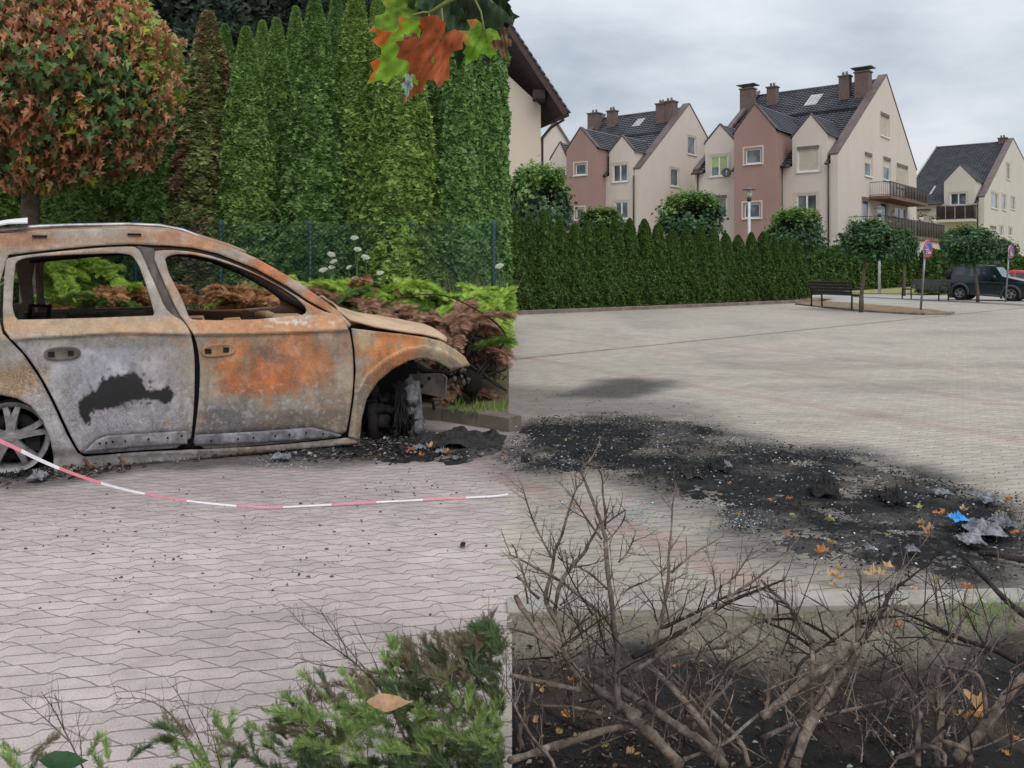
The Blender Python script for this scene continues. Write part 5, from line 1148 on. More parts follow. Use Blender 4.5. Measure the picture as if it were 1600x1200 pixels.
    if 'bay' in sp:
        x0, x1, yL, yR, pk, pky = sp['bay']; bo = -sp['bay_out']; aB0, zR = hs.front(x1, yR, bo); aB1, zL = hs.front(x0, yL, bo); ap, zp = hs.front(pk, pky, bo); zE = (zL+zR)/2
        fr = []
        for (w0, w1, y0, y1, k) in sp['bwin']: p = hs.front(w0, y0, bo); q = hs.front(w1, y0, bo); r = hs.front(w0, y1, bo); fr.append(((q[0], p[0], r[1], p[1]), k))
        bay = wall('red_bay', [(aB0, -.1), (aB0, zE), (ap, zp), (aB1, zE), (aB1, -.1)], [f[0] for f in fr], hs.fm(bo), M_red, t)
        for rc, k in fr: window(hs.fm(bo), rc, t, k, True)
        b = MB(); be = roofb(zE)
        for aE in (aB0, aB1): b.add([fn3(aE, bo+.002, -.1), fn3(aE, .0, -.1), fn3(aE, .0, ze), fn3(aE, be, zE-.08), fn3(aE, bo+.002, zE-.08)], [(0, 1, 2, 3, 4)])
        b.build('bay_side', M_red, t); b = MB(); saddle(b, hs, bo+.02, aB1, aB0, ap, zE, zp, roofb); b.build('bay_roof', M_tile, t)
        b = MB(); coping(b, hs.fm(bo), [(aB0-.05, zE), (ap, zp), (aB1+.05, zE)], .05, -.40); b.build('bay_coping', M_cope, t)
    for (px, y0, y1) in sp.get('pipes', []):
        a, z0 = hs.front(px, y0); _, z1 = hs.front(px, y1); b = MB(); b.tube([hs.fm(0)(a, z0, .09), hs.fm(0)(a, max(0, z1), .09)], .06, 8); b.build('downpipe', M_pipe, t)
    b = MB(); 
    cur = .503
    for (c0, c1) in cuts+[(aM, aM)]:
        if c0-cur > .15: b.tube([fn3(cur, -.42, ze-.03), fn3(c0, -.42, ze-.03)], .085, 8)
        cur = max(cur, c1)
    b.build('gutter', M_pipe, t)
    if sp.get('guard'):
        f_ = sp['guard']; bg_ = ba*f_; b = MB(); b.tube([fn3(.6, bg_, rz(bg_)+.22), fn3(aM, bg_, rz(bg_)+.22)], .035, 6); b.tube([fn3(.6, bg_, rz(bg_)+.10), fn3(aM, bg_, rz(bg_)+.10)], .03, 6); n = int(aM/.8)
        for k in range(n): a = .7+k*.8; b.tube([fn3(a, bg_, rz(bg_)), fn3(a, bg_, rz(bg_)+.25)], .025, 5)
        b.build('snow_guard', M_dark, t)
    for c in sp.get('chim', []):
        # find the slope depth whose roof surface projects to the stack foot
        best = min(np.linspace(.2, ba-.3, 60), key=lambda bb: abs(hs.front((c[0]+c[1])/2, c[3], bb)[1]-rz(bb))); chimney(hs, c[0], c[1], c[2], c[3], float(best), t, c[4])
    for (x0, x1, y0, y1) in sp.get('sky', []):
        bb0 = min(np.linspace(.2, ba-.3, 80), key=lambda v: abs(hs.front((x0+x1)/2, y1, v)[1]-rz(v))); bb1 = min(np.linspace(.2, ba-.3, 80), key=lambda v: abs(hs.front((x0+x1)/2, y0, v)[1]-rz(v)))
        a0 = hs.front(x0, y1, bb0)[0]; a1 = hs.front(x1-4, y1, bb0)[0]; b = MB(); u = .10
        b.hexa([fn3(a0, bb0, rz(bb0)-.05), fn3(a1, bb0, rz(bb0)-.05), fn3(a1, bb1, rz(bb1)-.05), fn3(a0, bb1, rz(bb1)-.05), fn3(a0, bb0, rz(bb0)+u), fn3(a1, bb0, rz(bb0)+u), fn3(a1, bb1, rz(bb1)+u), fn3(a0, bb1, rz(bb1)+u)]); b.build('skylight', mat('skylight_pane', S(176, 176, 172), .25, S(150, 152, 152), 2), t)
    return t, dict(ze=ze, rz=rz, bE=bE)
h1 = House(1309, 60.0, 0)
H1, i1 = build_house('gabled_house', 'nearest beige house with dusky red bay and balconies on its gable side', h1, dict(
    g_eave=(1309, 241), g_apex=(1385, 118), g_far=(1432, 267), left=1086, eave=(1292, 256), left_cope=True, guard=.60,
    gwin=[(1376, 1389, 178, 211, 'shut'), (1351.5, 1362, 241, 274, 'half'), (1380.5, 1391, 248, 280, 'half'), (1401.5, 1418, 258, 291, 'shut'), (1347, 1359, 311, 345, 'boxed'), (1377, 1387, 315, 347, 'boxed'), (1398, 1416, 323, 352, 'double')],
    dormers=[(1292, 1238, 212, 1267, 179), (1147, 1102, 222, 1125, 195)], fwin=[(1246.5, 1279, 234, 269, 'shut'), (1245, 1276, 305, 338, 'double'), (1110, 1137, 245, 276, 'green'), (1107, 1135, 310, 341, 'boxed')],
    bay=(1147, 1212, 207, 204, 1179, 163), bay_out=1.25, bwin=[(1165, 1189, 234, 256.5, 'single'), (1163, 1187, 319, 341, 'single')], pipes=[(1222.5, 258, 390), (1295, 256, 390), (1091, 268, 390)],
    chim=[(1151, 1180, 141, 176, 'plate'), (1194, 1216, 138, 166, 'pots'), (1306, 1331, 121, 156, 'pots'), (1343, 1377, 113, 152, 'plate')], sky=[(1256, 1279, 151, 165)]))
h2 = House(1000, 69.0, 0)
H2, i2 = build_house('gabled_house', 'beige house with dusky red bay, left of the nearest house', h2, dict(
    g_eave=(1000, 264), g_apex=(1077, 163), g_far=(1118, 240), left=858, eave=(988, 272), left_cope=True, guard=.58,
    gwin=[(1075, 1087, 213, 240, 'single'), (1048, 1060.5, 263, 290, 'single')], dormers=[(990, 952, 237, 972, 213), (885, 860, 248, 875, 223)],
    fwin=[(958, 980, 258, 284.5, 'double'), (961, 981, 316, 342, 'double'), (866, 883, 265, 289, 'double')], bay=(885, 932, 235, 231, 907, 200), bay_out=1.4, bwin=[(899, 915, 257, 274, 'single'), (900, 912, 326, 343, 'single')],
    pipes=[(943.5, 278, 350), (991, 274, 370)], chim=[(914, 937, 179, 205, 'pots'), (945, 963, 175, 200, 'pots'), (1021, 1041, 164, 194, 'pots'), (1045, 1071, 159, 190, 'pots')], sky=[(987, 1003, 188, 198)]))
h3 = House(1538, 88.0, 0)
H3, i3 = build_house('gabled_house', 'pale house with wide slate roof and one dormer, furthest right', h3, dict(mat=M_beige3,
    g_eave=(1538, 308), g_apex=(1583, 217), g_far=(1625, 300), left=1405, eave=(1500, 317), guard=0,
    gwin=[(1549, 1559.5, 300, 324, 'single'), (1565.5, 1572, 303.5, 327, 'single'), (1579.5, 1586, 307, 326, 'single'), (1572.5, 1578, 254.5, 279, 'single'), (1547, 1556, 355, 371, 'half'), (1562, 1567.5, 353, 368, 'single'), (1576, 1581.5, 355, 368, 'single')],
    dormers=[(1524, 1475, 283, 1500, 258)], fwin=[(1485, 1510, 302.5, 321, 'double'), (1430, 1454, 330, 352, 'shut')], pipes=[(1528, 318, 380)], chim=[(1556, 1576, 217, 226, 'pots')], sky=[(1452, 1459, 292, 305)]))
# balconies and terrace on the nearest house, balcony on the pale one
M_slab = mat('brown_slab', S(124, 92, 82), .8, S(104, 76, 68), 1.5); M_reed = mat('reed_screen', S(146, 134, 122), .95, S(98, 88, 80), 9, bmp=.5, bscale=40); M_iron = mat('dark_iron', S(52, 48, 46), .5, S(38, 36, 34), 4); M_browncloth = mat('brown_screen', S(66, 54, 50), .9, S(48, 40, 38), 2)
def balcony(hs, t, mode, s0, s1, zs, out, screen, slabm, hrail=1.0, base=0.0):
    fn = hs.gm(0) if mode == 'g' else hs.fm(0); b = MB(); fbox(b, fn, s0, s1, zs-.22, zs, .02, out); sl = b.build('balcony', slabm, t)
    b = MB(); d = out-.06
    for z in (zs+.08, zs+hrail): b.tube([fn(s0+.05, z, .05), fn(s0+.05, z, d), fn(s1-.05, z, d), fn(s1-.05, z, .05)], .025, 6)
    n = int((s1-s0)/.14)
    for k in range(n+1): x = s0+.05+(s1-s0-.1)*k/n; b.tube([fn(x, zs+.02, d), fn(x, zs+hrail, d)], .012 if k % 6 else .025, 4)
    for k in range(int(out/.14)): b.tube([fn(s0+.05, zs+.02, .1+k*.14), fn(s0+.05, zs+hrail, .1+k*.14)], .012, 4); 
    b.build('railing', M_iron, sl)
    b = MB()
    for (q0, q1) in screen: fbox(b, fn, s0+(s1-s0)*q0, s0+(s1-s0)*q1-.04, zs+.10, zs+hrail-.06, d-.06, d-.03)
    b.build('reed_screen' if slabm is M_slab else 'screen', M_reed if slabm is M_slab else M_browncloth, sl); return sl
bA, zA = h1.gable(1392, 305, -1.6); bB, _ = h1.gable(1450, 312, -1.6); balcony(h1, H1, 'g', bA, bB, zA, 1.6, [(.38, .69), (.70, .99)], M_slab, 1.05)
bT0, zT = h1.gable(1384, 372, -2.6); bT1, _ = h1.gable(1477, 372, -2.6); zT = h1.gable(1440, 371, -2.6)[1]
ter = balcony(h1, H1, 'g', bT0, bT1, zT, 2.6, [(.02, .2), (.22, .46), (.48, .74), (.76, .99)], M_slab, 1.25)
b = MB(); fbox(b, h1.gm(0), bT0+.1, bT1-.1, -.1, zT-.25, .03, 2.45); b.build('terrace_wall', M_beige, H1)
a0, z0 = h3.front(1522, 342, -1.3); a1, _ = h3.front(1462, 342, -1.3); balcony(h3, H3, 'f', a0, a1, z0, 1.3, [(0, .24), (.25, .5), (.51, .75), (.76, 1)], M_beige3, 1.45)
for (px, py, lab) in ((1441, 343.5, 'white flower pot on the terrace railing, left one of two'), (1460, 347, 'white flower pot on the terrace railing, right one of two')):
    bb_, zz = h1.gable(px, py+4, -2.62); c = h1.gm(0)(bb_, zT+1.27, 2.52); t = thing('flower_pot', lab, 'flower pot', c, 0, 'white flower pots on the terrace railing'); b = MB(); b.lathe([(0, 0), (.14, 0), (.2, .30), (.17, .30), (.15, .26), (0, .26)], 14, Matrix.Translation(c)); b.build('pot', M_frame, t)
    r = np.random.default_rng(int(px)); n = 60; pos = np.array(c)+np.array([0, 0, .42])+r.standard_normal((n, 3))*np.array([.2, .2, .13]); me = fmesh('flowers', [scatter(tmpl_leaf(), pos-np.array(c), r.standard_normal((n, 3)), r.standard_normal((n, 3)), np.full(n, .14), np.full(n, .1), palette(n, [(84, 98, 66), (120, 96, 98), (96, 84, 78)], r))]); link('flowers', me, t, M_leaf)
# hanging chair on the terrace, satellite dish, street plate
cb, cz = h1.gable(1395, 352, -1.4); t = thing('hanging_chair', 'dark egg shaped hanging chair under a curved pole on the terrace', 'chair', h1.gm(0)(cb, zT, 1.4)); fn = h1.gm(0); b = MB()
b.tube([fn(cb-.55, zT, 1.4), fn(cb-.6, zT+.8, 1.4), fn(cb-.4, zT+1.6, 1.4), fn(cb+.05, zT+2.0, 1.4), fn(cb+.35, zT+1.9, 1.4)], .04, 8); b.build('pole', M_iron, t); b = MB(); c = fn(cb+.35, zT+.95, 1.4); blob(b, c, .5, 10, (1, 1, 1.2), .04); b.build('seat', M_browncloth, t)
ad, zd = h1.front(1135, 270, -.45); c = h1.fm(0)(ad, zd, .5); t = thing('satellite_dish', 'dark satellite dish beside the green blind window', 'satellite dish', c); nd = Vector((-.15, -.97, .2)).normalized(); Mx = Matrix.Translation(c) @ nd.to_track_quat('Z', 'Y').to_matrix().to_4x4(); b = MB(); R = .36
b.lathe([(0, 0), (R*.5, .02), (R, .09), (R*1.02, .08), (R*.5, 0), (0, -.02)], 24, Mx); b.build('reflector', mat('dish_grey', S(84, 90, 94), .5, S(66, 70, 74), 5), t); b = MB(); b.tube([c-nd*.02, h1.fm(0)(ad, zd-.1, .0)], .025, 6); b.tube([Mx @ Vector((0, -R, .06)), Mx @ Vector((0, -.05, .4))], .015, 6); b.box(Mx @ Vector((0, -.03, .42)), (.08, .08, .1)); b.build('arm', M_frame, t)
def text_mesh(s, size, name, m, parent, Mx):
    cu = bpy.data.curves.new('lettering', 'FONT'); cu.body = s; cu.size = size; cu.extrude = size*.02; cu.align_x = 'CENTER'; cu.align_y = 'CENTER'; o = bpy.data.objects.new('lettering_tmp', cu); COL.objects.link(o)
    dg = bpy.context.evaluated_depsgraph_get(); me = bpy.data.meshes.new_from_object(o.evaluated_get(dg)); bpy.data.objects.remove(o); me.transform(Mx); return link(name, me, parent, m)
M_blue = mat('sign_blue', S(44, 82, 168), .4, S(36, 70, 150), 3); M_sred = mat('sign_red', S(196, 44, 62), .4, S(178, 36, 52), 3); M_swhite = mat('sign_white', S(232, 232, 236), .4, S(214, 214, 220), 3)
bs0, zs1 = h1.gable(1307.5+3, 364, 0); bs1, _ = h1.gable(1326, 364, 0); zs0 = h1.gable(1310, 371, 0)[1]; t = thing('street_sign', 'blue street name plate low on the corner of the nearest house', 'sign', h1.gm(0)(bs0, zs0, 0)); b = MB(); fbox(b, h1.gm(0), bs0, bs1, zs0, zs1, .01, .03); b.build('plate', M_blue, t)
Mx = Matrix.Translation((h1.gm(0)((bs0+bs1)/2, (zs0+zs1)/2, .034))) @ Matrix.Rotation(math.atan2(D2.y, D2.x), 4, 'Z') @ Matrix.Rotation(math.pi/2, 4, 'X'); text_mesh('LIPO', (zs1-zs0)*.8, 'lettering', M_swhite, t, topm(t).inverted() @ Mx)
# near house at the left edge: wall under a deep boarded eave
def near_house():
    Y = 40.0; t = thing('gabled_house', 'cream house at the far left with a deep dark boarded eave', 'house', (0, Y, 0)); xr = (845-CX)/F*Y; dy = .35
    def Q(px, py, off=0.0): p = P(px, py, Y-off); return p
    BK = Vector((-3.3, 9.5, 0))
    f = [Vector((-3, Y, -.1)), Vector((xr, Y, -.1)), Vector((xr, Y, Q(845, 165).z)), Vector((-3, Y, Q(806, 60).z+.9))]
    w = MB(); w.hexa([f[0], f[1], f[1]+BK, f[0]+BK, f[3], f[2], f[2]+BK, f[3]+BK]); w.build('wall', M_beige4, t)
    # sloping roof slab overhanging the gable and the side
    e0, e1 = Q(790, 36, 1.0), Q(884, 178, 1.0); dirv = (e1-e0).normalized(); nrm = Vector((-dirv.z, 0, dirv.x)); nrm = nrm if nrm.z > 0 else -nrm; back = BK; up0 = e0-dirv*4.0
    b = MB(); b.hexa([up0, e1, e1+back, up0+back]+[p+nrm*.10 for p in (up0, e1, e1+back, up0+back)]); b.build('soffit', mat('dark_board', S(62, 48, 44), .8, S(44, 34, 32), 6), t)
    b = MB(); f0 = Vector((0, -.04, 0)); b.hexa([up0+f0-nrm*.12, e1+f0-nrm*.12, e1-nrm*.12, up0-nrm*.12]+[p+nrm*.16 for p in (up0+f0, e1+f0, e1, up0)]); b.build('bargeboard', M_pipe, t)
    b = MB(); p0, p1 = up0+nrm*.14, e1+nrm*.14+dirv*.08; tiled(b, p1, p1+back, p0+back, p0, .3, .34, amp=.05); n = int((p1-p0).length/.34)
    for k in range(n): c = p1+(p0-p1)*((k+.5)/n); b.tube([c+Vector((0, -.03, .02))-dirv*.16, c+Vector((0, -.05, .06))+dirv*.2], .06, 6)
    b.build('roof', M_tile, t)
    b = MB(); g = e1+Vector((.08, 0, -.05)); b.tube([g, g+back], .09, 8); q1 = Vector((xr+.06, Y-.06, g.z-.75)); b.tube([g+Vector((-.1, .9, -.05)), Vector((xr+.5, Y+.3, g.z-.35)), Vector((xr+.08, Y+.3, g.z-.8)), Vector((xr+.08, Y+.3, 0))], .06, 8); b.build('gutter', M_pipe, t)
    pu = Q(842, 149, .5); b = MB(); b.box(pu+Vector((0, .3, 0)), (.55, 1.3, .38)); b.build('purlin', mat('dark_board', (0, 0, 0)), t)
near_house()
def far_gable():
    Y = 95.0; t = thing('gabled_house', 'beige gable end glimpsed in the gap beside the cream house', 'house', (P(866, 400, Y).x, Y, 0)); pts = [(840, 228), (868, 192), (893, 232), (900, 246)]
    w = [P(x, y, Y) for x, y in pts]; w = [Vector((w[0].x, Y, -.1))]+w[:3]+[Vector((w[2].x, Y, -.1))]; bk_ = [p+Vector((0, 8, 0)) for p in w]; n = len(w); b = MB(); b.add(w+bk_, [tuple(range(n)), tuple(range(n, 2*n))]+[(i, (i+1) % n, n+(i+1) % n, n+i) for i in range(n)]); b.build('wall', M_beige, t)
    b = MB()
    for p, q in ((w[1], w[2]), (w[2], w[3])): d = Vector((0, -.2, .12)); e = Vector((0, 8, .12)); b.hexa([p+Vector((0, -.2, .02)), q+Vector((0, -.2, .02)), q+Vector((0, 8, .02)), p+Vector((0, 8, .02)), p+d+Vector((0, 0, .3)), q+d+Vector((0, 0, .3)), q+e+Vector((0, 0, .3)), p+e+Vector((0, 0, .3))])
    b.build('roof', M_cope, t)
far_gable()
# ------------------------------------------------------------------ right-hand hedges, trees, street furniture
gh = [(68, 94, 42), (84, 112, 48), (54, 80, 38), (98, 122, 54)]
HM = [thuja_mesh('hedge_thuja_crown', 2.9, .46, 20000, .050, gh, 200+i, pw=.58, base=.85) for i in range(3)]; TH = trunk_mesh(2.3, .05)
def hedge(pxs, tops, base_fn, group, lab, seed, wsc=1.0, ms=None, hh=2.9):
    r = random.Random(seed); ms = ms or HM
    for k, (px, yt) in enumerate(zip(pxs, tops)):
        Y = base_fn(px)+r.uniform(-.12, .12)+(.16 if k % 2 else -.10); x = (px-CX)/F*Y; zt = H+(YH-yt)/F*Y; s = (zt-.05)/hh
        plant('thuja', ms[(k+r.randrange(2)) % len(ms)], TH, lab % ORD[k], 'hedge tree', (x, Y, .05), r.uniform(0, 6), (wsc*r.uniform(.9, 1.1), wsc*r.uniform(.9, 1.1), s), group, M_thuja)
def lineY(p0, p1):
    def f(px):
        r = (px-CX)/F; d = p1-p0; t = (r*p0.y-p0.x)/(d.x-r*d.y); return p0.y+t*d.y
    return f
hl = lineY(Vector((.1, 26.1)), Vector((12.5, 36.6))); pxs = []; x = 803.0; k = 0
while x < 1256: pxs.append(x); x += 24.5-.0165*(x-803)+rnd.uniform(-2, 2)
ctl = [(800, 338), (818, 325), (835, 348), (858, 330), (880, 356), (905, 348), (950, 347), (990, 342), (1020, 352), (1050, 358), (1075, 362), (1100, 360), (1150, 366), (1200, 368), (1225, 378), (1256, 385)]
tops = [float(np.interp(p, [c[0] for c in ctl], [c[1] for c in ctl]))-4+rnd.uniform(-4, 5) for p in pxs]
hedge(pxs, tops, hl, 'thujas in the long hedge along the car park', 'green thuja, %s from left in the long hedge along the car park', 5, 1.12)
HM2 = [thuja_mesh('low_thuja_crown', 2.9, .6, 3600, .16, gh, 220+i, pw=.3, base=.9) for i in range(2)]
hl2 = lineY(Vector((18.0, 50.0)), Vector((31.0, 66.0))); px2 = list(np.arange(1264, 1424, 10.5)); hedge(px2, [386+2*math.sin(p) for p in px2], hl2, 'thujas in the low hedge before the nearest house', 'green thuja, %s from left in the low hedge before the nearest house', 6, 1.05, HM2)
hl3 = lineY(Vector((22.6, 46.0)), Vector((38, 64.0))); px3 = list(np.arange(1452, 1600, 10.5)); hedge(px3, [393+4*math.sin(p*.7)+(6 if p > 1530 else 0) for p in px3], hl3, 'thujas in the hedge behind the parked car', 'green thuja, %s from left in the hedge behind the parked car', 7, 1.05, HM2)
def ball_mesh(name, n, leaf, cols, seed, shoots=0, R=1.0, topc=None):
    """unit crown (radius 1) of small lobed leaves in clumps with gaps; optional upright shoots"""
    r = np.random.default_rng(seed); nc = 120; cd = unit(r.standard_normal((nc, 3))); cr = (.50+.38*r.random(nc)**.6); cc = cd*cr[:, None]; cc[:, 2] = np.maximum(cc[:, 2], -.70); i = r.integers(0, nc, n)
    pos = cc[i]+.125*r.standard_normal((n, 3)); d = unit(pos); fwd = d*.6+np.array([0, 0, -.75])+.45*r.standard_normal((n, 3)); nrm = d+np.array([0, 0, .8])+.45*r.standard_normal((n, 3)); ln = leaf*(.7+.6*r.random(n))
    col = palette(n, cols, r, .17)*(.78+.45*r.random(nc))[i][:, None]
    if topc is not None: k = (r.random(n) < sstep(.25, .8, pos[:, 2]*.8+pos[:, 0]*.35)); col[k] = palette(k.sum(), topc, r, .15)
    parts = [scatter(tmpl_lobed(), pos, fwd, nrm, ln, ln, col)]
    for q in range(shoots):
        a = r.random()*6.28; rr = .75*math.sqrt(r.random()); o = np.array([rr*math.cos(a), rr*math.sin(a), .62*math.sqrt(max(0.05, 1-rr*rr))]); m_ = 34; t = r.random(m_); L = .25+.3*r.random()
        p = o+np.array([.12*r.standard_normal(), .12*r.standard_normal(), 1.0])*(t*L)[:, None]+.03*r.standard_normal((m_, 3)); f = np.stack([np.cos(q+t*30), np.sin(q+t*30), .2-.6*r.random(m_)], 1); parts.append(scatter(tmpl_lobed(), p, f, np.tile([0, 0, 1.0], (m_, 1))+.3*r.standard_normal((m_, 3)), leaf*(1.05-.5*t), leaf*(1.05-.5*t), palette(m_, topc or cols, r, .15)))
    return fmesh(name, parts)
dg = [(62, 90, 58), (74, 104, 64), (54, 80, 54), (84, 116, 70)]; lt = [(118, 148, 80), (136, 164, 90), (104, 134, 74)]
BM = [ball_mesh('ball_crown', 6500, .115, dg, 300, 0, topc=[(78, 108, 52), (66, 96, 48)]), ball_mesh('ball_crown', 6500, .115, dg, 301, 0, topc=[(82, 112, 54)])]
SM = [ball_mesh('bushy_crown', 5200, .115, dg, 310, 90, topc=lt), ball_mesh('bushy_crown', 5200, .12, [(58, 88, 48), (70, 100, 54), (48, 76, 44)], 311, 80, topc=[(136, 158, 86), (116, 142, 74)])]
def tree(label, cx, cy, rx, ry, Y, mesh, base_py=None, lean=0, cat='tree', name='ball_maple', group=None):
    c = P(cx, cy, Y); R = rx/F*Y; Rz = ry/F*Y; t = thing(name, label, cat, (c.x-lean, Y, 0), 0, group); o = link('crown', mesh, t); o.location = (lean, 0, c.z); o.scale = (R, R, Rz); o.rotation_euler = (0, 0, rnd.uniform(0, 6))
    if not mesh.materials: mesh.materials.append(M_leaf)
    b = MB(); b.tube([(0, 0, -.1), (0, 0, .4), (lean*.6, 0, c.z-Rz*.6), (lean, 0, c.z)], [.075, .06, .05, .035], 9, jit=.05)
    for k in range(7): a = k*.9; b.tube([(lean, 0, c.z-Rz*.5), (lean+R*.6*math.cos(a), R*.6*math.sin(a), c.z+Rz*.2)], [.035, .01], 5)
    b.build('trunk', M_bark, t, local=True); return t
tree('ball clipped maple on the verge beside the near bench', 1358, 376, 45, 33, 26.8, BM[0], lean=.25)
tree('smaller ball clipped maple on the dry lawn beside the lamp post', 1413, 384, 20, 27, 43, BM[1])
tree('ball clipped maple in front of the parked dark car', 1516, 384, 40, 32, 34.5, BM[1], lean=-.3)
tree('ball clipped maple at the terrace end behind the far bench', 1490, 383, 20, 24, 47, BM[0])
tree('ball clipped maple behind the far road sign', 1560, 393, 28, 20, 46, BM[0], lean=0)
tree('bushy shrub with upright shoots behind the left end of the long hedge', 842, 328, 56, 68, 29.5, SM[0], cat='shrub', name='maple_shrub')
tree('pale green bushy shrub behind the hedge before the second house', 941, 352, 40, 28, 34, SM[1], cat='shrub', name='maple_shrub')
tree('large dark bushy shrub rising over the middle of the long hedge', 1080, 345, 54, 44, 35.5, SM[0], cat='shrub', name='maple_shrub')
tree('bushy shrub behind the right end of the long hedge', 1243, 366, 45, 40, 41, SM[0], cat='shrub', name='maple_shrub')
# street lamps
M_lamp = mat('lamp_white', S(206, 208, 210), .5, S(180, 182, 186), 3); M_lglass = mat('lamp_glass', S(206, 206, 198), .1, S(170, 170, 164), 4)
def lamp(label, px, ytop, ybot_fn, Y):
    x = (px-CX)/F*Y; zt = H+(YH-ytop)/F*Y; t = thing('street_lamp', label, 'street lamp', (x, Y, 0)); b = MB(); T = Matrix.Translation((x, Y, 0)); s = 1.0
    b.tube([(x, Y, 0), (x, Y, zt-.62)], [.075, .055], 12); b.build('post', M_lamp, t)
    b = MB(); b.lathe([(0, zt), (.05, zt-.02), (.28, zt-.10), (.30, zt-.13), (.05, zt-.12), (0, zt-.12)], 20, T); b.build('lamp_cap', M_box, t); b = MB(); b.lathe([(.12, zt-.12), (.13, zt-.3), (.09, zt-.42), (.05, zt-.45)], 16, T); b.build('lamp_glass', M_lglass, t); b = MB(); b.lathe([(.05, zt-.45), (.10, zt-.46), (.09, zt-.58), (.055, zt-.63)], 14, T); b.build('lamp_neck', M_iron, t)
lamp('white street lamp standing just behind the long hedge', 1170.5, 292, None, 36.5); lamp('white street lamp on the dry lawn beside a small ball tree', 1374, 321.5, None, 46.5)
# road signs
def road_sign(label, px, ybase, xt, yt, Y, rpx, yaw, lean_px):
    base = P(px, YH+F*H/Y, Y); top = P(xt, yt, Y); t = thing('road_sign', label, 'road sign', (base.x, Y, 0)); b = MB(); b.tube([(base.x, Y, 0), (top.x-(0), Y+.03, top.z+rpx/F*Y*.9)], .033, 10); b.build('post', mat('galvanised', S(150, 152, 156), .45, S(124, 126, 130), 6, metal=.5), t)
    R = rpx/F*Y; n = Vector((math.sin(yaw), -math.cos(yaw), 0)); Mx = Matrix.Translation(top+n*.05) @ n.to_track_quat('Z', 'Y').to_matrix().to_4x4()
    def disc(r0, r1, z0, z1, m, nm, par): b = MB(); b.lathe([(r0, z0), (r1, z0), (r1, z1), (r0, z1)], 40, Mx, closed=True) if r0 > 0 else b.lathe([(0, z0), (r1, z0), (r1, z1), (0, z1)], 40, Mx); return b.build(nm, m, par)
    pl = disc(0, R, -.012, 0, M_swhite, 'sign_plate', t); disc(R*.80, R*.985, .001, .006, M_sred, 'red_ring', pl); disc(0, R*.75, .001, .004, M_blue, 'blue_field', pl)
    b = MB(); q = Mx @ Matrix.Rotation(-math.radians(45), 4, 'Z'); 
    def bar(hw, z, z2): b.hexa([q @ Vector(v) for v in ((-R*.74, -hw, z), (R*.74, -hw, z), (R*.74, hw, z), (-R*.74, hw, z), (-R*.74, -hw, z2), (R*.74, -hw, z2), (R*.74, hw, z2), (-R*.74, hw, z2))])
    bar(R*.115, .005, .007); w_ = b.build('slash_border', M_swhite, pl); b = MB(); bar(R*.075, .008, .010); b.build('red_slash', M_sred, pl)
    text_mesh('15', R*.62, 'lettering', M_swhite, pl, topm(t).inverted() @ Mx @ Matrix.Translation((-R*.20, -R*.42, .008)))
    b = MB(); 
    for (x0, x1, y0, y1) in ((-.62, -.18, -.10, -.02), (.10, .45, -.50, -.40)): b.hexa([Mx @ Vector((R*a, R*c, z)) for z in (.008, .011) for a, c in ((x0, y0), (x1, y0), (x1, y1), (x0, y1))])
    b.build('marks', M_swhite, pl)
road_sign('no parking sign with 15 on a leaning post at the tip of the verge', 1438.5, 484, 1447.5, 389, 27.5, 13.6, math.radians(34), 6); road_sign('no parking sign on a thin post beside the front of the dark car', 1571, 470, 1578, 393.5, 35.0, 10.4, math.radians(38), 5)
# benches
M_slat = mat('bench_slat', S(44, 38, 38), .55, S(30, 26, 26), 8)
def bench(label, A, B, zoff, facing_away, slatm):
    """A, B ground points of the two ends (front feet line)"""
    d = (B-A); L = d.length; ang = math.atan2(d.y, d.x); t = thing('park_bench', label, 'bench', (A.x, A.y, zoff), ang); s = 1 if facing_away else -1
    def part(nm, boxes, m):
        b = MB()
        for c, dim, rx in boxes: b.box(c, dim, M=Matrix.Rotation(rx, 3, 'X'))
        return b.build(nm, m, t, local=True)
    part('seat', [((L/2, s*(.12+.11*k), .44+.004*k), (L-.06, .085, .032), 0) for k in range(4)], slatm)
    part('backrest', [((L/2, s*(.03-.035*k), .52+.105*k), (L-.06, .028, .085), s*.2) for k in range(4)], slatm)
    for x in (.06, L-.06):
        b = MB(); W = .028; b.tube([(x, s*.50, 0), (x, s*.49, .40), (x, s*.48, .58), (x, s*.40, .67), (x, s*.25, .67), (x, s*.05, .62)], W, 8); b.tube([(x, s*.05, 0), (x, s*.06, .42), (x, s*-.09, .88)], W, 8); b.tube([(x, s*.06, .42), (x, s*.49, .42)], W*.8, 8); b.build('bench_end', M_iron, t, local=True)
bench('black slatted bench with its back to the car park, near end of the verge', P(1264, 470, 29.5)*1.0, P(1331, 476, 27.6)*1.0, .06, True, M_slat)
bench('grey slatted bench on the lawn side, in front of the parked dark car', P(1424, 462, 38.5), P(1485, 465, 36.0), .02, False, mat('bench_grey', S(84, 82, 84), .6, S(60, 58, 60), 8))
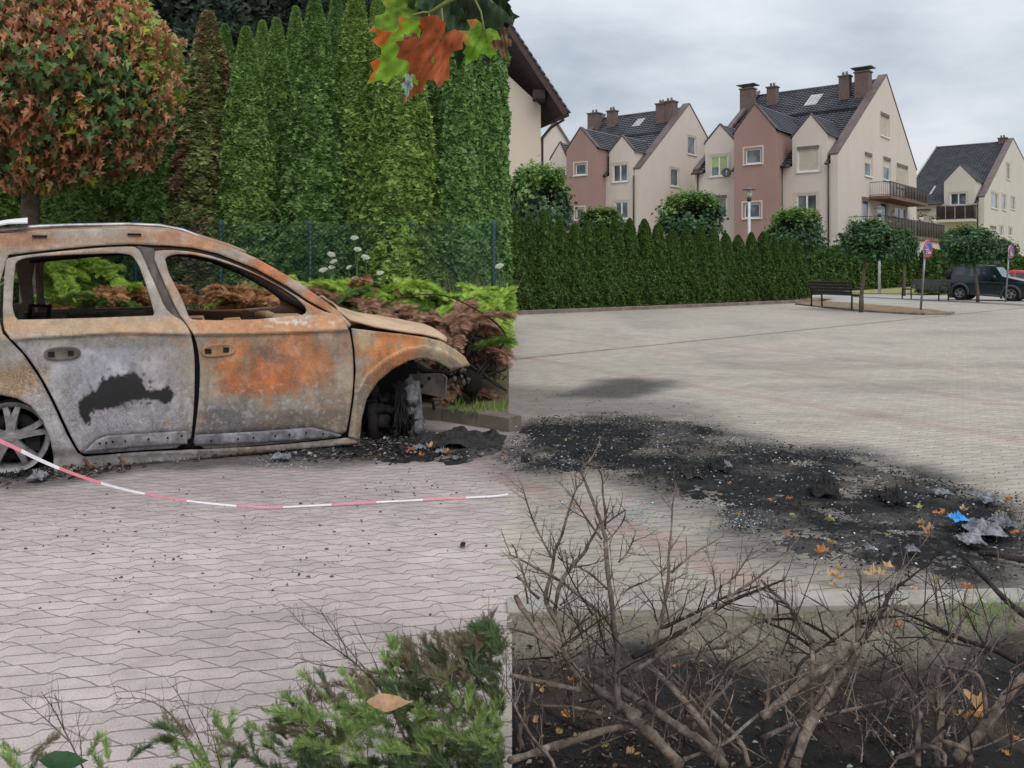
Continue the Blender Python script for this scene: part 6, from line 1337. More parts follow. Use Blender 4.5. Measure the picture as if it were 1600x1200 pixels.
# ------------------------------------------------------------------ parked cars
def q_(x, y): return (1420+x*.1125, 360+y*.1125)
M_suv = mat('dark_green_paint', S(28, 42, 46), .14, S(22, 34, 38), 2, spec=.6); M_flare = mat('grey_plastic', S(64, 66, 70), .6, S(50, 52, 56), 8); M_cglass = mat('car_glass', S(50, 58, 64), .04, S(34, 40, 46), 1, spec=.8); M_tyre = mat('tyre_rubber', S(30, 29, 29), .85, S(22, 21, 21), 8); M_ws = mat('windscreen_glass', S(120, 132, 138), .08, S(88, 98, 104), 1.5, spec=.8)
M_redp = mat('red_paint', S(190, 58, 66), .3, S(170, 48, 56), 2); M_lite = mat('lamp_lens', S(206, 208, 210), .15, S(170, 172, 176), 5)
def wheel(px, py, rpx, ex, w, pm, par):
    c = Vector(pm(np.array([float(px)]), np.array([float(py)]), ex)[0]); A = pm(np.array([float(px)]), np.array([py+float(rpx)]), ex)[0]; R = c.z-A[2]; c.z = R+.0; c.y = ex+.1; Mx = Matrix.Translation(c) @ Matrix.Rotation(math.pi/2, 4, 'X')
    for far in (0, 1):
        M2 = Mx if not far else Matrix.Translation((c.x, w-c.y, c.z)) @ Matrix.Rotation(-math.pi/2, 4, 'X'); b = MB(); b.lathe([(R*.62, .05), (R*.7, .09), (R*.95, .09), (R, .06), (R, -.1), (R*.95, -.13), (R*.62, -.12)], 28, M2, closed=True); wh = b.build('wheel', M_tyre, par, local=True, sharp=50)
        b = MB(); b.lathe([(R*.62, .06), (R*.56, .07), (R*.53, .03), (R*.2, .035), (R*.15, .06), (0, .065)], 24, M2); 
        rm = b.build('rim', M_alloy, wh, local=True); b = MB()
        for k in range(5): a = 2*math.pi*k/5+.3; b.lathe([(0, .045), (R*.11, .045), (R*.11, .03)], 8, M2 @ Matrix.Translation((R*.38*math.cos(a), R*.38*math.sin(a), 0)))
        b.build('rim_opening', M_dark, wh, local=True)
def side_car(name, label, O, U, W, width, prof, side, wins, glassmats, body_m, top_pts, top_glass, wheels):
    ang = math.atan2(U.y, U.x); t = thing(name, label, 'car', O, ang); pm = PlaneMap(O, U, W, prof)
    V2, T = tri2d(side, wins, 4.0); b = MB()
    for far in (0, 1):
        V = pm(V2[:, 0], V2[:, 1], 0.0).copy(); TT = T
        v = V[T[0]]; 
        if np.cross(v[1]-v[0], v[2]-v[0])[1] > 0: TT = T[:, ::-1]
        if far: V[:, 1] = width-V[:, 1]; TT = TT[:, ::-1]
        b.add([tuple(v) for v in V], [tuple(f) for f in TT], 0, True)
    tp = [Vector(pm(np.array([float(x)]), np.array([float(y)]), 0.0)[0]) for x, y in top_pts]
    for i, (a, c) in enumerate(zip(tp[:-1], tp[1:])):
        if i in top_glass: continue
        n = 8; vs = []
        for e in (a, c):
            for k in range(n+1): u = k/n; vs.append((e.x, e.y+(width-2*e.y)*u, e.z+.03*math.sin(math.pi*u)))
        b.add(vs, [(k, k+1, n+2+k, n+1+k) for k in range(n)], 0, True)
    body = b.build('body', body_m, t, local=True)
    for i in top_glass:
        a, c = tp[i], tp[i+1]; b = MB(); b.add([(a.x, a.y, a.z), (a.x, width-a.y, a.z), (c.x, width-c.y, c.z), (c.x, c.y, c.z)], [(0, 1, 2, 3)]); b.build('windscreen' if i > len(tp)/2 else 'rear_window', M_ws, t, local=True)
    for w, gm_ in zip(wins, glassmats):
        b = MB(); 
        for far in (0, 1):
            V = [Vector(pm(np.array([float(x)]), np.array([float(y)]), .012)[0]) for x, y in w]
            if far: V = [Vector((v.x, width-v.y, v.z)) for v in V]
            b.add(V, [tuple(range(len(V)))])
        b.build('side_window', gm_, t, local=True)
    for (px, py, r) in wheels: wheel(px, py, r, .02, width, pm, t)
    return t, pm
Os = Vector(((1499-CX)/F*37, 37, 0)); Us = Vector((.75, -.6614, 0)); Ws = Vector((.6614, .75, 0)); prof = lambda z: .28*np.clip(z-.78, 0, 1)+.03*sstep(.3, 0, z)
def arcp(cx, cy, r, a0, a1, n=9): return [(cx+r*math.cos(math.radians(a0+(a1-a0)*k/n)), cy-r*math.sin(math.radians(a0+(a1-a0)*k/n))) for k in range(n+1)]
sd_ = [q_(588, 830), q_(580, 690), q_(600, 590), q_(640, 520), q_(685, 474), q_(900, 480), q_(1150, 492), q_(1215, 512), q_(1300, 640), q_(1480, 680), q_(1600, 705), q_(1650, 740), q_(1655, 900), q_(1600, 935)]+[q_(*p) for p in arcp(1415, 905, 128, -10, 190)]+[q_(1270, 925), q_(850, 890)]+[q_(*p) for p in arcp(705, 860, 112, -15, 195)]
wins_ = [[q_(632, 612), q_(672, 505), q_(790, 512), q_(772, 622)], [q_(838, 634), q_(850, 520), q_(985, 527), q_(992, 646)], [q_(1015, 648), q_(1012, 530), q_(1130, 532), q_(1225, 655)]]
tp_ = [q_(588, 830), q_(580, 690), q_(600, 590), q_(685, 474), q_(900, 480), q_(1150, 492), q_(1215, 512), q_(1300, 640), q_(1480, 680), q_(1600, 705), q_(1650, 740), q_(1655, 900)]
suv, spm = side_car('parked_car', 'dark green off road car with grey wheel arch flares parked behind the far bench', Os, Us, Ws, 1.62, prof, sd_, wins_, [M_cglass]*3, M_suv, tp_, (2, 6), [(*q_(705, 862), 11.5), (*q_(1415, 905), 12.0)])
def sp(x, y, ex): return Vector(spm(np.array([q_(x, y)[0]]), np.array([q_(x, y)[1]]), ex)[0])
for cx_, cy_, r0 in ((705, 860, 118), (1415, 905, 134)):
    b = MB(); b.tube([sp(*p, -.02) for p in arcp(cx_, cy_, r0, -18, 198, 14)], .055, 8); b.build('wheel_arch_flare', M_flare, suv, local=True)
b = MB(); b.tube([sp(850, 880, -.02), sp(1270, 912, -.02)], .05, 8); b.build('side_step', M_flare, suv, local=True)
b = MB(); b.tube([sp(840, 700, -.005), sp(1320, 735, -.005)], .012, 5); b.build('side_moulding', M_flare, suv, local=True)
b = MB(); blob(b, sp(1185, 652, -.10), .11, 8, (.8, .7, .8), .05); b.build('wing_mirror', M_suv, suv, local=True)
b = MB(); rc = sp(1180, 492, .25); b.tube([rc+Vector((0, -.1, .08)), rc+Vector((0, 1.1, .08))], .02, 6); rk = b.build('roof_light_bar', M_iron, suv, local=True)
for k in range(4): b = MB(); b.box(rc+Vector((0, .0+.3*k, .14)), (.09, .2, .13)); b.build('roof_light', M_flare, rk, local=True)
b = MB(); b.tube([sp(700, 470, .08)+Vector((0, 0, .05)), sp(1120, 486, .08)+Vector((0, 0, .05))], .02, 6); b.build('roof_rack', M_flare, suv, local=True)
b = MB(); c = sp(575, 640, .8); b.lathe([(0, -.1), (.30, -.1), (.33, -.05), (.33, .08), (.26, .1), (0, .1)], 24, Matrix.Translation(c) @ Matrix.Rotation(math.pi/2, 4, 'Y')); b.build('spare_wheel', M_tyre, suv, local=True)
b = MB(); c = sp(1655, 790, .2); b.box(c, (.04, .22, .16)); b.box(c+Vector((0, 1.2, 0)), (.04, .22, .16)); b.build('headlight', M_lite, suv, local=True)
b = MB(); b.box(sp(640, 920, .7)+Vector((0, 0, .05)), (.14, 1.5, .16)); b.build('rear_bumper', M_flare, suv, local=True)
Or = Vector(((1566-CX)/F*43, 43, 0)); Ur = Vector((.8, -.6, 0)); Wr = Vector((.6, .8, 0))
sr = [(1552, 460), (1552, 446), (1560, 434), (1568, 426), (1580, 422.5), (1605, 424), (1622, 433), (1640, 438), (1652, 442), (1654, 458)]+arcp(1634, 459, 8, -5, 185, 6)+[(1620, 462), (1578, 461)]+arcp(1567, 457, 8, -10, 190, 6)
redc, rpm = side_car('parked_car', 'red car mostly hidden behind the dark off road car', Or, Ur, Wr, 1.6, prof, sr, [[(1566, 434), (1572, 427.5), (1584, 425.5), (1585, 434.5)], [(1588, 435), (1587, 426), (1602, 427), (1614, 435)]], [M_cglass]*2, M_redp, [(1552, 460), (1552, 446), (1560, 434), (1568, 426), (1580, 422.5), (1605, 424), (1622, 433), (1640, 438), (1652, 442), (1654, 458)], (2, 5), [(1567, 457, 6.5), (1634, 459, 6.8)])
# ------------------------------------------------------------------ burnt patch: rubble, chips, leaves
def rubble(name, poly, step, amp, seed, cb, label):
    p = np.array(poly); x0, y0 = p.min(0)-.25; x1, y1 = p.max(0)+.25; xs_ = np.arange(x0, x1, step); ys_ = np.arange(y0, y1, step)
    def zf(x, y):
        d = sdist(x+.22*fbm(x*2.2, y*2.2, seed=seed)+.08*fbm(x*8, y*8, seed=seed+1), y+.22*fbm(x*2.2+5, y*2.2, seed=seed+2), poly); n = fbm(x*5, y*5, seed=seed+3); n2 = fbm(x*22, y*22, seed=seed+4); n3 = vnoise(x*70, y*70, seed=seed+5)
        return -.018+sstep(-.10, .22, d)*(.020+amp*(.25+n)-.03*np.clip(fbm(x*1.7+3, y*2.2, seed=seed+9)-.2, 0, 1))+.009*n2*sstep(-.1, .2, d)+.005*n3*sstep(-.1, .2, d)
    def cf(x, y):
        n = fbm(x*9, y*9, seed=seed+6); n2 = fbm(x*30, y*30, seed=seed+7); g = sstep(-.1, .35, fbm(x*2.3, y*2.6, seed=seed+8)); c = SA([30, 29, 30])*(1+.7*n)[:, None]; c = c*(1-.75*g)[:, None]+.75*g[:, None]*SA([86, 82, 78])*(1+.5*n2)[:, None]
        bare = sstep(.15, .36, fbm(x*1.7+3, y*2.2, seed=seed+9))*.7; c = c*(1-bare)[:, None]+bare[:, None]*SA(cb); s = sstep(.48, .62, n2+.2*n); c = c*(1-s)[:, None]+s[:, None]*SA([150, 150, 152]); return np.clip(c, .004, 1)
    me = sheet(name, xs_, ys_, zf, cf); me.polygons.foreach_set('use_smooth', np.ones(len(me.polygons), bool)); bm = bmesh.new(); bm.from_mesh(me); bmesh.ops.delete(bm, geom=[f for f in bm.faces if all(v.co.z < -.012 for v in f.verts)], context='FACES'); bm.to_mesh(me); bm.free()
    o = link(name, me, None, mat_attr('charred_rubble', .9, 120, .6, .9, .012)); settag(o, label, 'debris', None, 'stuff'); return o
BP = xy(BURN); rubble('charred_rubble', BP, .018, .014, 400, [104, 96, 84], 'black ash and charred rubble left where a car burned')
carp = [G(*p) for p in [(-260, 752), (0, 765), (90, 752), (300, 724), (420, 716), (560, 728), (690, 726), (760, 716), (790, 698), (700, 680), (560, 690), (300, 700), (0, 720)]]
rubble('burnt_debris', xy(carp), .024, .03, 430, [96, 88, 80], 'burnt crumbs and ash along the foot of the burnt car')
def chips(name, region, n, cols, smin, smax, seed, label, z0=.012, zj=.02, tilt=.45, asp=.55, soft=.1):
    r = np.random.default_rng(seed); a = np.array(region); lo, hi = a.min(0)-soft, a.max(0)+soft; pts = lo+(hi-lo)*r.random((n*5, 2)); d = sdist(pts[:, 0]+.2*fbm(pts[:, 0]*3, pts[:, 1]*3, seed=seed), pts[:, 1], region); keep = r.random(len(pts)) < sstep(-soft, soft*1.5, d)*(.35+.65*sstep(-.2, .3, fbm(pts[:, 0]*3, pts[:, 1]*3, seed=seed+1))); pts = pts[keep][:n]; n = len(pts)
    ang = r.random(n)*6.28; fwd = np.stack([np.cos(ang), np.sin(ang), tilt*.6*r.standard_normal(n)], 1); nrm = np.stack([tilt*r.standard_normal(n), tilt*r.standard_normal(n), np.ones(n)], 1); ln = smin+(smax-smin)*r.random(n)**2.5
    o = link(name, fmesh(name, [scatter(tmpl_leaf(), np.stack([pts[:, 0], pts[:, 1], z0+zj*r.random(n)], 1), fwd, nrm, ln, ln*(asp*.6+asp*r.random(n)), palette(n, cols, r, .25))]), None, mat_foliage('debris_flake', .05, .8)); q = o.modifiers.new('thickness', 'SOLIDIFY'); q.thickness = .002; settag(o, label, 'debris', None, 'stuff'); return o
blk = [(24, 23, 24), (34, 32, 33), (48, 46, 46), (60, 56, 54), (28, 26, 26), (40, 38, 40)]; ashc = [(150, 150, 154), (176, 178, 182), (120, 120, 124), (98, 96, 98), (198, 198, 200)]
chips('charred_flakes', BP, 15000, blk, .003, .022, 501, 'charred flakes and crumbs over the burnt patch')
chips('ash_flakes', BP, 1500, ashc, .003, .022, 502, 'pale ash flakes scattered over the burnt patch', .02, .03)
chips('charred_crumbs', xy([G(*p) for p in [(806, 640), (1000, 640), (1200, 690), (1450, 735), (1590, 790), (1590, 745), (1400, 700), (1200, 660), (1000, 610), (806, 600)]]), 500, blk, .004, .022, 503, 'small black crumbs strewn beyond the burnt patch', .004, .004, .2, .5, .4)
chips('scattered_crumbs', xy([G(*p) for p in [(20, 800), (300, 760), (790, 730), (793, 930), (400, 960), (20, 960)]]), 420, [(60, 56, 54), (84, 78, 74), (44, 42, 42), (110, 100, 92)], .003, .022, 504, 'small dark crumbs strewn on the pink paving', .003, .003, .2, .5, .3)
chips('car_flakes', xy(carp), 3600, blk+[(88, 66, 48), (110, 108, 110), (140, 140, 142)], .005, .05, 505, 'burnt flakes along the foot of the burnt car', .01, .03)
for k, (poly, n) in enumerate((([(960, 800), (1020, 790), (1050, 815), (1010, 835), (960, 825)], 420), ([(1100, 795), (1190, 790), (1190, 835), (1110, 835)], 380), ([(850, 785), (890, 785), (890, 800), (850, 800)], 120), ([(855, 720), (890, 722), (890, 733), (855, 731)], 120), ([(410, 716), (490, 716), (490, 735), (410, 735)], 260), ([(1310, 700), (1370, 705), (1370, 720), (1310, 715)], 160))):
    chips('glass_shards', xy([G(*p) for p in poly]), n, [(132, 152, 154), (152, 172, 174), (116, 136, 140), (176, 190, 190)], .003, .014, 520+k, 'pale blue crumbs of broken glass on the paving', .012, .012, .35, .7, .12)
def crumple(name, label, cat, px, py, w, d, h, m, seed, n=15, kind=None, group=None, sharp=2.0, z=.02):
    g = G(px, py, z); n = max(n, 34); t = np.linspace(-1, 1, n); X, Y = np.meshgrid(t, t); x, y = X.ravel(), Y.ravel(); k = 1+.35*fbm(x*1.5+seed, y*1.5, seed=seed); zz = h*.8*np.clip(1-(x*x+y*y)*.55, 0, 1)*(.35+sharp*np.abs(fbm(x*2.6+seed, y*2.6, seed=seed+1))+.16*sharp*np.abs(vnoise(x*5+seed, y*5, None, seed+2)))
    V = np.stack([g.x+x*w*k, g.y+y*d*k, z+zz+.004], 1); i = np.arange((n-1)*n).reshape(n-1, n)[:, :-1].ravel(); me = mesh_np(name, V, np.stack([i, i+1, i+1+n, i+n], 1), 4); o = link(name, me, None, m); q = o.modifiers.new('thickness', 'SOLIDIFY'); q.thickness = .004; return settag(o, label, cat, group, kind)
crumple('plastic_scrap', 'bright blue scrap of plastic on the grey ash', 'litter', 1497, 813, .038, .045, .035, mat('blue_plastic', S(66, 160, 226), .35, S(48, 128, 200), 20), 3, z=.06)
Mgp = mat('grey_ash_sheet', S(146, 148, 154), .8, S(64, 64, 68), 22, bmp=.6, bscale=50); Mlump = mat('charred_lump', S(52, 48, 46), .9, S(22, 21, 21), 26, bmp=.8, bscale=60)
for k, (px, py, w, d, h, lab) in enumerate(((1530, 828, .085, .13, .05, 'large heap of crumpled grey ash near the blue scrap'), (1566, 820, .04, .08, .05, 'grey ash heap at the right edge behind the blue scrap'), (1515, 846, .05, .07, .03, 'pale grey scrap in front of the large ash heap'), (1540, 780, .06, .1, .035, 'dark grey scrap beyond the large ash heap'), (1424, 860, .028, .03, .02, 'pale torn scrap on the black ash, centre right'), (1356, 857, .02, .03, .02, 'pale torn scrap on the black ash, left of the centre right one'), (1135, 728, .03, .07, .03, 'pale grey scrap beside the brown lump in the burnt patch'), (1470, 770, .05, .05, .02, 'grey strip of ash beyond the charred lump'))): crumple('ash_scrap', lab, 'ash', px, py, w, d, h, Mgp, 20+k, group='ash scraps on the burnt patch', z=.03)
for k, (px, py, w, d, h, lab) in enumerate(((1285, 772, .07, .1, .10, 'charred grey lump left of the bare strip in the burnt patch'), (1392, 785, .06, .1, .09, 'black charred lump right of the bare strip in the burnt patch'), (1080, 742, .06, .14, .05, 'charred lump in the middle of the burnt patch'), (1122, 733, .05, .1, .07, 'brown grey lump standing by the pale scrap'), (822, 718, .035, .06, .03, 'black charred lump near the left end of the burnt patch'), (723, 853, .012, .02, .014, 'small black crumb lying alone on the pink paving'))): crumple('charred_lump', lab, 'lump', px, py, w, d, h, Mlump, 40+k, group='charred lumps', z=.01)
def dry_leaf(px, py, spx, c, seed, lab, z=.03, grp='fallen leaves on the burnt patch', stand=.35, Yd=None):
    rr = random.Random(seed); g = G(px, py, z) if Yd is None else P(px, py, Yd); L = spx/F*g.y*.98; V2, T = tri2d([(0, 0)]+RIGHT+[(0, 1.02)]+[(-x, y) for x, y in RIGHT[::-1]], [], .11); a = rr.uniform(0, 6.28); rr2 = rr.random(); V = []
    for (u, v) in V2:
        h = .55*L*abs(u)**1.2+.55*L*(v-.45)**2+.09*L*math.sin(9*u+seed)+.09*L*math.cos(8*v+seed*2)+.05*L*math.sin(15*(u+v)); x, y = u*L*(.5+.3*rr2), (v-.5)*L*(.75+.25*rr2); x, y = x*math.cos(a)-y*math.sin(a), x*math.sin(a)+y*math.cos(a); x += .07*L*math.sin(6*u+5*v+seed); y += .07*L*math.cos(7*u-4*v+seed*1.7); V.append((g.x+x, g.y+y*(1-stand*.3), g.z+h*.8+max(0, y)*stand*.5))
    n = fbm(V2[:, 0]*4+seed, V2[:, 1]*4, seed=seed); cc = SA(c)*(1+.45*n)[:, None]; vein = sstep(.035, .0, np.minimum(np.abs(V2[:, 0]), np.abs(np.abs(V2[:, 0])-.9*(V2[:, 1]-.02))))[:, None]; cc = cc*(1-.35*vein); me = mesh_np('fallen_leaf', V, T, 3, np.clip(cc, .003, 1), True); o = link('fallen_leaf', me, None, M_leaf); settag(o, lab, 'leaf', grp)
OR_, TN, YG, OC = (190, 124, 74), (192, 158, 112), (158, 156, 98), (172, 140, 84)
leaves = [(1278,862,26,OR_,'orange leaf on black ash, left of centre in the burnt patch'),(1231,780,14,OR_,'small orange leaf right of the bare patch, left of the grey lump'),(1205,783,10,OR_,'tiny orange leaf at the left of the small orange one'),(1313,902,32,TN,'large tan leaf in front of the burnt patch near the kerb'),(1299,914,16,TN,'pale tan leaf nearest the kerb, left of the large tan leaf'),(1362,897,34,TN,'long tan leaf near the kerb, right of the large tan leaf'),(1387,887,24,TN,'tan leaf curled against the long tan leaf'),(1299,813,18,YG,'yellow green leaf on black ash above the orange leaf'),(1448,832,30,OC,'ochre crumpled leaf pair left of the ash heap'),(1440,818,16,OC,'small ochre leaf just above the ochre pair'),(1466,803,20,OR_,'orange leaf left of the blue scrap'),(1484,804,10,OR_,'tiny orange leaf touching the blue scrap'),(1505,797,26,TN,'tan crumpled leaf beyond the blue scrap'),(1537,824,20,OC,'ochre leaf on the large ash heap'),(1577,781,16,OR_,'orange leaf at the far right end of the burnt patch'),(1584,833,14,OR_,'orange leaf at the right edge beside the ash heap'),(1568,803,12,YG,'yellow green leaf right of the blue scrap'),(1217,850,12,YG,'yellow green leaf at the left foot of the burnt patch'),(1228,834,12,OR_,'orange leaf just right of the grey ash at the left foot'),(1297,848,18,OC,'ochre leaf behind the orange leaf'),(1387,836,12,YG,'yellow green leaf in the middle of the black ash'),(1242,807,13,YG,'pale green leaf left of the yellow green one'),(1436,794,15,YG,'yellow green leaf left of the orange leaf by the blue scrap'),(1122,822,13,YG,'green leaf in the glass crumbs'),(1154,804,9,OR_,'orange leaf in the glass crumbs'),(1139,756,9,OR_,'orange crumb of leaf beside the brown lump'),(884,689,8,YG,'yellow leaf scrap in the left end of the burnt patch'),(1028,692,9,YG,'yellow leaf scrap beyond the bare patch'),(1462,910,22,TN,'tan leaf standing on the kerb, left one of two'),(1511,917,24,OR_,'orange brown leaf on the kerb, right one of two'),(1430,921,14,TN,'pale leaf lying flat on the kerb'),(1310,888,14,OC,'ochre leaf stalk behind the large tan leaf'),(672,699,16,TN,'tan leaf scrap below the front wheel arch of the car'),(640,706,18,(150,84,48),'rust brown scrap below the front wheel arch of the car'),(700,706,16,OC,'ochre scrap in the debris before the car front'),(660,712,12,OR_,'orange scrap in the debris before the car front'),(788,716,12,OR_,'orange leaf on the paving at the end of the debris')]
for k, (x, y, s, c, lab) in enumerate(leaves): dry_leaf(x, y, s, c, k+3, lab, .04 if x > 800 else .03)
bedl = [(1398,978,18,OR_,'orange leaf on the sand under the bare twigs'),(846,1078,24,TN,'tan folded leaf under the left dead branches, upper one'),(893,1062,16,OR_,'orange folded leaf behind the left thick branch'),(836,1128,18,TN,'tan leaf under the left dead branches, lower one'),(884,1122,24,OR_,'bright orange leaf under the left dead branches'),(872,1146,20,OC,'ochre leaf below the bright orange one'),(900,1150,16,YG,'yellow green leaf below the bright orange one'),(1052,1041,10,OR_,'small orange leaf between the middle branches'),(992,1178,22,TN,'tan leaf at the bottom by the thick middle branch'),(1576,1180,20,OC,'ochre leaf in the bottom right corner'),(946,1166,16,YG,'pale green leaf at the bottom between the branches'),(1586,1155,14,OR_,'orange leaf above the bottom right corner')]
for k, (x, y, s, c, lab) in enumerate(bedl): dry_leaf(x, y, s, c, k+60, lab, 0.0, 'fallen leaves under the dead branches')
dry_leaf(1515, 1118, 62, (200, 158, 112), 80, 'large tan leaf standing among the right dead branches', .10, 'fallen leaves under the dead branches', 1.1, 2.45)
chips('bed_litter', [(-.01, 1.8), (3.2, 1.8), (3.2, 3.2), (-.01, 3.1)], 8000, [(60, 50, 42), (84, 66, 50), (44, 40, 38), (104, 84, 64), (120, 112, 100), (36, 33, 32)], .004, .028, 560, 'needles and charred litter on the soil under the dead branches', -.014, .012, .4, .3)
chips('bed_scraps', [(-.01, 1.8), (3.2, 1.8), (3.2, 3.0), (-.01, 2.9)], 70, [(176, 178, 182), (206, 206, 208), (150, 158, 160)], .008, .03, 561, 'white scraps and chips on the dark soil', -.01, .01)
gz = lambda x, y: bedz(x, y)
o = grass('kerb_weeds', [(1.75, 2.1, 3.28, 3.48, .5), (1.5, 1.9, 3.15, 3.42, .3), (.9, 1.25, 3.3, 3.44, .12), (.1, .5, 3.28, 3.37, .08)], 420, [(104, 142, 60), (126, 160, 72), (88, 124, 54), (140, 168, 84)], .02, .085, 570, gz, .004, .6); settag(o, 'green grass tufts along the kerb of the burnt bed', 'grass')
# ------------------------------------------------------------------ dead shrubs in the foreground
def deadwood(name, c1, c2, c3):
    m, N, L, b = nodes(name); b.inputs['Roughness'].default_value = .92; b.inputs['Specular IOR Level'].default_value = .2; t = N.new('ShaderNodeTexCoord')
    n = noise_node(N, L, 22, 6, .75); r = ramp(N, L, n.outputs['Fac'], [(.3, c1), (.48, c2), (.68, c3)]); n2 = noise_node(N, L, 3.0, 3, .6); r2 = ramp(N, L, n2.outputs['Fac'], [(.35, (.55, .55, .57)), (.6, (1.1, 1.08, 1.05))]); mu = N.new('ShaderNodeMixRGB'); mu.blend_type = 'MULTIPLY'; mu.inputs[0].default_value = 1; L.new(r.outputs[0], mu.inputs[1]); L.new(r2.outputs[0], mu.inputs[2]); L.new(mu.outputs[0], b.inputs['Base Color']); bump(N, L, b, noise_node(N, L, 55, 6, .8).outputs['Fac'], .9, .006); return m
M_dead = deadwood('dead_bark', S(58, 50, 45), S(110, 97, 88), S(160, 146, 134)); M_dead2 = deadwood('charred_bark', S(28, 25, 24), S(50, 44, 41), S(78, 69, 64))
Z = {1: (800, 680, 6), 2: (800, 860, 6), 3: (1000, 860, 6), 4: (1200, 860, 6), 5: (1400, 860, 6), 6: (800, 1000, 6), 7: (1000, 1000, 6), 8: (1400, 1000, 6), 9: (1200, 800, 3), 10: (800, 500, 3), 0: (0, 0, 1)}
def zp(*segs):
    out = []
    for k, pts in segs: ox, oy, s = Z[k]; out += [(ox+x/s, oy+y/s) for x, y in pts]
    return out
tw = random.Random(21)
def branch(b, pts, r0, r1, Y0, Y1, twigs=1.0, mi=0):
    """pts photo px, radii photo px; depth runs Y0 -> Y1"""
    st = smooth_poly(pts, 1, False); m_ = len(st); seed = tw.randrange(999); P3 = []
    for i, (x, y) in enumerate(st):
        u = i/(m_-1); P3.append(P(x, y, Y0+(Y1-Y0)*u+.02*math.sin(u*9+seed)))
    R3 = [(r0+(r1-r0)*(i/(m_-1)))*(.62 if r0 > 4 else .56)/F*((Y0+Y1)/2)*(1+.12*math.sin(i*2.3+seed)) for i in range(m_)]; b.tube(P3, R3, 9 if r0 > 5 else (7 if r0 > 2.5 else 5), mi, jit=.17)
    if twigs <= 0: return
    L = sum((a-c).length for a, c in zip(P3[:-1], P3[1:])); n = int(L*twigs*56); 
    for k in range(n):
        u = tw.random()**.8; i = min(int(u*(m_-1)), m_-2); f = u*(m_-1)-i; o = P3[i].lerp(P3[i+1], f); t = (P3[i+1]-P3[i]).normalized(); rad = R3[i]
        if rad > .011 and tw.random() < .5: continue
        s = tw.choice((-1, 1)); side = Vector((t.z, 0, -t.x))*s+Vector((0, tw.uniform(-.9, .9), 0)); d = (t*tw.uniform(.35, 1.0)+side*tw.uniform(.5, 1.0)+Vector((0, 0, .25))).normalized(); l = tw.uniform(.010, .04) if tw.random() < .75 else tw.uniform(.04, .10)
        bend = Vector((tw.uniform(-.3, .3), tw.uniform(-.3, .3), .35)); q = o+d*l*.5; e = q+(d+bend*.6).normalized()*l*.5; rt = min(rad*.5, .0028)*(.7+l*5); b.tube([o, q, e], [rt, rt*.75, rt*.35], 4, mi, cap=False)
        if l > .03:
            for z_ in range(tw.randint(1, 4)): v = tw.uniform(.3, 1); o2 = o.lerp(q, v*2) if v < .5 else q.lerp(e, v*2-1); d2 = (d+Vector((tw.uniform(-1, 1), tw.uniform(-1, 1), tw.uniform(-.5, 1)))).normalized(); b.tube([o2, o2+d2*tw.uniform(.006, .022)], [rt*.55, rt*.25], 3, mi, cap=False)
A_ = MB()
